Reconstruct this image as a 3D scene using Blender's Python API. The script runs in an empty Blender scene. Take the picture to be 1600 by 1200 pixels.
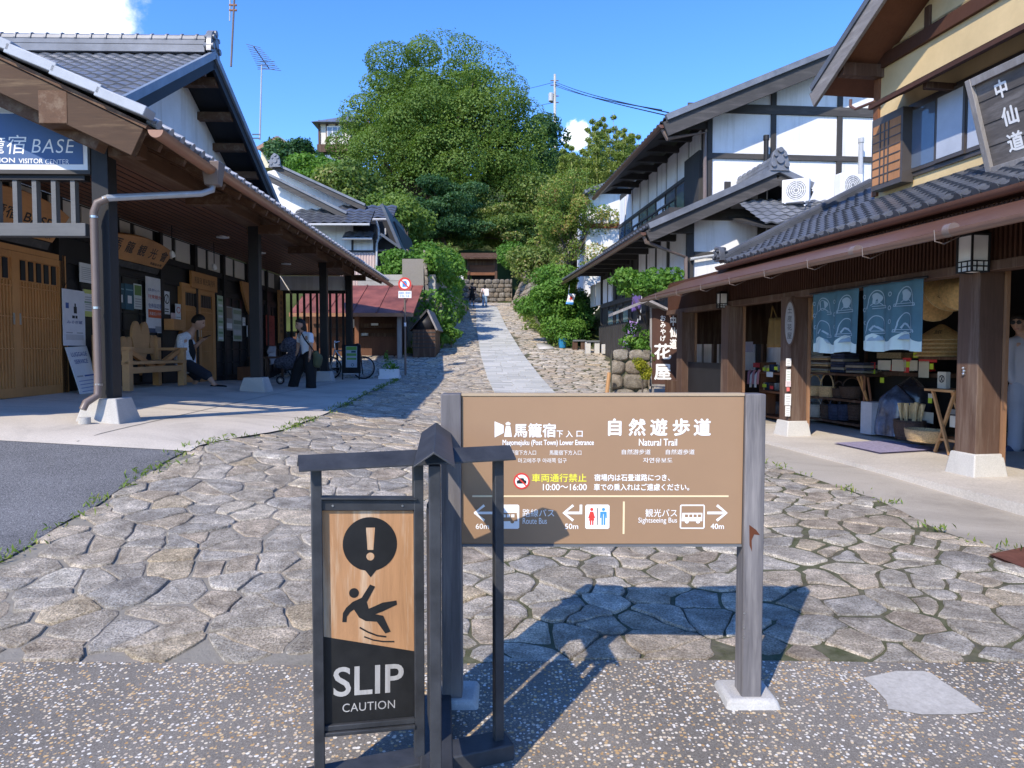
import bpy, bmesh, math, random
from mathutils import Vector, Matrix, noise
import numpy as np
R = math.radians
rnd = random.Random(7)
S = bpy.context.scene
COL = S.collection
# ---------------------------------------------------------------- camera
F = 1109.0; H0 = 1.55; PITCH = math.atan(50 / F)
cd = bpy.data.cameras.new('camera'); cd.sensor_width = 36; cd.lens = 36 * F / 1600; cd.clip_end = 2000; cd.clip_start = .05
cam = bpy.data.objects.new('camera', cd); COL.objects.link(cam)
cam.location = (0, 0, H0); cam.rotation_euler = (R(90) - PITCH, 0, 0); S.camera = cam
# ---------------------------------------------------------------- sky, sun, exposure
SUNV = Vector((-.73, -1.26, 1.22)).normalized()
w = bpy.data.worlds.new("World"); S.world = w; w.use_nodes = True
nt = w.node_tree; N = nt.nodes; LK = nt.links
bg = N['Background']; bg.inputs[1].default_value = .15
sk = N.new('ShaderNodeTexSky'); sk.sky_type = 'NISHITA'; sk.sun_disc = False
sk.sun_elevation = math.asin(SUNV.z); sk.sun_rotation = math.atan2(SUNV.x, SUNV.y)
sk.air_density = 1.0; sk.dust_density = .15; sk.ozone_density = 4.0; sk.altitude = 900
tc = N.new('ShaderNodeTexCoord')
hs = N.new('ShaderNodeHueSaturation'); hs.inputs['Saturation'].default_value = 1.24; hs.inputs['Hue'].default_value = .512; hs.inputs['Value'].default_value = 1.72
LK.new(sk.outputs[0], hs.inputs['Color'])
# a cumulus bank high on the left and a small one low in the middle, by direction
def cloud(direction, size, seed, dens, prev):
    d = Vector(direction).normalized()
    sub = N.new('ShaderNodeVectorMath'); sub.operation = 'DISTANCE'; sub.inputs[1].default_value = d
    LK.new(tc.outputs['Generated'], sub.inputs[0])
    nz = N.new('ShaderNodeTexNoise'); nz.inputs['Scale'].default_value = 2.6 / size; nz.inputs['Detail'].default_value = 9; nz.inputs['Roughness'].default_value = .62
    off = N.new('ShaderNodeVectorMath'); off.operation = 'ADD'; off.inputs[1].default_value = (seed, seed * .7, 0)
    LK.new(tc.outputs['Generated'], off.inputs[0]); LK.new(off.outputs[0], nz.inputs['Vector'])
    m1 = N.new('ShaderNodeMath'); m1.operation = 'MULTIPLY_ADD'; m1.inputs[1].default_value = -1.0 / size; m1.inputs[2].default_value = dens
    LK.new(sub.outputs['Value'], m1.inputs[0])
    m2 = N.new('ShaderNodeMath'); m2.operation = 'ADD'; LK.new(m1.outputs[0], m2.inputs[0]); LK.new(nz.outputs[0], m2.inputs[1])
    mr = N.new('ShaderNodeMapRange'); mr.interpolation_type = 'SMOOTHSTEP'; mr.inputs[1].default_value = .5; mr.inputs[2].default_value = .85; LK.new(m2.outputs[0], mr.inputs[0])
    mx = N.new('ShaderNodeMix'); mx.data_type = 'RGBA'; mx.inputs[7].default_value = (7.6, 8.0, 8.6, 1)
    LK.new(mr.outputs[0], mx.inputs[0]); LK.new(prev, mx.inputs[6])
    return mx.outputs[2]
def pdir(x, y):
    u, v = (x - 800) / F, (600 - y) / F
    c, s = math.cos(PITCH), math.sin(PITCH)
    return Vector((u, c + v * s, v * c - s))
c1 = cloud(pdir(0, 8), .16, 3.1, .90, hs.outputs[0])
c2 = cloud(pdir(902, 212), .026, 1.3, .86, c1)
LK.new(c2, bg.inputs[0])
sl = bpy.data.lights.new('sun', 'SUN'); sl.energy = 3.95; sl.angle = R(.53); sl.color = (1, .905, .77)
so = bpy.data.objects.new('sun', sl); COL.objects.link(so); so.rotation_euler = SUNV.to_track_quat('Z', 'Y').to_euler(); so.location = (-20, -30, 40)
S.view_settings.view_transform = 'Standard'; S.view_settings.look = 'None'; S.view_settings.exposure = 0.47; S.view_settings.gamma = 1
S.cycles.max_bounces = 8; S.cycles.transparent_max_bounces = 12

# ---------------------------------------------------------------- helpers
def at(x, y, Y):
    """world point on the sight line of photo pixel (x, y) at distance Y"""
    d = pdir(x, y); return Vector((d.x / d.y * Y, Y, H0 + d.z / d.y * Y))
def lerp(a, b, t): return a + (b - a) * t
def prof(pts, y):
    if y <= pts[0][0]: return pts[0][1]
    for (a, za), (b, zb) in zip(pts, pts[1:]):
        if y <= b: return za + (zb - za) * (y - a) / (b - a)
    return pts[-1][1]
def frame(ox, oy, vx, vy, oz=0):
    v = Vector((vx, vy, 0)).normalized(); u = Vector((v.y, -v.x, 0))
    return Matrix(((u.x, v.x, 0, ox), (u.y, v.y, 0, oy), (0, 0, 1, oz), (0, 0, 0, 1)))
I4 = Matrix.Identity(4)
def tag(o, label=None, cat=None, group=None, kind=None):
    if label: o['label'] = label
    if cat: o['category'] = cat
    if group: o['group'] = group
    if kind: o['kind'] = kind
    return o
def thing(name, label, cat, loc=(0, 0, 0), group=None):
    o = bpy.data.objects.new(name, None); COL.objects.link(o); o.location = loc; o.empty_display_size = .2
    return tag(o, label, cat, group)
def adopt(o, parent):
    o.parent = parent
    par = parent; M = Matrix.Translation(par.location) if par.type == 'EMPTY' else I4
    o.matrix_parent_inverse = M.inverted() if par.type == 'EMPTY' else I4
def copy_tree(o, parent=None):
    c = o.copy(); COL.objects.link(c)
    if parent: c.parent = parent
    for ch in list(o.children): copy_tree(ch, c)
    return c
_tc = {}
def text_mesh(body, offset=0., spacing=1., shear=0.):
    k = (body, offset, spacing, shear)
    if k in _tc: return _tc[k]
    t = bpy.data.curves.new('lettering', 'FONT'); t.body = body; t.size = 1; t.offset = offset; t.space_character = spacing; t.resolution_u = 4; t.shear = shear
    o = bpy.data.objects.new('lettering', t); COL.objects.link(o)
    bpy.context.view_layer.update()
    dg = bpy.context.evaluated_depsgraph_get()
    me = bpy.data.meshes.new_from_object(o.evaluated_get(dg))
    vs = [v.co.copy() for v in me.vertices]; fs = [tuple(p.vertices) for p in me.polygons]
    bpy.data.objects.remove(o); bpy.data.meshes.remove(me); bpy.data.curves.remove(t)
    if vs:
        x0 = min(v.x for v in vs); x1 = max(v.x for v in vs); y0 = min(v.y for v in vs); y1 = max(v.y for v in vs)
    else: x0 = y0 = 0; x1 = y1 = 1
    _tc[k] = (vs, fs, x0, x1, y0, y1); return _tc[k]
class MB:
    def __init__(s, M=I4): s.v = []; s.f = []; s.mi = []; s.M = M; s.cur = 0; s.col = None
    def add(s, vs, fs, M=None, mi=None):
        b = len(s.v); T = s.M if M is None else s.M @ M
        s.v += [T @ Vector(v) for v in vs]; s.f += [tuple(i + b for i in f) for f in fs]; s.mi += [s.cur if mi is None else mi] * len(fs)
        return s
    def box(s, x0, x1, y0, y1, z0, z1, M=None):
        if x0 > x1: x0, x1 = x1, x0
        if y0 > y1: y0, y1 = y1, y0
        if z0 > z1: z0, z1 = z1, z0
        return s.add([(x0, y0, z0), (x1, y0, z0), (x1, y1, z0), (x0, y1, z0), (x0, y0, z1), (x1, y0, z1), (x1, y1, z1), (x0, y1, z1)],
                     [(0, 3, 2, 1), (4, 5, 6, 7), (0, 1, 5, 4), (1, 2, 6, 5), (2, 3, 7, 6), (3, 0, 4, 7)], M)
    def frustum(s, x0, x1, y0, y1, z0, z1, ins, M=None):
        i = ins
        return s.add([(x0, y0, z0), (x1, y0, z0), (x1, y1, z0), (x0, y1, z0), (x0 + i, y0 + i, z1), (x1 - i, y0 + i, z1), (x1 - i, y1 - i, z1), (x0 + i, y1 - i, z1)],
                     [(0, 3, 2, 1), (4, 5, 6, 7), (0, 1, 5, 4), (1, 2, 6, 5), (2, 3, 7, 6), (3, 0, 4, 7)], M)
    def beam(s, a, b, w, h, up=(0, 0, 1)):
        a, b = Vector(a), Vector(b); d = (b - a).normalized(); up = Vector(up)
        sd = d.cross(up)
        if sd.length < 1e-4: sd = d.cross(Vector((1, 0, 0)))
        sd.normalize(); u = sd.cross(d)
        vs = []
        for p in (a, b):
            for i, j in ((-1, -1), (1, -1), (1, 1), (-1, 1)): vs.append(p + sd * (i * w / 2) + u * (j * h / 2))
        return s.add(vs, [(0, 1, 2, 3), (7, 6, 5, 4), (0, 4, 5, 1), (1, 5, 6, 2), (2, 6, 7, 3), (3, 7, 4, 0)])
    def tube(s, pts, r, n=8, cap=True):
        pts = [Vector(p) for p in pts]; rs = r if isinstance(r, (list, tuple)) else [r] * len(pts)
        vs = []; fs = []; ref = None
        for i, p in enumerate(pts):
            d = (pts[min(i + 1, len(pts) - 1)] - pts[max(i - 1, 0)]).normalized()
            if ref is None:
                ref = d.cross(Vector((0, 0, 1)))
                if ref.length < .05: ref = d.cross(Vector((1, 0, 0)))
            sd = (ref - d * ref.dot(d)).normalized(); ref = sd; u = d.cross(sd)
            for k in range(n):
                a = 2 * math.pi * k / n; vs.append(p + (sd * math.cos(a) + u * math.sin(a)) * rs[i])
        for i in range(len(pts) - 1):
            for k in range(n):
                k2 = (k + 1) % n; fs.append((i * n + k, i * n + k2, (i + 1) * n + k2, (i + 1) * n + k))
        if cap: fs.append(tuple(range(n - 1, -1, -1))); fs.append(tuple(range((len(pts) - 1) * n, len(pts) * n)))
        return s.add(vs, fs)
    def lathe(s, prf, n=20, M=None, sx=1, sy=1):
        vs = []; fs = []
        for r, z in prf:
            for k in range(n):
                a = 2 * math.pi * k / n; vs.append((r * sx * math.cos(a), r * sy * math.sin(a), z))
        for i in range(len(prf) - 1):
            for k in range(n):
                k2 = (k + 1) % n; fs.append((i * n + k, i * n + k2, (i + 1) * n + k2, (i + 1) * n + k))
        fs.append(tuple(range(n - 1, -1, -1))); fs.append(tuple(range((len(prf) - 1) * n, len(prf) * n)))
        return s.add(vs, fs, M)
    def prism(s, poly, h0, h1, M=None):
        """polygon in local XY extruded from z=h0 to h1"""
        n = len(poly)
        vs = [(p[0], p[1], h0) for p in poly] + [(p[0], p[1], h1) for p in poly]
        fs = [tuple(range(n - 1, -1, -1)), tuple(range(n, 2 * n))] + [(i, (i + 1) % n, n + (i + 1) % n, n + i) for i in range(n)]
        return s.add(vs, fs, M)
    def poly(s, pts, M=None): return s.add(pts, [tuple(range(len(pts)))], M)
    def grid(s, fn, nu, nv, M=None):
        vs = [fn(i / nu, j / nv) for j in range(nv + 1) for i in range(nu + 1)]
        fs = [(j * (nu + 1) + i, j * (nu + 1) + i + 1, (j + 1) * (nu + 1) + i + 1, (j + 1) * (nu + 1) + i) for j in range(nv) for i in range(nu)]
        return s.add(vs, fs, M)
    def text(s, body, M, cx, cy, wd, ht, offset=0., spacing=1., z=0., shear=0.):
        """flat letters fitted to a box wd x ht centred at (cx, cy) in the local plane M; ht None keeps proportions"""
        vs, fs, x0, x1, y0, y1 = text_mesh(body, offset, spacing, shear)
        kx = wd / max(x1 - x0, 1e-4); ky = kx if ht is None else ht / max(y1 - y0, 1e-4)
        mx, my = (x0 + x1) / 2, (y0 + y1) / 2
        return s.add([((v.x - mx) * kx + cx, (v.y - my) * ky + cy, z) for v in vs], fs, M)
    def bold(s, body, cx, cy, wd, ht, w=.02, z=0., spacing=1.):
        """heavier letters: the same outline laid down a few times a hair apart"""
        for k, (dx, dy) in enumerate(((-w, 0), (w, 0), (0, -w), (0, w))):
            s.text(body, None, cx + dx * (ht or wd), cy + dy * (ht or wd), wd - 2 * w * (ht or 0), None if ht is None else ht * (1 - 2 * w), 0., spacing, z + k * 3e-5)
        return s
    def build(s, name, mat, parent=None, smooth=35, bevel=0, solid=0, tagd=None):
        me = bpy.data.meshes.new(name); me.from_pydata([tuple(v) for v in s.v], [], s.f); me.validate()
        mats = mat if isinstance(mat, (list, tuple)) else [mat]
        for m in mats: me.materials.append(m)
        if len(mats) > 1 and len(me.polygons) == len(s.mi): me.polygons.foreach_set('material_index', s.mi)
        if smooth:
            me.polygons.foreach_set('use_smooth', [True] * len(me.polygons)); me.set_sharp_from_angle(angle=R(smooth))
        me.update()
        o = bpy.data.objects.new(name, me); COL.objects.link(o)
        if parent: adopt(o, parent)
        if solid:
            m = o.modifiers.new('thickness', 'SOLIDIFY'); m.thickness = solid; m.offset = 0
        if bevel:
            m = o.modifiers.new('bevel', 'BEVEL'); m.width = bevel; m.segments = 2; m.limit_method = 'ANGLE'; m.angle_limit = R(40)
        return o
def plane(o, ax, ay):
    """matrix of a plane: origin o, local x along ax, local y along ay, z the outward normal"""
    ax = Vector(ax).normalized(); ay = Vector(ay); ay = (ay - ax * ay.dot(ax)).normalized(); az = ax.cross(ay)
    o = Vector(o)
    return Matrix(((ax.x, ay.x, az.x, o.x), (ax.y, ay.y, az.y, o.y), (ax.z, ay.z, az.z, o.z), (0, 0, 0, 1)))
def circ(cx, cy, r, n=28, a0=0, a1=360, ry=None):
    full = abs(a1 - a0) >= 360
    k = n if full else n + 1
    return [(cx + r * math.cos(R(a0 + (a1 - a0) * i / n)), cy + (ry or r) * math.sin(R(a0 + (a1 - a0) * i / n))) for i in range(k)]
def stroke(pts, wd):
    """ribbon polygon along a polyline"""
    pts = [Vector((p[0], p[1], 0)) for p in pts]; l = []; r = []
    for i, p in enumerate(pts):
        d = (pts[min(i + 1, len(pts) - 1)] - pts[max(i - 1, 0)]).normalized(); n = Vector((-d.y, d.x, 0)) * wd / 2
        l.append((p + n)[:2]); r.append((p - n)[:2])
    return l + r[::-1]

# ---------------------------------------------------------------- materials
def newmat(name, rough=.7, spec=.3, metal=0):
    m = bpy.data.materials.new(name); m.use_nodes = True; p = m.node_tree.nodes['Principled BSDF']
    p.inputs['Roughness'].default_value = rough; p.inputs['Specular IOR Level'].default_value = spec; p.inputs['Metallic'].default_value = metal
    return m, m.node_tree.nodes, m.node_tree.links, p
def coords(n, l, scale=(1, 1, 1), rot=(0, 0, 0)):
    t = n.new('ShaderNodeTexCoord'); mp = n.new('ShaderNodeMapping'); mp.inputs['Scale'].default_value = scale; mp.inputs['Rotation'].default_value = rot
    l.new(t.outputs['Object'], mp.inputs[0]); return mp.outputs[0]
def noise_n(n, l, vec, scale, detail=5, rough=.6, dist=0):
    t = n.new('ShaderNodeTexNoise'); t.inputs['Scale'].default_value = scale; t.inputs['Detail'].default_value = detail; t.inputs['Roughness'].default_value = rough; t.inputs['Distortion'].default_value = dist
    if vec is not None: l.new(vec, t.inputs['Vector'])
    return t.outputs[0]
def ramp(n, l, fac, stops):
    r = n.new('ShaderNodeValToRGB'); e = r.color_ramp.elements
    while len(e) < len(stops): e.new(.5)
    for k, (p, c) in zip(e, stops): k.position = p; k.color = (*c, 1)
    l.new(fac, r.inputs[0]); return r.outputs[0]
def mixc(n, l, fac, a, b, mode='MIX'):
    m = n.new('ShaderNodeMix'); m.data_type = 'RGBA'; m.blend_type = mode
    for s, i in ((fac, 0), (a, 6), (b, 7)):
        if isinstance(s, bpy.types.NodeSocket): l.new(s, m.inputs[i])
        elif i == 0: m.inputs[0].default_value = s
        else: m.inputs[i].default_value = (*s, 1)
    return m.outputs[2]
def bump(n, l, p, h, strength, dist=.01):
    b = n.new('ShaderNodeBump'); b.inputs['Strength'].default_value = strength; b.inputs['Distance'].default_value = dist
    l.new(h, b.inputs['Height']); l.new(b.outputs[0], p.inputs['Normal'])
def sc(c, k): return tuple(min(1, x * k) for x in c)
def plain(name, c, rough=.6, var=.18, scale=3, spec=.3, metal=0, bmp=0, bscale=60):
    m, n, l, p = newmat(name, rough, spec, metal); v = coords(n, l)
    f = noise_n(n, l, v, scale, 6, .65)
    l.new(ramp(n, l, f, [(.3, sc(c, 1 - var)), (.7, sc(c, 1 + var))]), p.inputs['Base Color'])
    if bmp: bump(n, l, p, noise_n(n, l, v, bscale, 4), bmp)
    return m
def wood(name, c, axis='z', k=1., rough=.65, var=.45, worn=None, bmp=.25):
    """grain stretched along one axis, with a few broad weathered patches"""
    m, n, l, p = newmat(name, rough, .25)
    s = {'x': (1.2, 16, 16), 'y': (16, 1.2, 16), 'z': (16, 16, 1.2)}[axis]
    v = coords(n, l, tuple(a * k for a in s)); v0 = coords(n, l)
    g = noise_n(n, l, v, 1.6, 8, .7, 1.2); b = noise_n(n, l, v0, 1.3, 5, .6)
    col = ramp(n, l, g, [(.25, sc(c, 1 - var)), (.5, c), (.75, sc(c, 1 + var * .7))])
    col = mixc(n, l, .5, col, ramp(n, l, b, [(.3, sc(c, .65)), (.7, sc(c, 1.35))]))
    if worn:
        f = noise_n(n, l, v, .5, 6, .7); fr = ramp(n, l, f, [(.5, (0, 0, 0)), (.68, (1, 1, 1))])
        col = mixc(n, l, fr, col, worn)
    l.new(col, p.inputs['Base Color']); bump(n, l, p, g, bmp, .006)
    return m
def metalmat(name, c, rough=.4, spec=.5, var=.12, metal=0.):
    return plain(name, c, rough, var, 4, spec, metal, .05, 30)
M = {}
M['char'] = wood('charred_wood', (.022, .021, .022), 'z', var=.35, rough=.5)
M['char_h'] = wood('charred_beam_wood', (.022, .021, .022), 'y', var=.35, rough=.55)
M['brown'] = wood('brown_stained_wood', (.115, .06, .033), 'y', var=.5, worn=(.19, .13, .085))
M['ceil'] = wood('red_brown_ceiling_board', (.17, .075, .042), 'y', var=.3, rough=.5)
M['cedar'] = wood('orange_cedar', (.50, .24, .085), 'z', var=.28, rough=.5)
M['cedar_h'] = wood('orange_cedar_plank', (.48, .23, .085), 'y', var=.28, rough=.5)
M['pine'] = wood('pale_pine', (.50, .275, .12), 'y', var=.25, rough=.5)
M['shopwood'] = wood('dark_shop_wood', (.085, .045, .028), 'z', var=.5, worn=(.17, .115, .08))
M['pillarwood'] = wood('weathered_pillar_wood', (.10, .058, .04), 'z', var=.5, worn=(.17, .12, .09))
M['shopslat'] = wood('red_brown_slat_wood', (.075, .033, .02), 'z', var=.4)
M['greywood'] = wood('grey_weathered_wood', (.26, .24, .225), 'z', var=.35, worn=(.36, .34, .33))
M['greywood_h'] = wood('grey_weathered_rail', (.135, .14, .145), 'x', var=.3)
M['darkgrey'] = wood('dark_grey_timber', (.05, .047, .045), 'z', var=.4)
M['darkgrey_h'] = wood('dark_grey_beam', (.062, .058, .055), 'x', var=.4, worn=(.11, .10, .095))
M['redboard'] = wood('reddish_old_board', (.20, .085, .042), 'z', var=.5)
def plaster_mat():
    m, n, l, p = newmat('white_plaster', .92, .08); v0 = coords(n, l); vs = coords(n, l, (3.5, 3.5, .22)); a = noise_n(n, l, vs, 1.6, 6, .7); c = noise_n(n, l, v0, 1.1, 6, .65)
    col = mixc(n, l, 1, ramp(n, l, c, [(.3, (.72, .715, .70)), (.6, (.82, .82, .82))]), ramp(n, l, a, [(.28, (.80, .785, .76)), (.5, (1, 1, 1))]), 'MULTIPLY'); l.new(col, p.inputs['Base Color']); bump(n, l, p, noise_n(n, l, v0, 40, 4), .08); return m
M['plaster'] = plaster_mat()
M['cream'] = plain('cream_panel', (.66, .62, .55), .9, .06, 1.5, .1)
M['ochre'] = plain('ochre_plaster', (.64, .485, .26), .9, .16, 1.0, .1, 0, .1, 50)
M['tile'] = plain('silver_grey_roof_tile', (.155, .165, .185), .36, .3, 2.2, .5, 0, .08, 20)
M['tiledark'] = plain('dark_roof_tile', (.075, .08, .092), .34, .3, 2.4, .5, 0, .08, 20)
M['tileend'] = plain('pale_tile_end', (.36, .37, .39), .4, .2, 6, .5)
M['verge'] = metalmat('pale_verge_tile', (.36, .38, .41), .4)
M['gutter'] = metalmat('copper_brown_gutter', (.30, .15, .085), .4)
M['gutterb'] = metalmat('dark_brown_gutter', (.13, .065, .045), .35)
M['gutterp'] = metalmat('pinkish_brown_gutter', (.175, .10, .075), .38)
M['pipe'] = metalmat('taupe_downpipe', (.165, .125, .108), .4)
M['pipeg'] = metalmat('grey_pipe', (.42, .43, .44), .35)
M['steel'] = metalmat('steel', (.5, .5, .5), .3, .5, .1, .9)
M['black'] = plain('black_paint', (.018, .018, .02), .5, .2)
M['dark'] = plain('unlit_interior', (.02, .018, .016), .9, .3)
M['white'] = plain('white_paint', (.80, .80, .80), .55, .04)
M['paper'] = plain('paper', (.74, .74, .72), .8, .05, 8)
M['glass'] = metalmat('window_glass', (.20, .24, .28), .06, .8, .1)
M['ground'] = None
def flat(name, c, rough=.6): return plain(name, c, rough, .06, 6)
# ================================================================ the setting
PL = [(-20, -1), (0, 0), (3, .15), (6.6, .66), (20, .80), (24, 1.32), (27, 1.72), (51, 4.75), (60, 5.9), (90, 9)]
PC = [(-20, -1), (0, 0), (3.1, .156), (8, .27), (17.3, .58), (20, .84), (26, 1.57), (51, 4.75), (60, 5.9), (90, 9)]
PR = [(-20, -1), (0, 0), (3.1, .156), (7.4, .28), (11.1, .30), (15, .42), (17.5, .60), (20, .84), (26, 1.6), (51, 4.75), (60, 5.9), (90, 9)]
XC = [(10, .75), (17, .3), (25, -.35), (35.5, -1.03), (51, -1.83), (56, -3.2), (60, -6)]
def zg(x, y):
    c = prof(PC, y)
    if x < .8:
        t = min(1, max(0, (.8 - x) / 3.6)); z = lerp(c, prof(PL, y), t)
        if x < -2.8:
            k = .26 * min(1, max(0, (y - 4) / 3)) * min(1, max(0, (20 - y) / 8)); z += k * min(1, (-2.8 - x) / 3.7)
        return z
    t = min(1, (x - .8) / 2.2); return lerp(c, prof(PR, y), t)
def gp(px, py):
    """where the sight line of a photo pixel meets the ground"""
    d = pdir(px, py); y = 1.0
    while y < 90:
        p = Vector((d.x / d.y * y, y, H0 + d.z / d.y * y))
        if p.z < zg(p.x, p.y): return p
        y += .02
    return p
def sheet(name, edge_fn, ys, nx, dz, mat, kind='structure'):
    """a surface draped on the ground between two edges x0(y), x1(y)"""
    b = MB(); vs = []; fs = []
    for y in ys:
        x0, x1 = edge_fn(y)
        for i in range(nx + 1):
            x = lerp(x0, x1, i / nx); vs.append((x, y, zg(x, y) + dz))
    k = nx + 1
    for j in range(len(ys) - 1):
        for i in range(nx): fs.append((j * k + i, j * k + i + 1, (j + 1) * k + i + 1, (j + 1) * k + i))
    b.add(vs, fs); return tag(b.build(name, mat, smooth=180), kind=kind)
def ar(a, b, s): return [a + (b - a) * i / max(1, int((b - a) / s)) for i in range(int((b - a) / s) + 1)]
# --- ground materials
def ground_mat():
    m, n, l, p = newmat('mossy_earth', .95, .1); v = coords(n, l)
    f = noise_n(n, l, v, 2.2, 8, .7); g = noise_n(n, l, v, 14, 6, .7)
    c = ramp(n, l, f, [(.35, (.11, .095, .07)), (.5, (.085, .10, .028)), (.62, (.06, .095, .014))])
    c = mixc(n, l, .6, c, ramp(n, l, g, [(.3, (.05, .045, .035)), (.7, (.20, .18, .14))]))
    sx = n.new('ShaderNodeSeparateXYZ'); l.new(v, sx.inputs[0]); ad = n.new('ShaderNodeMath'); ad.operation = 'MULTIPLY_ADD'; ad.inputs[1].default_value = 2.5; l.new(f, ad.inputs[0]); l.new(sx.outputs[0], ad.inputs[2])
    c = mixc(n, l, ramp(n, l, ad.outputs[0], [(.2, (.75, .75, .75)), (1, (0, 0, 0))]), c, (.30, .27, .23))
    l.new(c, p.inputs['Base Color']); bump(n, l, p, g, .6, .02); return m
def stone_mat(name, base=1., sc_=1.):
    """per stone hue from a stored random value, speckled granite grain on top"""
    m, n, l, p = newmat(name, .88, .2); v = coords(n, l, (sc_,) * 3)
    a = n.new('ShaderNodeAttribute'); a.attribute_name = 'pick'
    hue = ramp(n, l, a.outputs['Fac'], [(0, (.42, .365, .30)), (.22, (.52, .465, .385)), (.42, (.38, .37, .35)), (.58, (.52, .49, .44)), (.74, (.37, .34, .29)), (.9, (.60, .575, .52)), (1, (.50, .42, .30))])
    g = noise_n(n, l, v, 95, 5, .75); b = noise_n(n, l, v, 7, 6, .7); c = noise_n(n, l, v, 2.1, 4, .6)
    col = mixc(n, l, .8, hue, ramp(n, l, g, [(.36, (.16, .13, .11)), (.5, (.62, .58, .52)), (.62, (1, 1, 1))]), 'MULTIPLY')
    col = mixc(n, l, 1, col, ramp(n, l, b, [(.3, (.85, .80, .74)), (.5, (1.5, 1.46, 1.38)), (.7, (2.5, 2.42, 2.3))]), 'MULTIPLY')
    col = mixc(n, l, ramp(n, l, c, [(.56, (0, 0, 0)), (.72, (.55, .55, .55))]), col, (.18, .15, .12))
    if base != 1: col = mixc(n, l, 1, col, (base,) * 3, 'MULTIPLY')
    l.new(col, p.inputs['Base Color'])
    h = n.new('ShaderNodeMath'); h.operation = 'MULTIPLY_ADD'; h.inputs[1].default_value = 2.2; l.new(b, h.inputs[0]); l.new(g, h.inputs[2])
    bump(n, l, p, h.outputs[0], 1.0, .02); return m
def asphalt_mat():
    m, n, l, p = newmat('asphalt', .95, .06); v = coords(n, l)
    g = noise_n(n, l, v, 120, 3, .8); b = noise_n(n, l, v, .8, 6, .6)
    c = ramp(n, l, g, [(.35, (.07, .07, .072)), (.5, (.15, .15, .152)), (.66, (.36, .355, .35))])
    c = mixc(n, l, 1, c, ramp(n, l, b, [(.3, (.78, .78, .78)), (.7, (1.2, 1.2, 1.2))]), 'MULTIPLY')
    l.new(c, p.inputs['Base Color']); bump(n, l, p, g, .8, .008); return m
def concrete_mat(name, c, grain=40, stain=1.):
    m, n, l, p = newmat(name, .95, .06); v = coords(n, l)
    g = noise_n(n, l, v, grain * 2, 5, .75); b = noise_n(n, l, v, .7, 7, .65, .6)
    col = ramp(n, l, b, [(.32, sc(c, 1 - .38 * stain)), (.5, c), (.68, sc(c, 1.12))])
    col = mixc(n, l, .7, col, ramp(n, l, g, [(.3, (.70, .69, .67)), (.7, (1.2, 1.2, 1.2))]), 'MULTIPLY')
    l.new(col, p.inputs['Base Color']); bump(n, l, p, g, .3, .006); return m
def pebble_mat():
    m, n, l, p = newmat('exposed_pebble_concrete', .9, .08); v = coords(n, l)
    dst = noise_n(n, l, v, 30, 3, .6)
    vm = n.new('ShaderNodeVectorMath'); vm.operation = 'MULTIPLY_ADD'; vm.inputs[1].default_value = (.012,) * 3
    cmb = n.new('ShaderNodeCombineXYZ'); l.new(dst, cmb.inputs[0]); l.new(dst, cmb.inputs[1]); l.new(cmb.outputs[0], vm.inputs[0]); l.new(v, vm.inputs[2])
    vo = n.new('ShaderNodeTexVoronoi'); vo.voronoi_dimensions = '2D'; vo.inputs['Scale'].default_value = 62; l.new(vm.outputs[0], vo.inputs['Vector'])
    sep = n.new('ShaderNodeSeparateColor'); l.new(vo.outputs['Color'], sep.inputs[0])
    cl = noise_n(n, l, v, 4.5, 5, .65)
    th = n.new('ShaderNodeMath'); th.operation = 'MULTIPLY_ADD'; th.inputs[1].default_value = 1.5; th.inputs[2].default_value = -.20; l.new(cl, th.inputs[0])
    lt = n.new('ShaderNodeMath'); lt.operation = 'LESS_THAN'; l.new(sep.outputs[0], lt.inputs[0]); l.new(th.outputs[0], lt.inputs[1])
    rad = n.new('ShaderNodeMath'); rad.operation = 'MULTIPLY_ADD'; rad.inputs[1].default_value = .30; rad.inputs[2].default_value = .17; l.new(sep.outputs[1], rad.inputs[0])
    ld = n.new('ShaderNodeMath'); ld.operation = 'LESS_THAN'; l.new(vo.outputs['Distance'], ld.inputs[0]); l.new(rad.outputs[0], ld.inputs[1])
    mk = n.new('ShaderNodeMath'); mk.operation = 'MULTIPLY'; l.new(lt.outputs[0], mk.inputs[0]); l.new(ld.outputs[0], mk.inputs[1])
    peb = ramp(n, l, sep.outputs[2], [(0, (.46, .27, .11)), (.3, (.60, .42, .22)), (.55, (.72, .62, .45)), (.75, (.78, .75, .68)), (1, (.50, .36, .22))])
    g = noise_n(n, l, v, 150, 3, .8); b2 = noise_n(n, l, v, 1.1, 5, .6)
    base = ramp(n, l, g, [(.35, (.135, .12, .10)), (.6, (.24, .215, .18)), (.72, (.38, .355, .32))])
    base = mixc(n, l, 1, base, ramp(n, l, b2, [(.3, (.75, .75, .75)), (.7, (1.25, 1.25, 1.25))]), 'MULTIPLY')
    l.new(mixc(n, l, mk.outputs[0], base, peb), p.inputs['Base Color'])
    hh = n.new('ShaderNodeMath'); hh.operation = 'ADD'; l.new(mk.outputs[0], hh.inputs[0]); l.new(g, hh.inputs[1])
    bump(n, l, p, hh.outputs[0], .5, .006); return m
M['ground'] = ground_mat(); M['stone'] = stone_mat('granite_flagstone'); M['wallstone'] = stone_mat('dark_wall_stone', .55); M['asphalt'] = asphalt_mat(); M['pebble'] = pebble_mat()
M['apron'] = concrete_mat('pale_apron_concrete', (.60, .54, .455), 40, .75); M['fore'] = concrete_mat('grey_forecourt_concrete', (.43, .385, .32), 70, .9)
M['shopfloor'] = concrete_mat('smooth_shop_floor_concrete', (.55, .50, .43), 30, .4)
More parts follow.
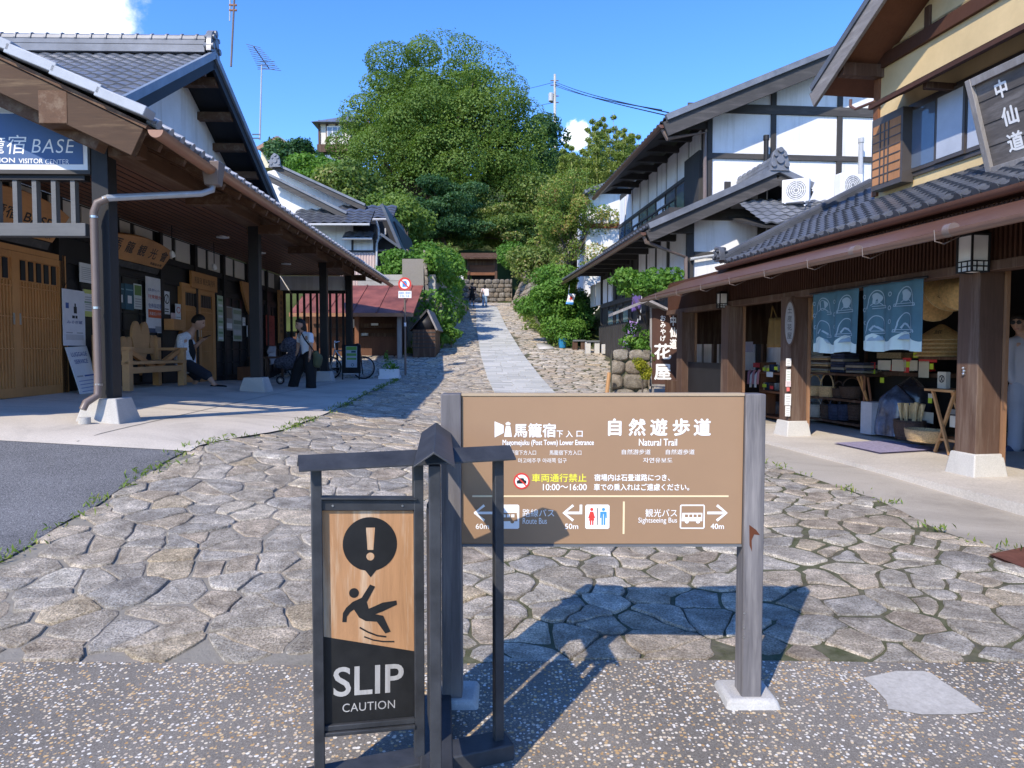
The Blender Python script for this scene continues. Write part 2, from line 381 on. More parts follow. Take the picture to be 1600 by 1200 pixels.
M['conc'] = concrete_mat('board_marked_concrete', (.40, .38, .34), 20, 1.); M['footing'] = concrete_mat('granite_footing', (.52, .50, .46), 60, .7)
def grad(n_=0): pass
ys = ar(-12, 60, .5) + [64, 70, 80, 100]
xs = [-60, -40, -25, -16, -11] + ar(-9.6, 9.6, .16) + [11, 16, 25, 40, 60]; ysg = ar(-12, 0, 1) + ar(.2, 27, .2) + ar(27.5, 60, .5) + [64, 70, 80, 100]
b = MB(); b.add([(x, y, zg(x, y) - .008) for y in ysg for x in xs], [(j * len(xs) + i, j * len(xs) + i + 1, (j + 1) * len(xs) + i + 1, (j + 1) * len(xs) + i) for j in range(len(ysg) - 1) for i in range(len(xs) - 1)])
tag(b.build('ground', M['ground'], smooth=180), kind='structure')
far = MB(); far.box(-900, 900, -600, 1500, -3.2, -3.0); tag(far.build('far_ground', M['ground']), kind='structure')
# --- edges of the paving
EL = [(2, -9), (2.95, -9), (3.0, -4.0), (3.6, -3.3), (4.08, -3.02), (5.0, -3.0), (6.6, -2.98), (8, -2.62), (10, -2.62), (14, -2.85), (18.2, -3.05), (19.9, -3.25), (20.3, -9), (25.6, -9), (26, -3.4), (35, -3.1), (51, -3.4), (58, -9)]
ER = [(2, 9), (3.9, 9), (4.0, 4.4), (4.5, 3.45), (5.2, 3.2), (6.2, 3.25), (8, 2.9), (12, 2.62), (17, 2.55), (20, 3.0), (25, 3.3), (26.5, 3.2), (27, 1.8), (35, .95), (51, .5), (58, 1)]
def el(y): return prof(EL, y)
def er(y): return prof(ER, y)
def front(x): return 3.12 + .012 * x + (.02 * math.sin(x * 2.3))
def inpath(x, y, m=0):
    c = prof(XC, y); return y > 9.8 and abs(x - c) < .76 + m
# --- flagstones: irregular cells, each a raised stone with a broken outline
def stones(name, y0, y1, sx, sy, lod, drop, dark=None):
    rr = random.Random(int(y0 * 10)); seeds = []
    yy = y0 - sy * 3
    row = 0
    while yy < y1 + sy * 2:
        xx = -9.6 + (row % 2) * sx / 2
        while xx < 9.6:
            if el(yy) - 1.2 < xx < er(yy) + 1.2 and rr.random() > drop and (-5.4 < xx < 6.2 or 19 < yy < 27):
                seeds.append((xx + rr.uniform(-.46, .46) * sx, yy + rr.uniform(-.46, .46) * sy))
            xx += sx
        yy += sy; row += 1
    cellmap = {}
    for i, s in enumerate(seeds): cellmap.setdefault((int(s[0] // sx), int(s[1] // sy)), []).append(i)
    V = []; Fc = []; P = []; K = []
    for i, (x, y) in enumerate(seeds):
        poly = [(x - sx * 1.6, y - sy * 1.6), (x + sx * 1.6, y - sy * 1.6), (x + sx * 1.6, y + sy * 1.6), (x - sx * 1.6, y + sy * 1.6)]
        ci, cj = int(x // sx), int(y // sy)
        for a in range(-3, 4):
            for b in range(-3, 4):
                for j in cellmap.get((ci + a, cj + b), ()):
                    if j == i: continue
                    qx, qy = seeds[j]; nx, ny = qx - x, qy - y; mx, my = (x + qx) / 2, (y + qy) / 2
                    out = []
                    for k in range(len(poly)):
                        p, q = poly[k], poly[(k + 1) % len(poly)]
                        dp = (p[0] - mx) * nx + (p[1] - my) * ny; dq = (q[0] - mx) * nx + (q[1] - my) * ny
                        if dp <= 0: out.append(p)
                        if dp * dq < 0: t = dp / (dp - dq); out.append((lerp(p[0], q[0], t), lerp(p[1], q[1], t)))
                    poly = out
                    if len(poly) < 3: break
        if len(poly) < 3: continue
        cx = sum(p[0] for p in poly) / len(poly); cy = sum(p[1] for p in poly) / len(poly)
        if not (y0 <= cy < y1) or cx < el(cy) + .02 or cx > er(cy) - .02 or cy < front(cx) + .02 or inpath(cx, cy, -.02): continue
        pp = []
        for k in range(len(poly)):                                   # finer outline with nicks
            p, q = poly[k], poly[(k + 1) % len(poly)]; L = math.hypot(q[0] - p[0], q[1] - p[1])
            m = max(1, int(L / (.10 * lod)))
            for t in range(m): pp.append((lerp(p[0], q[0], t / m), lerp(p[1], q[1], t / m)))
        n0 = len(pp)
        if n0 < 5: continue
        for _ in range(1):                                            # soften corners
            pp = [((pp[k - 1][0] + 9 * pp[k][0] + pp[(k + 1) % n0][0]) / 11, (pp[k - 1][1] + 9 * pp[k][1] + pp[(k + 1) % n0][1]) / 11) for k in range(n0)]
        gap = rr.uniform(.002, .010) * (1 if lod < 1.5 else 1.3) * (1 + min(1.6, max(0, (cx + .6) * .9)) * max(0, .5 + noise.noise((cx * .7, cy * .7, 8)) * 1.4) * (lod < 1.5)); hgt = rr.uniform(-.003, .009); tx, ty = rr.uniform(-.022, .022), rr.uniform(-.022, .022)
        base = len(V); rings = ((gap, -.03), (gap + .001, hgt - .004), (gap + .005, hgt), (gap + .02, hgt + .0005)) if lod < 2 else ((gap, -.04), (gap + .006, hgt - .004), (gap + .03, hgt + .002))
        ok = []
        for (ins, hz) in rings:
            for (px, py) in pp:
                jx = noise.noise((px * 6, py * 6, 3.1)) * .034; jy = noise.noise((px * 6, py * 6, 9.7)) * .034
                qx, qy = px + jx + noise.noise((px * 24, py * 24, 5)) * .008, py + jy + noise.noise((px * 24, py * 24, 2)) * .008
                dx, dy = cx - qx, cy - qy; d = math.hypot(dx, dy) or 1
                k = min(ins / d, .8); qx += dx * k; qy += dy * k
                qx = min(max(qx, el(qy) + .01), er(qy) - .01); qy = max(qy, front(qx) + .015)
                z = zg(qx, qy) + hz + (qx - cx) * tx + (qy - cy) * ty + noise.noise((qx * 3.5, qy * 3.5, 1)) * .008
                V.append((qx, qy, z))
        V.append((cx, cy, zg(cx, cy) + hgt + .001 + noise.noise((cx * 3.5, cy * 3.5, 1)) * .008))
        nr = len(rings)
        for r_ in range(nr - 1):
            for k in range(n0):
                k2 = (k + 1) % n0; Fc.append((base + r_ * n0 + k, base + r_ * n0 + k2, base + (r_ + 1) * n0 + k2, base + (r_ + 1) * n0 + k))
        for k in range(n0): Fc.append((base + (nr - 1) * n0 + k, base + (nr - 1) * n0 + (k + 1) % n0, base + nr * n0))
        P += [rr.random()] * (nr * n0 + 1)
    me = bpy.data.meshes.new(name); me.from_pydata(V, [], Fc)
    a = me.attributes.new('pick', 'FLOAT', 'POINT'); a.data.foreach_set('value', P)
    me.materials.append(M['stone']); me.polygons.foreach_set('use_smooth', [True] * len(Fc)); me.set_sharp_from_angle(angle=R(48))
    o = bpy.data.objects.new(name, me); COL.objects.link(o); tag(o, kind='structure'); return o
stones('cobbled_road', 2.9, 9.0, .24, .16, .7, .26)
stones('cobbled_road', 9.0, 17.0, .33, .20, 1.2, .25)
stones('cobbled_road', 17.0, 30.0, .34, .23, 2.2, .14)
stones('cobbled_road', 30.0, 58.0, .42, .33, 3.2, .04)
# --- the sett path up the middle
def setts():
    rr = random.Random(3); b = MB(); P = []
    y = 9.9
    while y < 56:
        c = prof(XC, y); c2 = prof(XC, y + .3); sl_ = (c2 - c) / .3; x = -.76; d = rr.uniform(.24, .34)
        while x < .74:
            wd = min(rr.uniform(.28, .62), .76 - x)
            if .76 - x - wd < .12: wd = .76 - x
            g = .006; vs = []
            h = rr.uniform(.012, .022)
            for hz, ins in ((-.04, 0), (h - .006, 0), (h, .008)):
                for (px, py) in ((x + g + ins, g + ins), (x + wd - g - ins, g + ins), (x + wd - g - ins, d - g - ins), (x + g + ins, d - g - ins)):
                    X = c + sl_ * py + px; Y = y + py; vs.append((X, Y, zg(X, Y) + hz))
            b.add(vs, [(8, 9, 10, 11)] + [(r_ * 4 + k, r_ * 4 + (k + 1) % 4, r_ * 4 + 4 + (k + 1) % 4, r_ * 4 + 4 + k) for r_ in (0, 1) for k in range(4)])
            P += [rr.random()] * 12; x += wd
        y += d
    o = b.build('path', M['sett'], smooth=30); a = o.data.attributes.new('pick', 'FLOAT', 'POINT'); a.data.foreach_set('value', P); tag(o, kind='structure')
def sett_mat():
    m, n, l, p = newmat('pale_granite_sett', .85, .2); v = coords(n, l); a = n.new('ShaderNodeAttribute'); a.attribute_name = 'pick'
    g = noise_n(n, l, v, 60, 4, .7)
    col = mixc(n, l, .5, ramp(n, l, a.outputs['Fac'], [(0, (.40, .40, .37)), (.5, (.50, .50, .46)), (1, (.58, .57, .53))]), ramp(n, l, g, [(.3, (.6, .6, .6)), (.7, (1.2, 1.2, 1.2))]), 'MULTIPLY')
    l.new(col, p.inputs['Base Color']); bump(n, l, p, g, .4, .008); return m
M['sett'] = sett_mat(); setts()
# --- the other pavings
sheet('pebble_paving', lambda y: (-9, 9), ar(-6, 2.9, .3), 40, .002, M['pebble'])
b = MB(); nx = 120
vs = [(lerp(-9, 9, i / nx), yy, 0) for yy in (2.9, None) for i in range(nx + 1)]
vs = [(x, front(x) if y is None else y, 0) for x, y, z in vs]; vs = [(x, y, zg(x, y) + .002) for x, y, z in vs]
b.add(vs, [(i, i + 1, nx + 2 + i, nx + 1 + i) for i in range(nx)]); tag(b.build('pebble_paving', M['pebble'], smooth=180), kind='structure')
FARA = [(-9, 6.1), (-5, 6.45), (-2.95, 6.72)]
def fara(x): return prof(FARA, x)
def patch(name, x0, x1, ya, yb, nx, ny, dz, mat, edgex=None):
    b = MB(); vs = []; fs = []
    for j in range(ny + 1):
        for i in range(nx + 1):
            x = lerp(x0, x1, i / nx); y = lerp(ya(x), yb(x), j / ny)
            if edgex: x = edgex(x, y, i / nx)
            vs.append((x, y, zg(x, y) + dz))
    for j in range(ny):
        for i in range(nx): fs.append((j * (nx + 1) + i, j * (nx + 1) + i + 1, (j + 1) * (nx + 1) + i + 1, (j + 1) * (nx + 1) + i))
    b.add(vs, fs); return tag(b.build(name, mat, smooth=180), kind='structure')
yl = ar(3.16, 6.7, .12)
patch('asphalt', 0, 1, lambda t: 3.16, lambda t: 6.7, 12, 40, .004, M['asphalt'], lambda x, y, t: lerp(-9.5, min(el(y), -2.95) + .015 * math.sin(y * 9), t))
sheet('concrete_apron', lambda y: (-6.9 if y > 8 else -9.5, el(y) if y > 6.6 else -2.93), [6.42 + .0 * i for i in range(1)] + ar(6.6, 20.15, .3), 14, .009, M['apron'])
for y in (9.2, 12.9, 16.6): sheet('paving_joint', lambda q: (-6.6, el(q) - .02), [y, y + .014], 16, .0125, M['ground'])
sheet('paving_joint', lambda q: (-4.02 - .02 * (q - 7), -4.005 - .02 * (q - 7)), ar(6.5, 19.9, .4), 1, .0125, M['ground'])
sheet('forecourt', lambda y: (er(y), 9.0), ar(4.05, 20, .25), 24, -.005, M['fore'])
# ================================================================ the two signs in front
def pmat(x0, y0, x1, y1, YL, YR):
    """plane whose local (x, -y) are photo-scale units; left edge at distance YL, right edge at YR, z outward in metres"""
    TL = at(x0, y0, YL); TR = at(x1, y0, YR); BL = at(x0, y1, YL)
    ax = (TR - TL) / (x1 - x0); ay = (TL - BL) / (y1 - y0); n = ax.cross(ay).normalized(); o = TL - ax * x0 + ay * y0
    return Matrix(((ax.x, ay.x, n.x, o.x), (ax.y, ay.y, n.y, o.y), (ax.z, ay.z, n.z, o.z), (0, 0, 0, 1)))
M['board'] = plain('brown_board_film', (.32, .20, .115), .6, .05, 2, .25)
M['edge'] = wood('pale_board_edge', (.42, .32, .21), 'x', var=.25)
M['ink'] = plain('white_lettering', (.86, .84, .80), .5, .02)
M['inky'] = plain('yellow_lettering', (.80, .74, .07), .5, .03); M['inkc'] = plain('cream_line', (.82, .66, .40), .5, .03)
M['red'] = plain('red_paint', (.62, .055, .04), .5, .05); M['blue'] = plain('blue_paint', (.06, .27, .62), .5, .05)
M['postgrey'] = wood('silvered_post_wood', (.135, .125, .125), 'z', .8, var=.6, worn=(.30, .275, .26))
YB = 2.79
nb = thing('notice_board', 'wide brown direction board between two grey posts, white bilingual lettering', 'sign board', (at(943, 851, YB).x, YB, zg(.4, YB)))
B = pmat(722, 616, 1162, 851, YB, YB)
b = MB(B); b.box(721, 1163, -850, -619, -.045, .0); b.build('board_panel', M['board'], nb, bevel=.002)
b = MB(B); b.box(721, 1163, -618.6, -614.5, -.05, .004); b.build('top_edge', M['edge'], nb)
b = MB(B); b.box(721, 1163, -854, -850.4, -.05, .003); b.build('bottom_edge', M['greywood_h'], nb)
kz = YB / F
for (xa, xb, yb) in ((689, 720.6, 1092), (1163.4, 1195, 1090)):
    p0 = at(xa, 616, YB); p1 = at(xb, 616, YB); zb = at(xa, yb, YB).z
    b = MB(); b.box(p0.x, p1.x, YB - .018, YB + .075, zb, p0.z + .002); b.build('post', M['postgrey'], nb, bevel=.005)
    cx = (p0.x + p1.x) / 2; b = MB(); r4 = random.Random(int(xa)); g0 = zg(cx, YB)
    b.frustum(cx - .125, cx + .125, YB - .07, YB + .17, g0 - .05, zb + .012, .028)
    s_ = b.build('footing_stone', M['footing'], nb, bevel=.014)
b = MB(B)                                                          # drill plugs and a rust streak on the right post
for yy in (957, 980, 995): b.prism(circ(1152.5 + 14, -yy, 1.6, 8), .019, .021)
b.build('bolt_head', M['steel'], nb)
b = MB(B); b.prism([(1172, -818), (1183, -826), (1189, -834), (1180, -833), (1176, -842), (1177, -860), (1173, -850)], .0183, .0190); b.build('rust_stain', plain('rust', (.10, .03, .012), .8), nb)
b = MB(B); z = .0012
b.bold('馬籠宿', 836, -672, 66, 22, .022, z=z); b.bold('下', 875, -677.5, 10, 10.5, .016, z=z); b.bold('入', 890, -677.5, 11, 10.5, .016, z=z); b.bold('口', 906, -677.5, 9.5, 9.5, .016, z=z)
b.bold('Magomejuku (Post Town) Lower Entrance', 857, -692, 143, 11, .016, z=z)
b.text('馬籠宿下方入口', None, 814, -706.6, 48, 7.5, .0, z=z); b.text('馬籠宿下方入口', None, 884, -706.6, 50, 7.5, .0, z=z); b.text('마고메주쿠 아래쪽 입구', None, 848, -719, 76, 7.5, 0, z=z)
for ch, x in zip('自然遊歩道', (961, 996, 1030, 1065, 1098)): b.bold(ch, x, -667, 27 if ch != '自' else 21, 27, .03, z=z)
b.bold('Natural Trail', 1029, -690.5, 60, 11, .016, z=z); b.text('自然游步道', None, 995, -705.5, 45, 8, 0, z=z); b.text('自然遊歩道', None, 1064, -705.5, 45, 8, 0, z=z); b.text('자연유보도', None, 1029, -718.5, 46, 8, 0, z=z)
b.bold('10:00〜16:00', 883.5, -760.5, 69, 10, .016, z=z)
b.bold('宿場内は石畳道路につき、', 989, -745.5, 119, 11, .016, z=z); b.bold('車での乗入れはご遠慮ください。', 1004, -760.5, 150, 11, .016, z=z)
b.text('路線バス', None, 842, -801, 50, 12.5, .002, z=z); b.text('Route Bus', None, 836.5, -813.5, 38, 9.5, .0, z=z)
b.text('観光バス', None, 1035.5, -801, 50, 12.5, .002, z=z); b.text('Sightseeing Bus', None, 1030, -813.5, 61, 10.5, 0, z=z)
b.bold('60m', 754, -822, 21, 8.5, .016, z=z); b.bold('50m', 894.5, -822, 21, 8.5, .016, z=z); b.bold('40m', 1124, -822, 21, 8.5, .016, z=z)
# arrows
b.prism(stroke([(741, -801), (772, -801)], 4), z * .6, z); b.prism(stroke([(757, -789), (742, -801), (757, -813)], 4), z * .6, z * .97)
b.prism(stroke([(883, -801), (908, -801)], 4), z * .6, z); b.prism(stroke([(897, -789), (882, -801), (897, -813)], 4), z * .6, z * .97); b.prism(stroke([(909, -788), (909, -803)], 4), z * .6, z * .94)
b.prism(stroke([(1108, -801), (1137, -801)], 4), z * .6, z); b.prism(stroke([(1123, -789), (1138, -801), (1123, -813)], 4), z * .6, z * .97)
# signal-tower emblem at the left of the title
b.prism([(773, -658), (787, -664), (787, -676), (773, -683)], z * .6, z); b.prism([(790, -661), (794, -658.5), (798, -661), (797, -664), (791, -664)], z * .6, z)
b.prism([(790.5, -665.5), (797.5, -665.5), (800, -682), (788, -682)], z * .6, z)
b.build('white_lettering', M['ink'], nb, smooth=0)
b = MB(B); b.bold('車両通行禁止', 874.5, -746, 86, 13, .016, z=z); b.build('yellow_lettering', M['inky'], nb, smooth=0)
b = MB(B); b.box(738, 1141, -776, -773.5, z * .3, z); b.box(975, 978, -834, -783, z * .3, z); b.build('divider_line', M['inkc'], nb)
def ring(b, cx, cy, r0, r1, z0, z1, n=32):
    vs = []; fs = []
    for i in range(n):
        a = 2 * math.pi * i / n
        for r, zz in ((r0, z1), (r1, z1), (r1, z0)): vs.append((cx + r * math.cos(a), cy + r * math.sin(a), zz))
    for i in range(n):
        j = (i + 1) % n; fs += [(i * 3, i * 3 + 1, j * 3 + 1, j * 3), (i * 3 + 1, i * 3 + 2, j * 3 + 2, j * 3 + 1)]
    b.add(vs, fs)
pic = MB(B); pic.prism(circ(815.5, -751, 11.5), .0003, .0010); ic = pic.build('no_vehicles_symbol', M['ink'], nb, smooth=0)
b = MB(B); ring(b, 815.5, -751, 10.2, 12.8, .0003, .0018); b.prism(stroke([(807, -742.5), (824, -759.5)], 2.2), .0014, .0020); b.build('red_ring', M['red'], ic, smooth=0)
b = MB(B); b.prism([(808, -755), (808, -750.5), (811, -749.5), (812.5, -746.5), (818.5, -746.5), (820, -749.5), (823, -750.5), (823, -755)], .0009, .0014); b.build('car_outline', M['black'], ic, smooth=0)
def bus(x0, y0, filled, flip):
    fg, bgm = (M['board'], M['ink']) if filled else (M['ink'], M['board'])
    b = MB(B); b.prism([(x0 + p[0] * 39, -y0 - p[1] * 38) for p in ((.05, 0), (.95, 0), (1, .05), (1, .95), (.95, 1), (.05, 1), (0, .95), (0, .05))], .0003, .0010)
    o = b.build('bus_symbol', M['ink'], nb, smooth=0)
    if not filled: b = MB(B); b.box(x0 + 2, x0 + 37, -y0 - 36, -y0 - 2, .0010, .0013); b.build('symbol_ground', M['board'], o, smooth=0)
    b = MB(B); T = (lambda p: (x0 + 39 - p[0] * 39, -y0 - p[1] * 38)) if flip else (lambda p: (x0 + p[0] * 39, -y0 - p[1] * 38))
    b.prism([T(p) for p in ((.1, .34), (.9, .34), (.93, .62), (.93, .68), (.1, .68))][::(-1 if not flip else 1)], .0013, .0016)
    b.prism(circ(*T((.27, .69)), 3.2, 14), .0013, .00165); b.prism(circ(*T((.72, .69)), 3.2, 14), .0013, .00165)
    o2 = b.build('bus_outline', fg, o, smooth=0)
    b = MB(B)
    for k in range(4):
        q0 = T((.15 + k * .175, .40)); q1 = T((.28 + k * .175, .52)); b.box(min(q0[0], q1[0]), max(q0[0], q1[0]), q1[1], q0[1], .0016, .0019)
    b.build('bus_windows', bgm, o, smooth=0)
bus(773, 788, True, False); bus(1065, 788, False, True)
b = MB(B); b.prism([(918, -788), (952, -788), (954, -790), (954, -824), (952, -826), (918, -826), (916, -824), (916, -790)][::-1], .0003, .0010); ws = b.build('toilet_symbol', M['ink'], nb, smooth=0)
b = MB(B); b.prism(circ(926, -795.5, 2.6, 12), .001, .0014); b.prism([(923.5, -799), (928.5, -799), (931.5, -809), (929.5, -809.5), (930.5, -813), (921.5, -813), (922.5, -809.5), (920.5, -809)], .001, .0014); b.box(923, 925.4, -820, -812, .001, .0013); b.box(926.6, 929, -820, -812, .001, .0013); b.build('woman_figure', M['red'], ws, smooth=0)
b = MB(B); b.prism(circ(944.5, -795.5, 2.6, 12), .001, .0014); b.prism([(939.5, -799), (949.5, -799), (950, -809), (948, -809), (947.5, -802.5), (941.5, -802.5), (941, -809), (939, -809)], .001, .0014); b.box(941.4, 944, -820, -802, .001, .0013); b.box(945, 947.6, -820, -802, .001, .0013); b.build('man_figure', M['blue'], ws, smooth=0)
b = MB(B); b.box(934.3, 935.6, -820, -793, .001, .0014); b.build('divider', M['black'], ws)

# ---------------------------------------------------------------- the slip warning stand
M['stand'] = plain('dark_grey_coated_steel', (.04, .042, .046), .45, .35, 9, .3, 0, .08, 90)
M['panelw'] = wood('weathered_sign_wood', (.48, .255, .12), 'z', 1.4, var=.4, worn=(.66, .52, .36))
M['panelk'] = plain('black_screen_print', (.016, .016, .016), .5, .3, 14)
M['worn'] = wood('scratched_white_print', (.40, .385, .36), 'z', 2.2, var=.55, worn=(.30, .28, .26))
Z0 = zg(-.25, 2.3)
cc = Vector((at(668, 600, 2.37).x, 2.37, 0)); la = Vector((at(492, 600, 2.25).x, 2.25, 0)); ra = Vector((at(778, 600, 2.46).x, 2.46, 0))
fa = Vector((at(678, 600, 2.03).x, 2.03, 0)); ba = Vector((at(681, 600, 2.74).x, 2.74, 0))
sg = thing('caution_stand', 'dark steel stand with little roofs and wooden panel warning SLIP CAUTION', 'warning sign', (cc.x, cc.y, Z0))
def upz(p, z): return Vector((p.x, p.y, z))
ztop = 1.185
for p, zt in ((la, 1.185), (cc + (la - cc).normalized() * .035, 1.185), (ra, 1.185), (fa, 1.225), (ba, 1.225)):
    b = MB(); d = (cc - p).normalized() if (cc - p).length > .1 else (la - cc).normalized(); b.beam(upz(p, Z0 + .04), upz(p, zt), .033, .033, d); b.build('post', M['stand'], sg, bevel=.003)
for p, q, wd in ((la, cc, .11), (cc, ra, .11), (fa, ba, .11)):
    d = (q - p).normalized(); b = MB(); b.beam(upz(p - d * .04, Z0 + .035 + (.004 if wd == .11 and p == fa else 0)), upz(q + d * .04, Z0 + .035 + (.004 if p == fa else 0)), wd, .06); b.build('foot_rail', M['stand'], sg, bevel=.006)
def little_roof(p, q, hw, ze, zr):
    d = (q - p).normalized(); s_ = Vector((d.y, -d.x, 0)); b = MB()
    prf_ = [(-hw, ze), (0, zr), (hw, ze), (hw, ze - .006), (0, zr - .007), (-hw, ze - .006)]
    vs = [upz(r_ + s_ * o, z) for r_ in (p, q) for o, z in prf_]
    b.add(vs, [(0, 1, 7, 6), (1, 2, 8, 7), (2, 3, 9, 8), (3, 4, 10, 9), (4, 5, 11, 10), (5, 0, 6, 11), (5, 4, 1, 0), (4, 3, 2, 1), (6, 7, 10, 11), (7, 8, 9, 10)])
    b.build('small_roof', M['stand'], sg, smooth=0, bevel=.0015)
dl = (la - cc).normalized(); dr = (ra - cc).normalized(); dm = (fa - ba).normalized()
little_roof(la + dl * .055, cc - dl * .01, .06, 1.185, 1.225); little_roof(cc, ra + dr * .045, .06, 1.185, 1.225); little_roof(fa + dm * .06, ba - dm * .06, .058, 1.232, 1.272)
SP = pmat(503, 797, 649, 1133, 2.262, 2.352)
b = MB(SP); b.box(501, 650, -797, -780, -.016, .012); b.build('top_rail', M['stand'], sg, bevel=.003)
b = MB(SP); b.box(501, 650, -779.5, -776, -.022, .024); b.build('top_rail', M['stand'], sg, bevel=.002)
b = MB(SP); b.box(501, 650, -1141, -1132, -.016, .014); b.build('bottom_rail', M['stand'], sg, bevel=.003)
b = MB(SP); b.box(501, 650, -1148, -1141.5, -.022, .022); b.build('bottom_rail', M['stand'], sg, bevel=.003)
b = MB(SP)
for xx in (519, 627): b.prism(circ(xx, -789, 1.7, 10), .012, .015)
b.build('rivet', M['steel'], sg)
b = MB(SP); b.box(502.5, 648.5, -1131.6, -797.4, -.012, .0); wp = b.build('wooden_panel', M['panelw'], sg)
z = .0012; b = MB(SP)
b.prism([(502.5, -1131.6), (648.5, -1131.6), (648.5, -1025), (502.5, -993)], .0002, .001)
# speech bubble with the exclamation mark cut out
bub = circ(577, -850.5, 42.5, 44, -76, 256); b.prism(bub[:-1] + [(569.5, -892), (578, -903), (586.5, -892)], .0002, z)
# the falling figure
b.prism(circ(552, -927, 7.6, 20), .0002, z)
b.prism([(534, -972), (535, -958), (540, -950), (550, -941), (564, -935), (577, -914.5), (585, -918), (572, -942), (575, -953), (580, -951), (597, -944), (619, -941.5), (620, -948), (597, -958), (585, -962), (598, -965), (610, -991), (601.5, -993.5), (588, -974), (570, -972), (560, -966), (552, -953), (546, -957), (541, -964), (540.5, -972.5)], .0002, z)
b.prism(stroke([(561, -982), (574, -990), (589, -996.5), (603, -999)], 2.4), .0002, z); b.prism(stroke([(568, -997), (582, -1003), (598, -1006.5), (616, -1007.5)], 2.0), .0002, z)
b.build('black_print', M['panelk'], wp, smooth=0)
b = MB(SP); b.prism([(570.5, -824.5), (584.5, -824.5), (582, -859.5), (573, -859.5)][::-1], z, z + .0006); b.prism(circ(577.4, -870, 6.2, 18), z, z + .0006); b.build('exclamation_mark', M['panelw'], wp, smooth=0)
b = MB(SP)
b.text('SLIP', None, 576, -1066.5, 111, 47, .012, z=z + .0004); b.text('CAUTION', None, 576, -1108.5, 83, 13.5, .0, 1.06, z=z + .0004)
b.build('lettering', M['worn'], wp, smooth=0)
# side panels on the wing that points at the viewer
b = MB(); dmm = (ba - fa).normalized(); b.beam(upz(fa + dmm * .03, .68), upz(cc - dmm * .03, .68), .012, .70); b.build('side_panel', M['stand'], sg)
b = MB(); b.beam(upz(cc + dmm * .03, .68), upz(ba - dmm * .03, .68), .012, .70); b.build('side_panel', M['stand'], sg)
# a pale repair patch in the paving
def blob(px, py, name, mat, dz=.006, n=None):
    pts = [gp(x, y) for x, y in zip(px, py)]; b = MB(); b.poly([(p.x, p.y, zg(p.x, p.y) + dz) for p in pts]); return b.build(name, mat, smooth=0)
tag(blob((1348, 1400, 1442, 1456, 1470, 1500, 1540, 1500, 1440, 1388, 1385, 1366), (1062, 1052, 1052, 1056, 1066, 1087, 1116, 1119, 1120, 1114, 1097, 1080), 'pavement_patch', concrete_mat('rough_patch_concrete', (.46, .43, .375), 22, 1.1)), kind='structure')
# rusty drain cover at the right edge
b = MB(); pts = [gp(*q) for q in ((1546, 870), (1600, 858), (1700, 850), (1700, 905), (1610, 895))]; b.poly([(p.x, p.y, zg(p.x, p.y) + .014) for p in pts]); b.poly([(p.x, p.y, zg(p.x, p.y) + .004) for p in pts][::-1])
tag(b.build('drain_cover', plain('rusted_plate', (.14, .055, .035), .8, .35, 9, .3, 0, .3, 60)), 'flat rust-brown steel plate set in the ground by the shop forecourt', 'drain cover')
# ================================================================ visitor centre on the left
V = frame(-4.5, 7.8, -.0236, 1); VI = V.inverted()
def vw(u, v, z): return V @ Vector((u, v, z))
def vfloor(u, v): p = V @ Vector((u, v, 0)); return zg(p.x, p.y) + .02
def tiles(b, o, eave, up, ncol, nrow, wcol, lrow, amp=.032, ends=None, step=.028):
    """pantile slope: o = lower corner, eave = unit vector along the eave, up = unit vector up the slope"""
    o, eave, up = Vector(o), Vector(eave).normalized(), Vector(up).normalized(); n = eave.cross(up).normalized()
    if n.z < 0: n = -n
    SEG = 6; shp = [0, .25, .8, 1, .72, .22]
    nv = ncol * SEG + 1
    for r in range(nrow):
        vs = []
        for (t, h) in ((r - .0, step), (r + 1.06, .0)):
            for i in range(nv):
                p = o + eave * (i * wcol / SEG) + up * (t * lrow) + n * (h + amp * shp[i % SEG]); vs.append(p)
        for i in range(nv):                                        # the thickness of the lower lip
            vs.append(o + eave * (i * wcol / SEG) + up * (r * lrow) + n * (amp * shp[i % SEG] - .004))
        b.add(vs, [(i, i + 1, nv + i + 1, nv + i) for i in range(nv - 1)] + [(2 * nv + i, 2 * nv + i + 1, i + 1, i) for i in range(nv - 1)])
    if ends is not None:
        dn = (-up).normalized()
        for c in range(ncol):
            p = o + eave * ((c + .5) * wcol) + n * (amp * .55 + .012); ends.tube([p + dn * .012, p + up * .10], .048, 10)
def roofmesh(b, e, name, mats, parent):
    b.add(e.v, e.f, mi=1); return b.build(name, mats, parent, smooth=30)
def ridge(b, p, q, w, h, rings=.3, side=None):
    """stacked ridge courses with a half-round cap"""
    p, q = Vector(p), Vector(q); d = (q - p); L = d.length; d.normalize()
    s_ = Vector((d.y, -d.x, 0)).normalized(); n = s_.cross(d); n = n if n.z > 0 else -n
    for k, (ww, z0, z1) in enumerate(((w, -.05, h * .3), (w * .82, h * .3, h * .36), (w * .92, h * .36, h * .62), (w * .72, h * .62, h * .7))):
        b.beam(p + n * ((z0 + z1) / 2), q + n * ((z0 + z1) / 2), ww, z1 - z0)
    b.tube([p + n * h * .78, q + n * h * .78], w * .34, 10)
    k = 0.
    while k < L:
        b.tube([p + d * k + n * h * .78, p + d * min(k + .035, L) + n * h * .78], w * .40, 10); k += rings
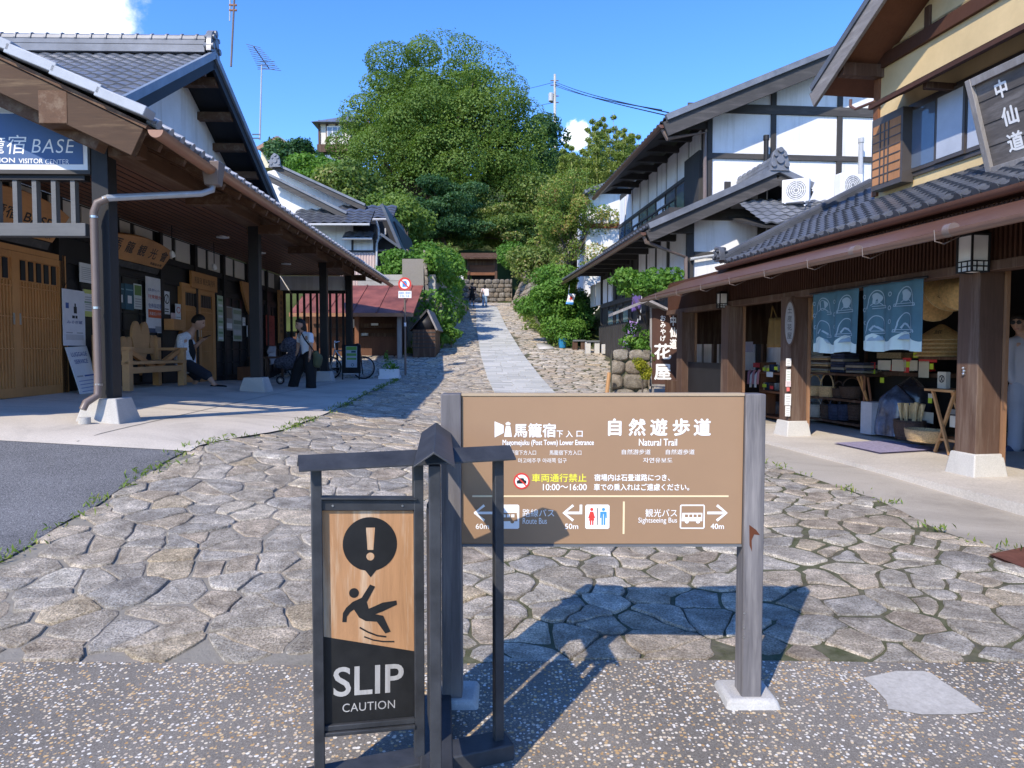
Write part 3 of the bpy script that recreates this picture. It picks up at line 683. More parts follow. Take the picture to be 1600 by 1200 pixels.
def onigawara(name, p, d, w, h, mat, parent):
    """ogre-tile ridge end: scrolled plate with a boss and side curls"""
    d = Vector(d).normalized(); s_ = Vector((d.y, -d.x, 0)); A = plane(p, s_, (0, 0, 1))
    b = MB(A); b.prism([(-w * .6, -h * .35), (w * .6, -h * .35), (w * .55, h * .2), (w * .42, h * .62), (w * .18, h * .82), (-w * .18, h * .82), (-w * .42, h * .62), (-w * .55, h * .2)], -.05, .05)
    for (x, y, r) in ((0, h * .2, w * .24), (-w * .42, -.05 * h, w * .16), (w * .42, -.05 * h, w * .16), (-w * .3, h * .46, w * .12), (w * .3, h * .46, w * .12), (0, h * .72, w * .17)):
        b.lathe([(r, -.09), (r, .08), (r * .7, .11), (r * .2, .12)], 12, Matrix.Translation((x, y, 0)))
    return b.build(name, mat, parent, bevel=.006)
vc = thing('visitor_centre', 'long dark timber building with tiled porch roof, colonnade and white gable on the left', 'building', vw(-3, 8, .8))
ZC = 3.78
# -- main block behind the porch: gable faces the road
gx = -2.0                                                             # gable wall plane in u
def gv(px, u): # v where sight line px crosses plane u
    d = pdir(px, 550); a = VI.to_3x3() @ d; o = VI @ Vector((0, 0, H0)); return o.y + a.y * (u - o.x) / a.x
vf, vr, vm = 3.0, 10.5, 6.5                                           # front eave, rear eave, ridge (v)
ze_, zr_ = 5.28, 7.39
sl2 = (zr_ - ze_) / (vm - vf + .0)
b = MB(V)
b.box(-14, gx - .05, vf + .55, vr - .55, 3.9, ze_ - .0)
b.prism([(vf + .55, ze_), (vr - .55, ze_), (vr - .55, ze_ + .33), (vm, zr_ - .12), (vf + .55, ze_ + .33)], 0, 14 + gx, Matrix(((0, 0, -1, gx), (1, 0, 0, 0), (0, 1, 0, 0), (0, 0, 0, 1))))
b.build('upper_wall', M['plaster'], vc, smooth=0)
up = Vector((0, vm - vf, zr_ - ze_)).normalized(); Ls = math.hypot(vm - vf, zr_ - ze_)
b = MB(); e = MB(); u1 = gx + .78
upw = V.to_3x3() @ up; ew = V.to_3x3() @ Vector((1, 0, 0))
tiles(b, vw(u1 - 9.6, vf, ze_), ew, upw, 36, 15, .262, Ls / 15, ends=e)
roofmesh(b, e, 'upper_roof', [M['tile'], M['tileend']], vc)
b = MB(); up2 = Vector((0, vm - vr, zr_ - ze_)).normalized(); tiles(b, vw(u1, vr, ze_), -ew, V.to_3x3() @ up2, 36, 15, .262, Ls / 15); b.build('upper_roof', M['tile'], vc, smooth=30)
b = MB(); b.beam(vw(u1 - 4.8, vf + .02, ze_ - .04), vw(u1 - 4.8, vm, zr_ - .06), 9.6, .03); b.beam(vw(u1 - 4.8, vr - .02, ze_ - .04), vw(u1 - 4.8, vm, zr_ - .06), 9.6, .03); b.build('roof_boarding', M['char_h'], vc)
b = MB(); ridge(b, vw(u1 - 9.6, vm, zr_ + .05), vw(u1 - .12, vm, zr_ + .05), .34, .28, .29); b.build('ridge', M['tile'], vc)
onigawara('ridge_end_tile', vw(u1 - .02, vm, zr_ + .14), V.to_3x3() @ Vector((1, 0, 0)), .38, .38, M['tile'], vc)
for (va, s_) in ((vf, 1), (vr, -1)):                                   # barge boards with tile verge
    b = MB(); b.beam(vw(u1 - .03, va - .06 * s_, ze_ - .17), vw(u1 - .03, vm, zr_ - .13), .06, .24); b.build('barge_board', M['char_h'], vc)
    b = MB(); b.beam(vw(u1 + .01, va, ze_ + .02), vw(u1 + .01, vm, zr_ + .02), .07, .13); b.build('verge_tiles', plain('slate_blue_verge', (.19, .23, .28), .4, .2), vc)
for k in range(5):                                                     # purlin ends under the verge
    for s_, va in ((1, vf), (-1, vr)):
        t = (k + .6) / 5; vv = lerp(va, vm, t); zz = lerp(ze_, zr_, t) - .2
        if s_ < 0 or k > 3:
            b = MB(V); b.box(gx - .1, u1 - .08, vv - .08, vv + .08, zz - .12, zz + .04); b.build('purlin', M['brown'], vc)
b = MB(); b.tube([vw(u1 - 9, vf - .09, ze_ - .04), vw(u1 - .25, vf - .09, ze_ - .04)], .055, 10); b.build('gutter', M['gutter'], vc)
b = MB()
pts = [vw(gx + .02, vv, zz) for vv, zz in ((4.55, 5.05), (4.55, 6.0))]; b.tube(pts, .008, 6)
b.tube([vw(gx + .02, vv, zz) for vv, zz in ((4.7, 6.25), (5.15, 6.0), (5.15, 5.75), (5.9, 4.9))], .008, 6); b.build('wall_cable', M['black'], vc)
# -- porch roof: eave on the road side, verge facing the camera
ue, ze = .93, 3.80; slp = .475; v0, v1 = -.78, 14.9
pin = Vector((-1, 0, slp)).normalized()
b = MB(); e = MB(); nc = int((v1 - v0) / .262)
tiles(b, vw(ue, v0 + .05, ze), V.to_3x3() @ Vector((0, 1, 0)), V.to_3x3() @ pin, nc, 12, (v1 - v0 - .05) / nc, 3.3 / 12, ends=e)
roofmesh(b, e, 'porch_roof', [M['tile'], M['tileend']], vc)
b = MB(); tiles(b, vw(ue - 3.0, v0 + .05, ze + 3.0 * slp), V.to_3x3() @ Vector((0, 1, 0)), V.to_3x3() @ pin, 14, 18, (4.3) / 14, 5.5 / 18); b.build('porch_roof', M['tile'], vc, smooth=30)
b = MB(); b.beam(vw(ue - .02, (v0 + v1) / 2, ze - .05), vw(-2.1, (v0 + v1) / 2, ze - .05 + (ue + 2.08) * slp), v1 - v0, .04, (0, 0, 1)); b.build('eave_boarding', M['brown'], vc)
b = MB(); b.beam(vw(-1.9, v0 + 2.2, ze - .05 + (ue + 1.9) * slp), vw(-8, v0 + 2.2, ze - .05 + (ue + 8) * slp), 4.3, .04); b.build('eave_boarding', M['brown'], vc)
# verge of the porch gable
xb = 10
b = MB()
k = 0
while k < 16:
    a0 = ue + .02 - k * .42; b.beam(vw(a0, v0 - .01, ze + (ue - a0) * slp + .075), vw(a0 - .47, v0 - .01, ze + (ue - a0 + .47) * slp + .045), .2, .10); k += 1
b.build('verge_tiles', M['verge'], vc, bevel=.01)
M['barge'] = wood('weathered_barge_board', (.068, .036, .019), 'x', var=.6, worn=(.18, .118, .066))
b = MB(); b.beam(vw(ue - .12, v0 + .07, ze - .19), vw(ue - 7, v0 + .07, ze - .19 + 6.88 * slp), .09, .30); b.build('barge_board', M['barge'], vc, bevel=.008)
b = MB(); b.beam(vw(ue - .3, v0 + .13, ze - .05), vw(ue - 7, v0 + .13, ze - .05 + 6.7 * slp), .05, .16); b.build('barge_filler', M['black'], vc)
b = MB(); b.beam(vw(.62, -.35, 3.86), vw(-7, -.35, 3.86 + 7.62 * slp * .0), .01, .01)
b = MB(); b.beam(vw(.35, v0 + .3, 3.70), vw(-1.0, v0 + .3, 4.31), .16, .26); b.beam(vw(-1.0, v0 + .3, 4.31), vw(-7.0, v0 + .3, 4.31 + 6 * slp), .16, .22); b.build('gable_rafter', M['brown'], vc, bevel=.006)
b = MB(V); b.box(-.14, .14, v0 + .02, 13.4, ZC + .0, 4.1); b.build('eave_beam', M['brown'], vc, bevel=.008)
for k in range(26):                                                    # rafters under the eave
    vv = v0 + .5 + k * .58
    if vv < v1 - .2: b = MB(); b.beam(vw(ue - .12, vv, ze - .12), vw(.1, vv, ze - .12 + (ue - .2) * slp), .06, .08); b.build('rafter', M['brown'], vc)
for vv in (.0, 2.5, 5.0, 7.5, 10.1, 13.2):
    b = MB(V); b.box(-.1, .5, vv - .08, vv + .08, ZC - .13, ZC + .03); b.build('bracket_beam', M['brown'], vc, bevel=.006)
b = MB(V); b.box(-2.0, -.13, v0 + .9, 13.3, ZC + .02, ZC + .05); b.build('porch_ceiling', M['ceil'], vc)
b = MB(V)
for k in range(14): b.box(-1.98 + k * .135, -1.968 + k * .135, v0 + .9, 13.3, ZC + .012, ZC + .021)
b.build('ceiling_joints', M['black'], vc)
# gutter and pipe
b = MB(); gz = ze - .085
for va, vb in ((v0 - .02, .52), (.66, v1 + .05)):
    pr = [(.075 * math.cos(R(a)), .075 * math.sin(R(a))) for a in range(180, 361, 20)]
    vs = []; n = len(pr)
    for vv, zz in ((va, gz), (vb, gz - .03)): vs += [vw(ue + .075 + x, vv, zz + y) for x, y in pr] + [vw(ue + .075 + x * .92, vv, zz + y * .92) for x, y in pr]
    b.add(vs, [(i, i + 1, 2 * n + i + 1, 2 * n + i) for i in range(n - 1)] + [(n + i, 3 * n + i, 3 * n + i + 1, n + i + 1) for i in range(n - 1)] + [(0, n, n * 3, n * 2), (n - 1, 3 * n - 1, 4 * n - 1, 2 * n - 1)] + [tuple(range(n))] )
b.build('gutter', M['gutter'], vc, smooth=40)
b = MB(V); b.frustum(ue - .03, ue + .19, .5, .7, gz + .05, gz - .22, .03); b.build('rain_head', M['pipe'], vc, bevel=.01)
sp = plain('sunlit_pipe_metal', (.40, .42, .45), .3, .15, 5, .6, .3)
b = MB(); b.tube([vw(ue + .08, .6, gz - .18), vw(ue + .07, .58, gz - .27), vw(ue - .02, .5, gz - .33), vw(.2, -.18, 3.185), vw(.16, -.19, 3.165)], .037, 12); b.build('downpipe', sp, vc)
b = MB(); f0 = vfloor(-.1, -.2); b.tube([vw(.2, -.18, 3.18), vw(.1, -.2, 3.13), vw(.06, -.2, 3.03), vw(.06, -.2, f0 + .45), vw(.06, -.22, f0 + .27), vw(.0, -.33, f0 + .2), vw(-.02, -.36, f0 + .13)], [.038, .04, .04, .04, .04, .04, .037], 12); b.build('downpipe', M['pipe'], vc)
for zz in (2.98, 2.02, 1.2): b = MB(); b.tube([vw(.06, -.2, zz - .012), vw(.06, -.2, zz + .012)], .046, 12); b.build('pipe_clip', M['steel'], vc)
b = MB(); b.tube([vw(.0, -.37, f0 - .02), vw(.0, -.37, f0 + .05)], .06, 12); b.build('drain_pipe', M['footing'], vc)
# pillars on concrete footings
for k, vv in enumerate((0, 5.0, 10.1, 13.2)):
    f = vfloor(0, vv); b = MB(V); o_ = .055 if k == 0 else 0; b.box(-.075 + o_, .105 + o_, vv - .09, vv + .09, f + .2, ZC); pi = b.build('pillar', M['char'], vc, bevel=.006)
    b = MB(V); b.frustum(-.245 + o_, .245 + o_, vv - .245, vv + .245, f - .05, f + .235, .075); b.build('pillar_footing', M['footing'], pi, bevel=.012)
# front screen between p1 and the far side of the porch gable
for k in range(18): b = MB(V); x = -.245 - k * .205; b.box(x - .024, x + .024, -.045, .03, 2.93, 3.48); b.build('lattice_bar', M['greywood_h'], vc)
b = MB(V); b.box(-5, -.106, -.07, .05, 2.80, 2.94); b.build('lattice_rail', M['greywood_h'], vc, bevel=.005)
b = MB(V); b.box(-5, -.106, -.06, .05, 3.40, 3.49); b.build('lattice_rail', M['char'], vc)
b = MB(V); b.prism([(-5, 3.49), (-.106, 3.49), (-.106, 4.12), (-1, 4.5), (-5, 6.35)], -.02, .03, Matrix(((1, 0, 0, 0), (0, 0, -1, 0), (0, 1, 0, 0), (0, 0, 0, 1)))); b.build('gable_panel', M['cream'], vc, smooth=0)
# side wall under the porch
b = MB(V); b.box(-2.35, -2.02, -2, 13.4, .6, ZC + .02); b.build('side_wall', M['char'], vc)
for k in range(20):
    vv = -1.6 + k * .80
    if vv + .6 < 13.3: b = MB(V); b.box(-2.025, -2.0, vv, vv + .64, 3.36, ZC - .01); b.build('frieze_panel', M['cream'], vc)
b = MB(V); b.box(-2.03, -1.96, -2, 13.4, 3.24, 3.35); b.build('wall_rail', M['char_h'], vc); b = MB(V); b.box(-2.03, -1.97, -2, 13.4, 2.86, 2.96); b.build('wall_rail', M['char_h'], vc)
for k in range(9):
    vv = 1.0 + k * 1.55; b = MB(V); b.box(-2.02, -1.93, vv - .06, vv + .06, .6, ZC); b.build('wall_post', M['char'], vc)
M['darkglass'] = plain('dark_window_glass', (.02, .022, .026), .3, .3, 2, .2)
for (va, vb) in ((3.1, 5.5), (8.3, 10.3), (10.75, 12.9)):              # dark glazed screens with thin bars
    b = MB(V); b.box(-2.03, -2.0, va, vb, 1.0, 2.84); w_ = b.build('window', M['darkglass'], vc)
    b = MB(V)
    for k in range(5): vv = lerp(va, vb, k / 4); b.box(-2.0, -1.97, vv - .02, vv + .02, 1.0, 2.84)
    for k in range(7): zz = lerp(1.0, 2.84, k / 6); b.box(-1.999, -1.972, va, vb, zz - .015, zz + .015)
    b.build('window_bars', M['char'], w_)
def slat_door(va, vb, z1=2.88):
    z0 = vfloor(-2, (va + vb) / 2) - .01; b = MB(V); b.box(-2.0, -1.96, va, vb, z0, z1); d = b.build('door', M['cedar'], vc); m = (va + vb) / 2; h = z1 - z0
    b = MB(V)
    for a, c in ((va, m), (m, vb)):
        for s_ in (a, c - .07): b.box(-1.962, -1.93, s_, s_ + .07, z0, z1)
        b.box(-1.962, -1.932, a, c, z0, z0 + .12); b.box(-1.962, -1.932, a, c, z1 - .09, z1)
        n = 14
        for k in range(n): vv = lerp(a + .07, c - .07, (k + .5) / n); b.box(-1.962, -1.938, vv - .012, vv + .012, z0 + .12, z1 - .38 if True else z1)
        for zz in (.33, .55, .76): b.box(-1.962, -1.936, a, c, z0 + h * zz, z0 + h * zz + .015)
    b.build('door_slats', M['cedar'], d)
    for a, c in ((va, m), (m, vb)):
        b = MB(V)
        for k in range(5): vv = lerp(a + .09, c - .09, (k + .5) / 5); b.box(-1.9595, -1.944, vv - .045, vv + .045, z1 - .36, z1 - .1)
        b.build('door_pane', M['darkglass'], d)
    b = MB(V); b.box(-1.935, -1.925, m - .075, m - .045, z0 + .95, z0 + 1.1); b.box(-1.935, -1.925, m + .045, m + .075, z0 + .95, z0 + 1.1); b.build('door_pull', M['steel'], d)
    b = MB(V); b.box(-2.01, -1.93, va - .09, va - .005, z0, z1 + .08); b.box(-2.01, -1.93, vb + .005, vb + .09, z0, z1 + .08); b.box(-2.01, -1.935, va - .0, vb + .0, z1 + .005, z1 + .08); b.build('door_frame', M['cedar'], d)
slat_door(.55, 2.55, 2.86); slat_door(6.55, 8.05, 2.86)
# end screen at the far side
b = MB(V); b.box(-2.0, -.1, 13.2, 13.26, 3.36, ZC); b.build('end_panel', M['plaster'], vc)
for zz in (3.32, 1.05): b = MB(V); b.box(-2.0, -.1, 13.19, 13.27, zz - .05, zz + .04); b.build('screen_rail', M['char_h'], vc)
for k in range(10): b = MB(V); x = -1.88 + k * .19; b.box(x - .03, x + .03, 13.2, 13.26, .85, 3.3); b.build('screen_bar', M['char'], vc)
# lamps under the ceiling
for (uu, vv) in ((-1.0, 2.0), (-1.0, 6.2), (-1.0, 10.4), (-1.0, 8.4)):
    p = vw(uu, vv, ZC + .01); l_ = thing('ceiling_light', 'round white recessed downlight in the brown porch ceiling', 'lamp', p, 'downlights in the porch ceiling')
    b = MB(); b.lathe([(.12, -.012), (.12, .012), (.0, .012)][:2] + [(.115, .013)], 20, Matrix.Translation(p)); b.build('trim_ring', M['white'], l_)
    b = MB(); b.lathe([(.095, -.016), (.095, -.011)], 20, Matrix.Translation(p)); b.build('diffuser', M['paper'], l_)
for k, (uu, vv) in enumerate(((-1.45, 5.0), (-1.45, 6.9))):
    p = vw(uu, vv, 3.3); l_ = thing('pendant_lamp', 'small spotlight hanging on a thin rod from the porch ceiling', 'lamp', vw(uu, vv, ZC), 'hanging spotlights under the porch')
    b = MB(); b.tube([p, vw(uu, vv, ZC + .02)], .008, 6); b.build('rod', M['black'], l_)
    b = MB(); b.lathe([(.02, .06), (.045, .02), (.05, -.05), (.03, -.06)], 12, Matrix.Translation(p) @ Matrix.Rotation(R(35), 4, 'X')); b.build('lamp_head', M['white'], l_)
# ---------------------------------------------------------------- signs and posters on it
def vplane(u, va, vb, z0, z1):
    """unit plane on the side wall: local x 0..1 runs along the wall away from the camera, y 0..1 up, z out"""
    o = vw(u, va, z0); ax = vw(u, vb, z0) - o; n = V.to_3x3() @ Vector((1, 0, 0)); h = z1 - z0
    return Matrix(((ax.x, 0, n.x, o.x), (ax.y, 0, n.y, o.y), (0, h, n.z, o.z), (0, 0, 0, 1)))
def pxv(x, u=-1.96): return gv(x, u)
def pz(x, y, u=-1.96):
    v = gv(x, u); p = vw(u, v, 0); return at(x, y, p.y).z
def wallrect(x0, x1, ym0, ym1, u=-1.955):
    """poster box from its photo edges: left x, right x, top and bottom y at mid width"""
    va, vb = gv(x0, u), gv(x1, u); xm = (x0 + x1) / 2; return vplane(u, va, vb, pz(xm, ym1, u), pz(xm, ym0, u))
# big sign on the gable
b = MB(V); b.box(-2.4, -.05, -.085, -.03, 3.50, 4.10); BS = b.build('base_sign', M['white'], None, bevel=.003); tag(BS, 'large blue and white sign lettered BASE on the gable of the visitor centre', 'sign')
b = MB(V); b.box(-2.4, -.10, -.089, -.0851, 3.56, 4.09); b.build('blue_field', plain('navy_sign_face', (.06, .12, .26), .5, .06), BS)
b = MB(V); b.box(-2.44, -.022, -.10, -.03, 3.455, 3.497); b.box(-.047, -.022, -.1, -.03, 3.497, 4.1); b.build('sign_frame', M['darkgrey_h'], BS)
SPm = plane(vw(0, -.0905, 0), V.to_3x3() @ Vector((1, 0, 0)), (0, 0, 1))
b = MB(SPm); kx = 7.72 / F
def bx(x): return at(x, 240, 7.71).x + 4.5
def bz(y): return at(100, y, 7.72).z
b.text('宿', None, bx(28), bz(227), 30 * kx, 29 * kx, .0, z=0, shear=.15); b.text('籠', None, bx(-3), bz(228), 27 * kx, 26 * kx, 0, shear=.15); b.text('馬', None, bx(-36), bz(228), 27 * kx, 26 * kx, 0, shear=.15); b.text('BASE', None, bx(84), bz(229), 66 * kx, 21 * kx, -.005, 1.1, shear=.2)
b.text('INFORMATION', None, bx(-22), bz(251.5), 92 * kx, 7.5 * kx, .015); b.text('VISITOR', None, bx(49), bz(252.5), 37 * kx, 7.5 * kx, .015); b.text('CENTER', None, bx(89.5), bz(253.5), 36 * kx, 7.5 * kx, -.01)
b.build('lettering', M['ink'], BS, smooth=0)
# hanging wooden plaques
def plaque(name, label, va, vb, zb, zt, arch, texts, leanout=.22, u0=-1.9):
    W = vb - va; o = vw(u0, va, zb); ax = V.to_3x3() @ Vector((0, 1, 0)); ay = (V.to_3x3() @ Vector((leanout, 0, 0))) + Vector((0, 0, zt - zb)); H = ay.length
    A = plane(o, ax, ay); n = 14
    outl = [(.07 * W, 0), (.93 * W, 0)] + [(W * (1 - i / n), H * (.74 + arch * math.sin(math.pi * i / n) ** .8)) for i in range(n + 1)]
    b = MB(A); b.prism(outl, -.035, .035); o_ = b.build(name, M['cedar_h'], None, smooth=30, bevel=.008); tag(o_, label, 'sign')
    b = MB(A)
    for (t, x, y, w_, h_, col) in texts: b.bold(t, x * W, y * H, w_ * W, h_ * H, .016, z=.0365)
    b.build('brushed_lettering', M['black'], o_, smooth=0)
    b = MB(A); b.box(.08 * W, .92 * W, -.12, -.01, -.05, .02); b.build('hanging_rail', M['darkgrey_h'], o_)
    return o_
va, vb = gv(174, -1.75), gv(271, -1.75); zb = pz(222, 412, -1.9); zt = pz(222, 367, -1.7)
pl = plaque('wooden_plaque', 'fan-shaped wooden plaque with brushed black characters 馬籠観光會 under the porch', va, vb, zb, zt, .22, [(c, .13 + .185 * k, .5 - .0 * k, .12, .42, 0) for k, c in enumerate('馬籠観光會')] + [('馬籠脇本陣', .8, .13, .2, .1, 0)])
va, vb = gv(-60, -1.75), gv(110, -1.75); zb = pz(60, 372, -1.9); zt = pz(60, 316, -1.7)
plaque('wooden_plaque', 'rounded wooden plaque lettered INFORMATION VISITOR CENTER behind the grey lattice', va, vb, zb, zt + .1, .26, [('INFORMATION  VISITOR CENTER', .5, .12, .78, .11, 0), ('馬籠宿 BASE', .5, .46, .7, .3, 0)])
b = MB(wallrect(298, 338, 428, 453)); b.box(0, 1, 0, 1, 0, .05); s_ = tag(b.build('door_sign', M['cedar_h'], None, bevel=.004), 'small orange wooden name board over the second sliding door', 'sign'); b = MB(wallrect(298, 338, 428, 453)); b.text('馬籠宿 観光案内所', None, .5, .5, .8, .4, .0, z=.0505); b.build('lettering', M['black'], s_, smooth=0)
# posters: body, coloured fields, text lines
def poster(label, rect, bodyc, fields=(), texts=(), u=-1.955, thick=.012, cat='poster', name='poster'):
    A = rect if isinstance(rect, Matrix) else wallrect(*rect, u)
    b = MB(A); b.box(0, 1, 0, 1, 0, thick); o = tag(b.build(name, flat('poster_paper', bodyc, .7)), label, cat)
    groups = {}
    for (x0, y0, x1, y1, c) in fields: groups.setdefault(c, []).append((x0, y0, x1, y1))
    for q, (c, rs) in enumerate(groups.items()):
        b = MB(A)
        for k, (x0, y0, x1, y1) in enumerate(rs): b.box(x0, x1, y0, y1, thick * .5, thick + .001 + .0007 * q + .0001 * k)
        b.build('printed_field', flat('printed_colour', c, .6), o)
    tg = {}
    for (t, x, y, w_, h_, c) in texts: tg.setdefault(c, []).append((t, x, y, w_, h_))
    for q, (c, ts) in enumerate(tg.items()):
        b = MB(A)
        for (t, x, y, w_, h_) in ts: b.text(t, None, x, y, w_, h_, .0, z=thick + .006 + .0005 * q)
        b.build('printed_text', flat('print_ink', c, .6), o, smooth=0)
    return o
W_ = (.70, .70, .68); BL_ = (.05, .10, .30); RD = (.60, .09, .05); GR = (.10, .30, .10); K_ = (.03, .03, .03); GY = (.35, .35, .36); YG = (.55, .58, .18); TQ = (.04, .09, .11)
poster('white notice sheet of small black print left of the taupe downpipe', (127, 150, 412, 442), W_, [(.1, .15 + .1 * k, .9, .18 + .1 * k, GY) for k in range(7)])
poster('yellow and white timetable sheet behind the taupe downpipe', (132, 152, 453, 495), W_, [(0, .85, 1, 1, YG), (0, 0, 1, .2, YG), (.05, .5, .95, .56, GR)] + [(.1, .25 + .09 * k, .9, .28 + .09 * k, GY) for k in range(6)])
tall = poster('tall white banner with a blue bottle picture hanging beside the cedar door', (99, 133, 453, 540), (.66, .66, .69), [(.12, .66, .26, .76, BL_), (.48, .58, .62, .70, K_), (.52, .70, .58, .76, K_), (.40, .49, .52, .54, K_), (.55, .49, .64, .54, K_), (.12, .22, .4, .24, GY), (.6, .22, .88, .24, GY), (.1, .1, .9, .2, (.5, .5, .52))], [('みそぎ蔵', .5, .42, .7, .06, BL_)], u=-1.9, cat='banner', name='hanging_banner')
b = MB(wallrect(99, 133, 453, 540, -1.9)); b.tube([(.05, 1, 0), (.5, 1.24, -.03), (.95, 1, 0)], .004, 5); b.build('cord', M['black'], tall)
lb = vplane(0, 0, 1, 0, 1)
yt = vw(-1.9, gv(100, -1.9), 0).y; yt2 = vw(-1.9, gv(133, -1.9), 0).y; yb = vw(-1.62, gv(126, -1.62), 0).y
o_ = at(126, 620, yb); TL_ = at(101, 543, yt); TR_ = at(134, 541, yt2); ax = TR_ - TL_; ay = TL_ - o_; nrm = ax.cross(ay).normalized()
A = Matrix(((ax.x, ay.x, nrm.x, o_.x), (ax.y, ay.y, nrm.y, o_.y), (ax.z, ay.z, nrm.z, o_.z), (0, 0, 0, 1)))
poster('white LUGGAGE SERVICE board with blue lettering leaning on the dark wall', A, (.68, .68, .68), [(.45, .38, .9, .41, BL_), (.1, .38, .38, .41, GY)] + [(.12, .08 + .07 * k, .8, .095 + .07 * k, (.2, .26, .45)) for k in range(4)], [('LUGGAGE', .5, .84, .74, .085, BL_), ('SERVICE', .5, .69, .62, .085, BL_)], cat='sign board', name='luggage_board')
poster('narrow dark blue banner with white and gold marks right of the first pillar', (175, 182, 428, 492), (.03, .04, .05), [(.2, .8, .8, .88, W_), (.3, .6, .7, .66, W_), (.2, .2, .8, .3, (.4, .28, .1)), (.2, .05, .7, .12, (.4, .28, .1))])
poster('left dark teal poster with a pale square above the heart bench', (182.5, 196, 442, 482), TQ, [(.28, .25, .75, .55, W_), (.1, .75, .9, .8, (.2, .3, .33))])
poster('right dark teal poster with a pale square above the heart bench', (196.8, 210, 444, 484), (.05, .12, .16), [(.28, .25, .75, .55, W_), (.1, .75, .9, .8, (.2, .35, .38))])
poster('small leaflet with a green photograph beside the two teal posters', (210.8, 222.5, 444, 483), (.60, .64, .60), [(.05, .55, .95, .95, (.16, .26, .08))] + [(.1, .08 + .1 * k, .9, .12 + .1 * k, GY) for k in range(4)])
poster('big white poster with red and navy characters above the seated man', (229.5, 255, 434, 520), (.72, .70, .69), [(.93, .1, 1, 1, (.60, .22, .16)), (.1, .27, .88, .42, (.62, .13, .05)), (.05, .0, .6, .08, (.08, .1, .16)), (.5, .02, .95, .12, GY)], [('お買い物キャンペーン', .5, .77, .8, .06, BL_), ('往来観光', .5, .65, .82, .075, RD), ('金券指定宿', .5, .49, .82, .085, BL_), ('馬籠宿 5千円', .5, .345, .7, .06, W_)])
poster('white no-smoking notice right of the big red lettered poster', (256, 266, 455, 491), W_, [(.2, .1, .8, .14, K_), (.2, .2, .8, .24, K_)], [('○', .5, .66, .78, .42, K_), ('/', .5, .66, .3, .3, K_)])
poster('small white card with a red ring beside the cedar door', (275, 283, 475, 499), W_, [(.1, .1, .9, .16, GY)], [('○', .5, .6, .75, .42, RD)])
poster('tall thin strip of timetables right of the second cedar door', (340.5, 349, 462, 533), (.45, .52, .38), [(.1, .04 + .12 * k, .9, .09 + .12 * k, (.18, .3, .14) if k % 2 else W_) for k in range(8)])
poster('brown mountain photograph poster between the timetables', (352.5, 363.5, 479, 516), (.35, .33, .32), [(.08, .5, .92, .95, (.22, .18, .14)), (.08, .08, .92, .3, W_)])
poster('grey-green map poster left of the second pillar', (364.5, 377.5, 482, 533), (.42, .45, .40), [(.05, .05 + .155 * k, .95, .17 + .155 * k, c) for k, c in enumerate(((.2, .26, .14), (.5, .5, .48), (.3, .34, .3), (.18, .22, .16), (.46, .48, .44), (.25, .3, .2)))])
poster('tiny white card above the low white card by the second pillar', (379.5, 383.5, 496, 509), W_, [(.2, .3, .8, .4, GY)]); poster('low white card left of the second pillar', (386, 390, 509, 526), W_, [(.2, .2, .8, .7, BL_)])
poster('red banner with faint dark characters in the far porch bay', (416, 429, 493, 540), (.36, .07, .05), [], [('の', .5, .7, .4, .18, (.15, .02, .02)), ('れ', .5, .4, .4, .18, (.15, .02, .02))], cat='banner', name='red_banner')
vb_ = poster('tall upright orange name board at the far end of the porch wall', (434.5, 441.5, 454, 536), (.42, .215, .085), [], [(c, .5, .88 - .11 * k, .5, .07, K_) for k, c in enumerate('馬籠観光案内所')], thick=.04, cat='sign', name='upright_sign')
b = MB(wallrect(376, 389, 441, 490, -1.9)); b.prism([(0, 1), (1, 1), (1, 0), (.75, .1), (.1, .72)][::-1], 0, .06); tag(b.build('wedge_plaque', M['cedar_h']), 'orange wedge-shaped wooden plaque half hidden by the second pillar', 'sign')
# ================================================================ souvenir shop on the right
Q = frame(4.67, 7.1, -.155, 1); QI = Q.inverted(); QV = Q.to_3x3() @ Vector((0, 1, 0)); QU = Q.to_3x3() @ Vector((1, 0, 0))
def sw(u, v, z): return Q @ Vector((u, v, z))
def sv(px, u):
    d = pdir(px, 550); a = QI.to_3x3() @ d; o = QI @ Vector((0, 0, H0)); return o.y + a.y * (u - o.x) / a.x
def sz(px, py, u): p = sw(u, sv(px, u), 0); return at(px, py, p.y).z
def sfloor(u, v): p = Q @ Vector((u, v, 0)); return zg(p.x, p.y)
FZ = .325
sh = thing('souvenir_shop', 'open-fronted dark timber shop with tiled pent roof and ochre upper storey on the right', 'shop building', sw(1, 3, .3))
VE = 8.3; VN = -4.2
b = MB(Q); b.box(-.75, 4.5, VN, VE, -.2, FZ); b.build('floor', M['shopfloor'], sh)
M['jamb'] = wood('tan_door_jamb', (.26, .14, .075), 'z', var=.3)
PV = [0, sv(1240, 0), sv(1143, 0), sv(1071, 0)]
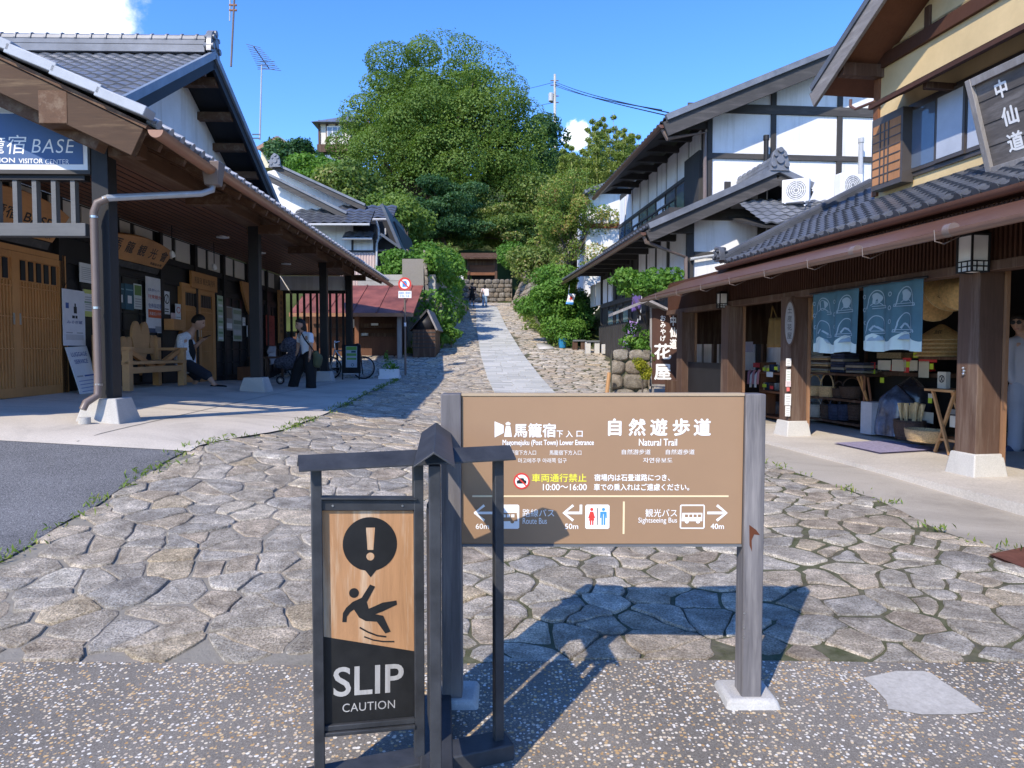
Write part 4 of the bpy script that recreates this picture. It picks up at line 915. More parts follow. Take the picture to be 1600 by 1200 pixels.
for k, vv in enumerate(PV):
    b = MB(Q); hw = .135; b.box(-hw, hw, vv - hw, vv + hw, FZ + (.2 if k < 2 else .0), 2.36); pi = b.build('pillar', M['pillarwood'], sh, bevel=.008)
    b = MB(Q); b.box(hw + .003, hw + .04, vv - hw - .03, vv - hw + .02, FZ, 2.34); b.build('door_jamb', M['jamb'], pi)
    if k < 2: b = MB(Q); b.frustum(-.21, .21, vv - .21, vv + .21, FZ - .12, FZ + .22, .05); b.build('pillar_footing', M['footing'], pi, bevel=.012)
    if k == 0:
        b = MB(Q @ Matrix.Translation((-.145, vv + .02, 1.36)) @ Matrix.Rotation(R(-90), 4, 'Y'))
        for (x, y, r) in ((0, 0, .016), (.03, .008, .014), (-.028, .004, .015)): b.lathe([(r, -.005), (r, .012), (r * .4, .02)], 10, Matrix.Translation((x, y, 0)))
        b.build('door_bell', M['steel'], pi)
# fascia of fine vertical slats over the openings, lintel below
b = MB(Q); b.box(-.02, .10, VN, VE, 2.42, 3.02); b.build('fascia', M['shopslat'], sh)
b = MB(Q); k = VN
while k < VE: b.box(-.05, -.021, k, k + .028, 2.43, 2.98); k += .056
b.build('fascia_slats', M['shopslat'], sh)
b = MB(Q); b.box(-.09, .12, VN, VE, 2.335, 2.43); b.build('lintel', M['pillarwood'], sh, bevel=.006)
# metal awning and its gutter
GE = sv(1003, -.95)
b = MB(); b.beam(sw(-.92, (VN + GE) / 2, 2.62), sw(.1, (VN + GE) / 2, 3.0), GE - VN, .03); b.build('awning', M['gutterb'], sh)
def halfgutter(name, mat, u, va, vb, za, zb, r, parent, fr=sw):
    b = MB(); pr = [(r * math.cos(R(a)), r * math.sin(R(a))) for a in range(180, 361, 20)]; n = len(pr); vs = []
    for vv, zz in ((va, za), (vb, zb)): vs += [fr(u + x, vv, zz + y) for x, y in pr] + [fr(u + x * .9, vv, zz + y * .9) for x, y in pr]
    b.add(vs, [(i, i + 1, 2 * n + i + 1, 2 * n + i) for i in range(n - 1)] + [(n + i, 3 * n + i, 3 * n + i + 1, n + i + 1) for i in range(n - 1)] + [(0, n, n * 3, n * 2), (n - 1, 3 * n - 1, 4 * n - 1, 2 * n - 1), tuple(range(n)), tuple(range(2 * n, 3 * n))])
    return b.build(name, mat, parent, smooth=40)
halfgutter('gutter', M['gutterp'], -.95, VN, GE + .05, 2.62, 2.60, .058, sh)
for k in range(12):
    vv = -3.6 + k * 1.0; b = MB(); b.tube([sw(-1.03, vv, 2.63), sw(-1.02, vv, 2.53), sw(-.93, vv, 2.51), sw(-.78, vv, 2.58), sw(-.75, vv, 2.68)], .006, 5); b.build('gutter_bracket', M['pipe'], sh)
for vv in (.62, -.7): b = MB(); b.tube([sw(-.95, vv - .04, 2.615), sw(-.95, vv + .04, 2.615)], .061, 12); b.build('gutter_joint', M['pipe'], sh)
# tiled pent roof
TV = 5.55; zt0 = 3.10; tsl = .50; tup = Vector((1, 0, tsl)).normalized(); b = MB(); e = MB(); nc = int((TV - VN) / .225); nr = 10; TL = 1.44 * math.hypot(1, tsl)
tiles(b, sw(-.08, VN, zt0), QV, Q.to_3x3() @ tup, nc, nr, (TV - VN) / nc, TL / nr, .033, ends=e); roofmesh(b, e, 'pent_roof', [M['tiledark'], M['tiledark']], sh)
b = MB(); b.beam(sw(-.06, (TV + VN) / 2, zt0 - .05), sw(1.4, (TV + VN) / 2, zt0 - .05 + 1.46 * tsl), TV - VN, .06); b.build('roof_boarding', M['shopslat'], sh)
UCp = sv(1361, 1.4); b = MB(); n2 = int((TV - UCp) / .225); tiles(b, sw(1.2, UCp, zt0 + 1.28 * tsl), QV, Q.to_3x3() @ tup, n2, 9, (TV - UCp) / n2, 1.5 * math.hypot(1, tsl) / 9, .04); b.build('pent_roof', M['tiledark'], sh, smooth=30)
b = MB(); b.beam(sw(1.3, (TV + UCp) / 2, zt0 - .05 + 1.36 * tsl), sw(2.7, (TV + UCp) / 2, zt0 - .05 + 2.76 * tsl), TV - UCp, .06); b.build('roof_boarding', M['shopslat'], sh)
b = MB(); b.beam(sw(-.12, TV + .03, zt0 + .06), sw(2.72, TV + .03, zt0 + .06 + 2.84 * tsl), .22, .1); b.tube([sw(-.12, TV + .03, zt0 + .12), sw(2.72, TV + .03, zt0 + .12 + 2.84 * tsl)], .06, 10); b.build('verge_ridge', M['tiledark'], sh)
onigawara('ridge_end_tile', sw(-.16, TV + .03, zt0 + .12), -QU, .2, .2, M['tiledark'], sh)
halfgutter('gutter', M['gutterb'], -.14, VN, TV + .12, 3.08, 3.06, .07, sh)
b = MB(Q); b.box(-.02, .06, VN, TV, 2.99, 3.06); b.build('eave_board', M['shopslat'], sh)
# upper storey
UC = sv(1361, 1.4); uw = 1.4
b = MB(Q); b.box(uw, uw + 4, VN, UC, 3.0, 6.0); b.build('upper_wall', M['ochre'], sh)
RE = sv(1270, .75); zre = 5.60; rsl = .535; RG = RE - 4.6
b = MB(Q); b.prism([(UC, 6.0), (UC, zre + (RE - UC) * rsl - .12), (RG, zre + (RE - RG) * rsl - .12), (VN, zre + (RE - RG) * rsl - .12 - (RG - VN) * rsl), (VN, 6.0)], 0, 4, Matrix(((0, 0, 1, uw), (1, 0, 0, 0), (0, 1, 0, 0), (0, 0, 0, 1)))); b.build('gable_wall', M['ochre'], sh, smooth=0)
zrg = zre + (RE - RG) * rsl
b = MB(); upv = Vector((0, RG - RE, zrg - zre)).normalized(); tiles(b, sw(.72, RE, zre + .03), QU, Q.to_3x3() @ upv, 14, 18, .27, math.hypot(RG - RE, zrg - zre) / 18); b.build('upper_roof', M['tiledark'], sh, smooth=30)
upv2 = Vector((0, RE - RG, zrg - zre)).normalized(); b = MB(); tiles(b, sw(.72 + 3.78, 2 * RG - RE, zre + .03), -QU, Q.to_3x3() @ upv2, 14, 18, .27, math.hypot(RG - RE, zrg - zre) / 18); b.build('upper_roof', M['tiledark'], sh, smooth=30)
b = MB(); b.beam(sw(2.6, RE - .02, zre - .03), sw(2.6, RG, zrg - .03), 3.8, .04); b.build('roof_boarding', M['ceil'], sh)
M['bargeg'] = wood('grey_weathered_barge', (.22, .20, .185), 'y', var=.3, worn=(.30, .28, .26))
b = MB(); b.beam(sw(.68, RE + .02, zre - .12), sw(.68, RG, zrg - .12), .05, .26); b.build('barge_board', M['bargeg'], sh, bevel=.005)
b = MB(); b.beam(sw(.66, RE + .02, zre + .06), sw(.66, RG, zrg + .06), .06, .09); b.build('verge_tiles', M['tiledark'], sh)
for t in (.13, .43, .75):
    vv = lerp(RE, RG, t); zz = lerp(zre, zrg, t) - .17; b = MB(Q); b.box(.74, uw, vv - .07, vv + .07, zz - .12, zz + .06); b.build('purlin', M['shopwood'], sh)
b = MB(Q)
for k in range(5): b.box(.78 + k * .13, .80 + k * .13, RG + .1, RE - .05, 0, 0)
zb_ = sz(1368, 100, uw)
b = MB(Q); b.box(uw - .06, uw + .0, VN, UC + .04, zb_ - .08, zb_ + .10); b.build('wall_beam', M['shopslat'], sh)
for vv in (UC - .04, UC - 1.05, UC - 2.4): b = MB(Q); b.box(uw - .035, uw, vv - .05, vv + .05, (zb_ + .1), min(zre + (RE - vv) * rsl - .2, 7.5)); b.build('wall_post', M['shopwood'], sh)
b = MB(Q); b.box(uw - .04, uw, UC - .09, UC + .02, 3.9, zb_ - .08); b.build('wall_post', M['redboard'], sh)
# hood over the window
zh = sz(1349, 166, .85)
b = MB(); hv = sv(1349, .85); b.beam(sw(.85, (hv + VN) / 2, zh), sw(uw, (hv + VN) / 2, zh + .22), hv - VN, .035); b.build('window_hood', M['shopwood'], sh)
b = MB(Q); b.box(.84, .90, VN, hv, zh - .05, zh + .0); b.build('hood_edge', M['shopslat'], sh)
b = MB(Q); vv = sv(1440, 1.0); b.box(.95, uw, vv - .04, vv + .04, zh - .1, zh - .02); b.build('hood_bracket', M['shopwood'], sh)
b = MB(); b.tube([sw(.9, hv - .05, zh + .05), sw(.85, hv + .3, zh + .06), sw(.85, hv + .42, zh + .14), sw(.85, hv + .42, zh + .24)], .022, 8); b.build('drain_pipe', M['gutterb'], sh)
# window and shutter box
wv0 = sv(1413, uw); wz0, wz1 = sz(1418, 271, uw), sz(1413, 172, uw)
M['frame'] = metalmat('dark_bronze_frame', (.07, .06, .055), .4)
M['curtain'] = plain('white_curtain_behind_glass', (.42, .44, .48), .25, .12, 2, .7)
M['skyglass'] = plain('bright_reflecting_glass', (.10, .13, .18), .05, .2, 1, .9)
b = MB(Q); b.box(uw - .03, uw, VN, wv0, wz0 - .06, wz1 + .06); wf = b.build('window', M['frame'], sh)
edges = [wv0 - .05]
for px in (1454, 1499, 1551): edges.append(sv(px, uw - .05))
edges += [edges[-1] - .95, edges[-1] - 1.9]
for k in range(len(edges) - 1):
    va, vb = edges[k + 1], edges[k]; b = MB(Q); b.box(uw - .05 - .02 * (k % 2), uw - .031, va, vb, wz0, wz1); sa = b.build('sash', M['frame'], wf)
    b = MB(Q); b.box(uw - .054 - .02 * (k % 2), uw - .0505 - .02 * (k % 2), va + .035, vb - .035, wz0 + .05, wz1 - .05); b.build('pane', M['skyglass'] if k == 0 else M['curtain'], sa)
sb0, sb1 = sv(1355, uw - .2), sv(1402, uw - .2)
b = MB(Q); b.box(uw - .2, uw - .02, sb1, sb0, sz(1378, 292, uw - .2), sz(1378, 178, uw - .2)); sbx = b.build('shutter_box', M['frame'], sh)
M['ply'] = wood('orange_shutter_board', (.42, .20, .09), 'z', var=.25)
z0_, z1_ = sz(1378, 284, uw - .2), sz(1378, 190, uw - .2)
b = MB(Q); b.box(uw - .203, uw - .2, sb1 + .04, sb0 - .03, z0_, z1_); b.build('shutter_board', M['ply'], sbx)
b = MB(Q)
for k in range(1, 7): zz = lerp(z0_, z1_, k / 7); b.box(uw - .212, uw - .2031, sb1 + .04, sb0 - .03, zz - .007, zz + .007)
for k in (.3, .44, .57): vv = lerp(sb0, sb1, k); b.box(uw - .214, uw - .2032, vv - .01, vv + .01, z0_, z1_)
b.build('shutter_lattice', M['frame'], sbx)
# big carved board leaning over the pent roof
A0 = sw(.62, sv(1527, .62), 0); v_e = sv(1527, .62)
o_ = sw(.70, v_e, sz(1540, 262, .62)); zt_ = sz(1527, 132, .62); ax = -QV; ay = (sw(.42, v_e, zt_) - o_)
CA = plane(o_, ax, ay); Hh = ay.length
b = MB(CA); b.box(.0, 2.2, .0, Hh, -.04, 0); cs = tag(b.build('carved_shop_sign', M['greywood'], None, bevel=.004), 'big weathered plank sign with carved white characters leaning over the shop roof', 'sign')
cs.data.materials[0] = wood('dark_weathered_plank', (.13, .115, .105), 'y', var=.45, worn=(.22, .2, .185))
b = MB(CA); b.box(-.0, .07, -.03, Hh + .03, .001, .05); b.box(.07, 2.2, Hh - .05, Hh + .03, .001, .045); b.box(.07, 2.2, -.04, .03, .001, .045); b.build('sign_frame', M['greywood'], cs, bevel=.004)
b = MB(CA)
for k in (1, 2, 3): b.box(.07, 2.2, Hh * k / 4 - .005, Hh * k / 4 + .005, .0005, .002)
b.build('plank_joint', M['black'], cs)
b = MB(CA); b.bold('中', .37, Hh * .80, .15, .19, .03, z=.004); b.bold('仙', .40, Hh * .50, .2, .2, .03, z=.004); b.bold('道', .40, Hh * .22, .2, .2, .03, z=.004); b.bold('花屋', 1.3, Hh * .48, 1.1, .5, .02, z=.004); b.build('lettering', M['ink'], cs, smooth=0)
for k in (.4, 1.5): b = MB(); p = CA @ Vector((k, .05, -.04)); b.beam(p, p + Vector((.35, .05, -.12)), .08, .1); b.build('sign_bracket', M['pipeg'], cs)
# interior shell
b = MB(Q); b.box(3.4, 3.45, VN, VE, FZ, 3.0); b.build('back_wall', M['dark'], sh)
b = MB(Q); b.box(.1, 3.4, VN, VE, 2.9, 2.95); b.build('shop_ceiling', M['shopwood'], sh)
b = MB(Q); b.box(.15, 3.4, VE - .1, VE, FZ, 1.15); b.box(.15, 3.4, VE - .1, VE, 1.72, 2.9); b.build('end_wall', M['shopwood'], sh)
for x in (.95, 1.5, 2.1, 2.7): b = MB(Q); b.box(x, x + .08, VE - .1, VE, 1.15, 1.72); b.build('window_bar', M['shopwood'], sh)
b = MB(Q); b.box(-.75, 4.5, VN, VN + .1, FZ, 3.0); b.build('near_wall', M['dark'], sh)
b = MB(Q); b.box(-.1, .02, PV[3], VE, FZ, .95); b.build('side_panel', M['shopwood'], sh)
for z in (.31, ): pass
# glass panel between the third and fourth posts
b = MB(Q); b.box(.0, .02, PV[2] + .2, PV[3] - .15, FZ + .12, 1.35); b.build('dark_panel', M['black'], sh)
# lanterns
def lantern(name, label, u, v, z, k):
    p = sw(u, v, z); l_ = thing(name, label, 'lantern', p, 'square paper lanterns on the shop fascia'); A = Q.copy(); A.translation = p
    b = MB(A); b.box(-.085 * k, .085 * k, -.085 * k, .085 * k, -.17 * k, .17 * k); b.build('paper_shade', M['paper'], l_)
    b = MB(A); w_ = .092 * k
    for x in (-w_, w_):
        for y in (-w_, w_): b.box(x - .008, x + .008, y - .008, y + .008, -.18 * k, .185 * k)
    for zz in (-.175, -.125, -.075, .175):
        for x in (-w_, w_): b.box(x - .006, x + .006, -w_, w_, zz * k - .006, zz * k + .006)
        for y in (-w_, w_): b.box(-w_, w_, y - .006, y + .006, zz * k - .006, zz * k + .006)
    for t in (-.33, .33):
        for x in (-w_, w_): b.box(x - .004, x + .004, t * w_ * 1.2 - .004, t * w_ * 1.2 + .004, -.175 * k, -.07 * k)
        for y in (-w_, w_): b.box(t * w_ * 1.2 - .004, t * w_ * 1.2 + .004, y - .004, y + .004, -.175 * k, -.07 * k)
    b.build('lantern_frame', M['black'], l_)
    b = MB(A); b.frustum(-.11 * k, .11 * k, -.11 * k, .11 * k, .18 * k, .23 * k, .04); b.build('lantern_cap', M['black'], l_)
lantern('square_lantern', 'big white paper lantern with black grid hanging beside the nearest shop pillar', -.22, sv(1516, -.22), sz(1516, 397, -.22), 1.0)
lantern('square_lantern', 'small far paper lantern on the shop fascia above the dark doorway', -.16, sv(1127, -.16), sz(1127, 470, -.16), .72)
# noren curtains
M['noren'] = plain('teal_blue_cloth', (.08, .16, .20), .9, .15, 3, .05); M['norenlight'] = plain('pale_printed_cloth', (.30, .40, .46), .9, .1, 4, .05); M['norenmint'] = plain('mint_cloth', (.52, .63, .60), .9, .05, 4, .05)
def noren(label, xl, xr, ytop_l, ytop_r, ybot, u, seed, nsplit=1):
    va, vb = sv(xl, u), sv(xr, u); zt = (sz(xl, ytop_l, u) + sz(xr, ytop_r, u)) / 2; zb = sz((xl + xr) / 2, ybot, u); r_ = random.Random(seed)
    t = thing('noren_curtain', label, 'curtain', sw(u, (va + vb) / 2, zt), 'noren curtains over the shop entrance')
    def surf(s, tt, off=0): # s along width, tt 0 bottom..1 top
        return sw(u - off + .035 * math.sin(s * 17 + seed) * (1 - tt * .75) + .012 * math.sin(s * 41) * (1 - tt), lerp(va, vb, s), lerp(zb, zt, tt) + .012 * math.sin(s * 9 + seed) * (1 - tt))
    b = MB(); b.grid(lambda s, tt: surf(s, tt), 60, 16); b.build('cloth', M['noren'], t, smooth=180, solid=.004)
    b = MB(); b.grid(lambda s, tt: surf(s, tt * (.20 + .065 * math.sin(s * 6.283 * 2 - 1.2) ), .004), 60, 6); b.build('mint_hem', M['norenmint'], t, smooth=180)
    pr = MB()
    def curve(pts, wd):
        for (p, q) in zip(pts, pts[1:]):
            d = Vector((q[0] - p[0], (q[1] - p[1]) * 1.0)); 
            if d.length < 1e-5: continue
            n = Vector((-d.y, d.x)).normalized() * wd; k = [(p[0] + n.x, p[1] + n.y), (q[0] + n.x, q[1] + n.y), (q[0] - n.x, q[1] - n.y), (p[0] - n.x, p[1] - n.y)]
            pr.add([surf(a, c, .0045) for a, c in k], [(0, 1, 2, 3)])
    for col in range(2):
        for row in range(2):
            cx = .26 + col * .48; y0 = .26 + row * .37; hw = .145; hh = .27
            arch = [(cx - hw, y0)] + [(cx - hw * .86 * math.cos(R(a)), y0 + hh * (.35 + .65 * math.sin(R(a)))) for a in range(0, 181, 15)] + [(cx + hw, y0)]
            curve(arch, .007); curve([(cx - hw * 1.15, y0), (cx + hw * 1.15, y0), (cx + hw * 1.1, y0 + .035), (cx - hw * 1.1, y0 + .035), (cx - hw * 1.15, y0)], .005)
            if row == 1:
                pts = [(cx + .075 * math.cos(R(a)) * (1 + .25 * math.sin(R(a * 3 + seed * 40))), y0 + .15 + .085 * math.sin(R(a))) for a in range(0, 360, 20)]
                pr.add([surf(a, c, .0045) for a, c in pts], [tuple(range(len(pts)))])
                curve([(cx - .09, y0 + .05), (cx - .02, y0 + .10), (cx + .02, y0 + .10), (cx + .09, y0 + .05)], .006)
            else:
                curve([(cx - .09, y0 + .05), (cx - .03, y0 + .12), (cx + .02, y0 + .10), (cx + .09, y0 + .05)], .014)
        for k in range(3):
            xx, yy = .03 + col * .47 + (.0 if k else .01), .42 + k * .2; curve([(xx + .028 * math.cos(R(a)), yy + .03 * math.sin(R(a))) for a in range(0, 361, 40)], .006)
    for k in range(2):
        cx = .27 + k * .48; pts = [(cx - .13, .15), (cx - .1, .2), (cx - .04, .225), (cx + .02, .235), (cx + .07, .22), (cx + .12, .16)]; pr.add([surf(a, c, .006) for a, c in pts], [tuple(range(len(pts)))])
    pr.build('printed_pattern', M['norenlight'], t, smooth=0)
    b = MB(); b.tube([sw(u, va + .06, zt - .005), sw(u, vb - .06, zt - .005)], .014, 8); b.build('curtain_rod', M['black'], t)
noren('left of the two teal noren curtains, nearer the far end of the shop', 1268, 1341, 458, 449, 551, -.14, 1)
noren('right of the two teal noren curtains, beside the big round straw hats', 1346, 1440, 446, 433, 548, -.14, 2)
# tall painted shop board at the far end, with its own little roof
bp = sw(-.08, 8.0, 0); BY = bp.y + .55
HB = pmat(1017, 484, 1060, 601, BY, BY - .06)
hb = thing('standing_shop_board', 'tall brown upright board painted 花屋 in white under a small roof', 'sign', (at(1037, 601, BY).x, BY, zg(3, BY)))
b = MB(HB); b.box(1018, 1060, -600, -482, -.05, 0); b.build('board_panel', wood('red_brown_sign_board', (.085, .042, .03), 'z', var=.3), hb)
b = MB(HB); b.box(1015.5, 1018.5, -602, -480, -.06, .02); b.box(1059.5, 1062, -602, -480, -.06, .02); b.box(1015.5, 1062, -603.5, -600.5, -.06, .02); b.build('board_frame', M['greywood'], hb)
b = MB(HB)
for c, y, s_ in (('花', -549, 27), ('屋', -581, 27)): b.bold(c, 1035.5, y, s_, 25, .03, z=.002)
for k, c in enumerate('おみやげ'): b.bold(c, 1036, -497 - k * 10.5, 8.5, 9, .03, z=.002)
for k, c in enumerate('中仙道'): b.bold(c, 1052, -501 - k * 18, 11 if k != 0 else 9, 16, .03, z=.002)
b.build('lettering', M['ink'], hb, smooth=0)
b = MB(); c = at(1037, 480, BY)
pL, pR = at(982, 487, BY - .5), at(1008, 471, BY + .2)
b.prism([(-.75, -.22), (0, .08), (.42, -.12), (.42, -.17), (0, .02), (-.75, -.28)], -.35, .35, plane((at(1008, 474, BY).x, BY, at(1008, 474, BY).z), (1, 0, 0), (0, 0, 1))); b.build('board_roof', M['greywood'], hb, smooth=0)
for xx in (1020, 1057): b = MB(); p = at(xx, 602, BY); b.box(p.x - .03, p.x + .03, BY + .01, BY + .07, zg(p.x, BY) - .05, p.z); b.build('leg', M['greywood'], hb)
# white roadside board lettered 屋 seen through the shop
p = sw(.9, VE + .9, 0); WB = pmat(1094, 509, 1130, 536, p.y, p.y)
b = MB(WB); b.box(1094, 1130, -536, -509, -.03, 0); wb = tag(b.build('white_board', M['white']), 'white board with a black 屋 seen through the gap between the shop posts', 'sign'); b = MB(WB); b.bold('屋', 1113, -522, 17, 15, .03, z=.002); b.build('lettering', M['black'], wb, smooth=0)
b = MB(WB); b.box(1097, 1100, -700, -536, -.03, 0); b.box(1124, 1127, -700, -536, -.03, 0); b.build('leg', M['greywood'], wb)
# oval carved plaque and the paper tags below it, on the second pillar
ou = -.15; ov = sv(1233, ou); oz = sz(1233, 505, ou)
A = plane(sw(ou, ov, oz), (QU * .86 + -QV * .5), (0, 0, 1))
b = MB(A); oh = (sz(1233, 470, ou) - sz(1233, 540, ou)) / 2 + .02; b.prism(circ(0, 0, .085, 28, ry=oh), -.02, .025); op = tag(b.build('oval_plaque', M['pillarwood'], None, bevel=.006), 'oval carved wooden plaque hung on the second shop pillar', 'sign')
b = MB(A); b.prism(circ(0, 0, .062, 28, ry=oh * .88), .0251, .028); b.build('plaque_face', M['greywood'], op)
b = MB(A)
for k, c_ in enumerate('土産花屋'): b.text(c_, None, 0, oh * (.55 - .36 * k), .06, .09, z=.0285)
b.build('lettering', M['black'], op, smooth=0)
tags_ = [(560, 572, 'crumpled white paper charm', .07), (577, 595, 'white paper tag with green marks', .065), (595, 604, 'pink and white paper tag', .07), (605, 611, 'small red paper tag', .04), (615, 633, 'larger white printed paper tag', .085), (634, 650, 'lowest plain white paper tag', .07)]
for k, (ya, yb_, lab, w_) in enumerate(tags_):
    b = MB(A); za, zb2 = sz(1231, ya, ou) - oz, sz(1231, yb_, ou) - oz; b.box(-w_ / 2 - .005, w_ / 2 - .005, zb2, za, .02, .024); o = tag(b.build('paper_tag', flat('tag_paper', (.62, .60, .55) if k not in (2, 3) else ((.65, .5, .48) if k == 2 else (.6, .12, .1)))), lab + ' hanging under the oval plaque', 'tag')
    if k != 3:
        b = MB(A)
        for q in range(4): zz = lerp(zb2, za, (q + .6) / 4.6); b.box(-w_ * .35, w_ * .28, zz - .004, zz + .003, .0241, .0246)
        b.build('writing', flat('tag_ink', (.2, .3, .2) if k == 1 else (.25, .25, .25)), o)
# door mat
mp = [gp(x, y) for x, y in ((1303, 698), (1388, 694), (1475, 709), (1375, 715))]
b = MB(); b.poly([(p.x, p.y, max(zg(p.x, p.y), FZ if (QI @ p).x > -.75 else 0) + .02) for p in mp]); b.poly([(p.x, p.y, max(zg(p.x, p.y), FZ if (QI @ p).x > -.75 else 0) + .006) for p in mp][::-1]); 
n_ = 4; b.add([], []); 
tag(b.build('door_mat', plain('lilac_coir_mat', (.30, .27, .38), .95, .3, 30, .1, 0, .6, 90), smooth=0), 'flat lilac-grey door mat before the shop entrance', 'door mat')
# ================================================================ white two-storey house on the right
Wf = frame(4.1, 16.5, -.09, 1); WI = Wf.inverted(); WV = Wf.to_3x3() @ Vector((0, 1, 0)); WU = Wf.to_3x3() @ Vector((1, 0, 0))
def hw_(u, v, z): return Wf @ Vector((u, v, z))
def hv_(px, u):
    d = pdir(px, 550); a = WI.to_3x3() @ d; o = WI @ Vector((0, 0, H0)); return o.y + a.y * (u - o.x) / a.x
def hz_(px, py, u): p = hw_(u, hv_(px, u), 0); return at(px, py, p.y).z
wh = thing('white_timbered_house', 'white plastered two-storey house with dark timber grid and deep tiled eaves on the right', 'house', hw_(1, 3, .8))
rs = .42; LE = 9.4; XZ = Matrix(((1, 0, 0, 0), (0, 0, 1, 0), (0, 1, 0, 0), (0, 0, 0, 1)))
def fz(px, py, v): # height of a pixel on the front plane v
    d = pdir(px, py); a = WI.to_3x3() @ d; o = WI @ Vector((0, 0, H0)); t = (v - o.y) / a.y; return o.z + a.z * t
def fu(px, v, py=300):
    d = pdir(px, py); a = WI.to_3x3() @ d; o = WI @ Vector((0, 0, H0)); t = (v - o.y) / a.y; return o.x + a.x * t
eu, ez = -1.15, fz(1000, 356, -.5)                                     # lower eave
ru = fu(1212, -.5); rz = fz(1212, 268, -.5); ls = (rz - ez) / (ru - eu)
# lower storey
b = MB(Wf); b.prism([(0, .3), (1.85, .3), (1.85, ez + (1.85 - eu) * ls - .1), (0, ez + (-eu) * ls - .1)], 0, 1.6, XZ @ I4); b.build('front_wall', M['plaster'], wh, smooth=0)
b = MB(Wf); b.box(.02, 2.0, 1.6, LE, .3, 5.2); b.build('side_wall', M['darkgrey'], wh)
M['panelwhite'] = M['plaster']
zp0, zp1 = hz_(945, 474, 0), hz_(945, 437, 0)
for (xa, xb) in ((922, 929), (930.5, 939.5), (941.5, 956)):
    va, vb = hv_(xa, -.02), hv_(xb, -.02); b = MB(Wf); b.box(-.03, .02, min(va, vb) + .05, max(va, vb) - .05, zp0, zp1); b.build('plaster_panel', M['plaster'], wh)
for k, (va, vb) in enumerate(((1.7, 2.5), (2.65, 3.4), (3.55, 4.3))): b = MB(Wf); b.box(-.03, .02, va, vb, 3.3, 4.5); b.build('plaster_panel', M['plaster'], wh)
for vv in (1.55, 2.58, 3.48, 4.4, 5.2, 6.3, 7.2, 8.3, LE): b = MB(Wf); b.box(-.04, .05, vv - .06, vv + .06, .3, 4.9); b.build('post', M['darkgrey'], wh)
b = MB(Wf); b.box(-.05, .03, 1.6, LE, 3.12, 3.27); b.build('wall_beam', M['darkgrey_h'], wh)
b = MB(Wf); b.box(-.10, .02, 5.0, LE, .4, zg(3, 25) + 1.0); b.build('board_skirt', M['darkgrey'], wh)
for k in range(16): b = MB(Wf); vv = 5.15 + k * .27; b.box(-.12, -.101, vv, vv + .03, .4, zg(3, 25) + 1.02); b.build('skirt_batten', M['darkgrey'], wh)
for (va, vb, za, zb) in ((5.4, 6.1, 2.2, 3.0), (6.6, 7.0, 2.1, 3.0), (7.4, 8.2, 2.3, 3.0)): b = MB(Wf); b.box(-.045, .03, va, vb, za, zb); w_ = b.build('window', M['frame'], wh); b = MB(Wf); b.box(-.048, -.044, va + .06, vb - .06, za + .06, zb - .06); b.build('pane', M['glass'], w_)
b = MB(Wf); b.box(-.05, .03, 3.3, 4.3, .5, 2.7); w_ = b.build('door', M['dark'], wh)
# front timbering
for px in (1079, 1191): b = MB(Wf); u = fu(px, -.03); b.box(u - .09, u + .09, -.05, .0, .3, 5.4 if px > 1100 else 4.75); b.build('post', M['darkgrey'], wh)
b = MB(Wf); z = fz(1130, 335, -.05); b.box(-.02, 1.86, -.055, .0, z - .13, z + .13); b.build('wall_beam', M['darkgrey_h'], wh)
b = MB(Wf); z2 = fz(1130, 397, -.05); b.box(.1, 1.86, -.045, .0, z2 - .05, z2 + .05); b.build('wall_beam', M['darkgrey_h'], wh)
b = MB(Wf); u = fu(1137, -.04); b.box(u - .07, u + .07, -.05, .0, z + .13, z + .75); b.build('post', M['darkgrey'], wh)
# lower roof
upw_ = (WU + Vector((0, 0, ls))).normalized(); b = MB(); e = MB(); rv0 = -.62; rv1 = hv_(868, eu); nc = int((rv1 - rv0) / .27)
tiles(b, hw_(eu, rv0, ez), WV, upw_, nc, 13, (rv1 - rv0) / nc, (ru - eu) * math.hypot(1, ls) / 13, .035, ends=e); roofmesh(b, e, 'lower_roof', [M['tiledark'], M['tiledark']], wh)
b = MB(); b.beam(hw_(eu, (rv0 + rv1) / 2, ez - .07), hw_(ru, (rv0 + rv1) / 2, rz - .07), rv1 - rv0, .05); b.beam(hw_(ru, .55, rz - .07), hw_(ru + .8, .55, rz - .42), 2.3, .06); b.build('roof_boarding', M['darkgrey'], wh)
b = MB(); tiles(b, hw_(ru + .8, 1.7, rz - .34), -WV, (-WU + Vector((0, 0, .44))).normalized(), 9, 3, .255, .3, .035); b.build('lower_roof', M['tiledark'], wh, smooth=30)
b = MB(); b.beam(hw_(eu, rv0 + .05, ez - .2), hw_(ru, rv0 + .05, rz - .2), .06, .26); b.beam(hw_(ru, rv0 + .06, rz - .2), hw_(ru + .8, rv0 + .06, rz - .55), .06, .22); b.build('barge_board', M['darkgrey_h'], wh)
b = MB(); b.beam(hw_(eu, rv0, ez + .02), hw_(ru, rv0, rz + .02), .1, .13); b.beam(hw_(ru, rv0 + .005, rz + .02), hw_(ru + .8, rv0 + .005, rz - .32), .1, .12); b.build('verge_tiles', M['tile'], wh)
b = MB(); ridge(b, hw_(ru, rv0 + .05, rz + .06), hw_(ru, 1.4, rz + .06), .28, .26, .28); b.build('ridge', M['tile'], wh)
onigawara('ridge_end_tile', hw_(ru, rv0 - .03, rz + .12), -WV, .36, .42, M['tile'], wh)
for k in range(9): b = MB(Wf); vv = -.1 + k * 1.15; b.box(eu + .12, .0, vv - .06, vv + .06, ez - .04, ez + .12); b.build('eave_beam', M['darkgrey'], wh)
halfgutter('gutter', M['gutterb'], eu - .08, rv0 + .1, rv1, ez - .1, ez - .14, .07, wh, fr=hw_)
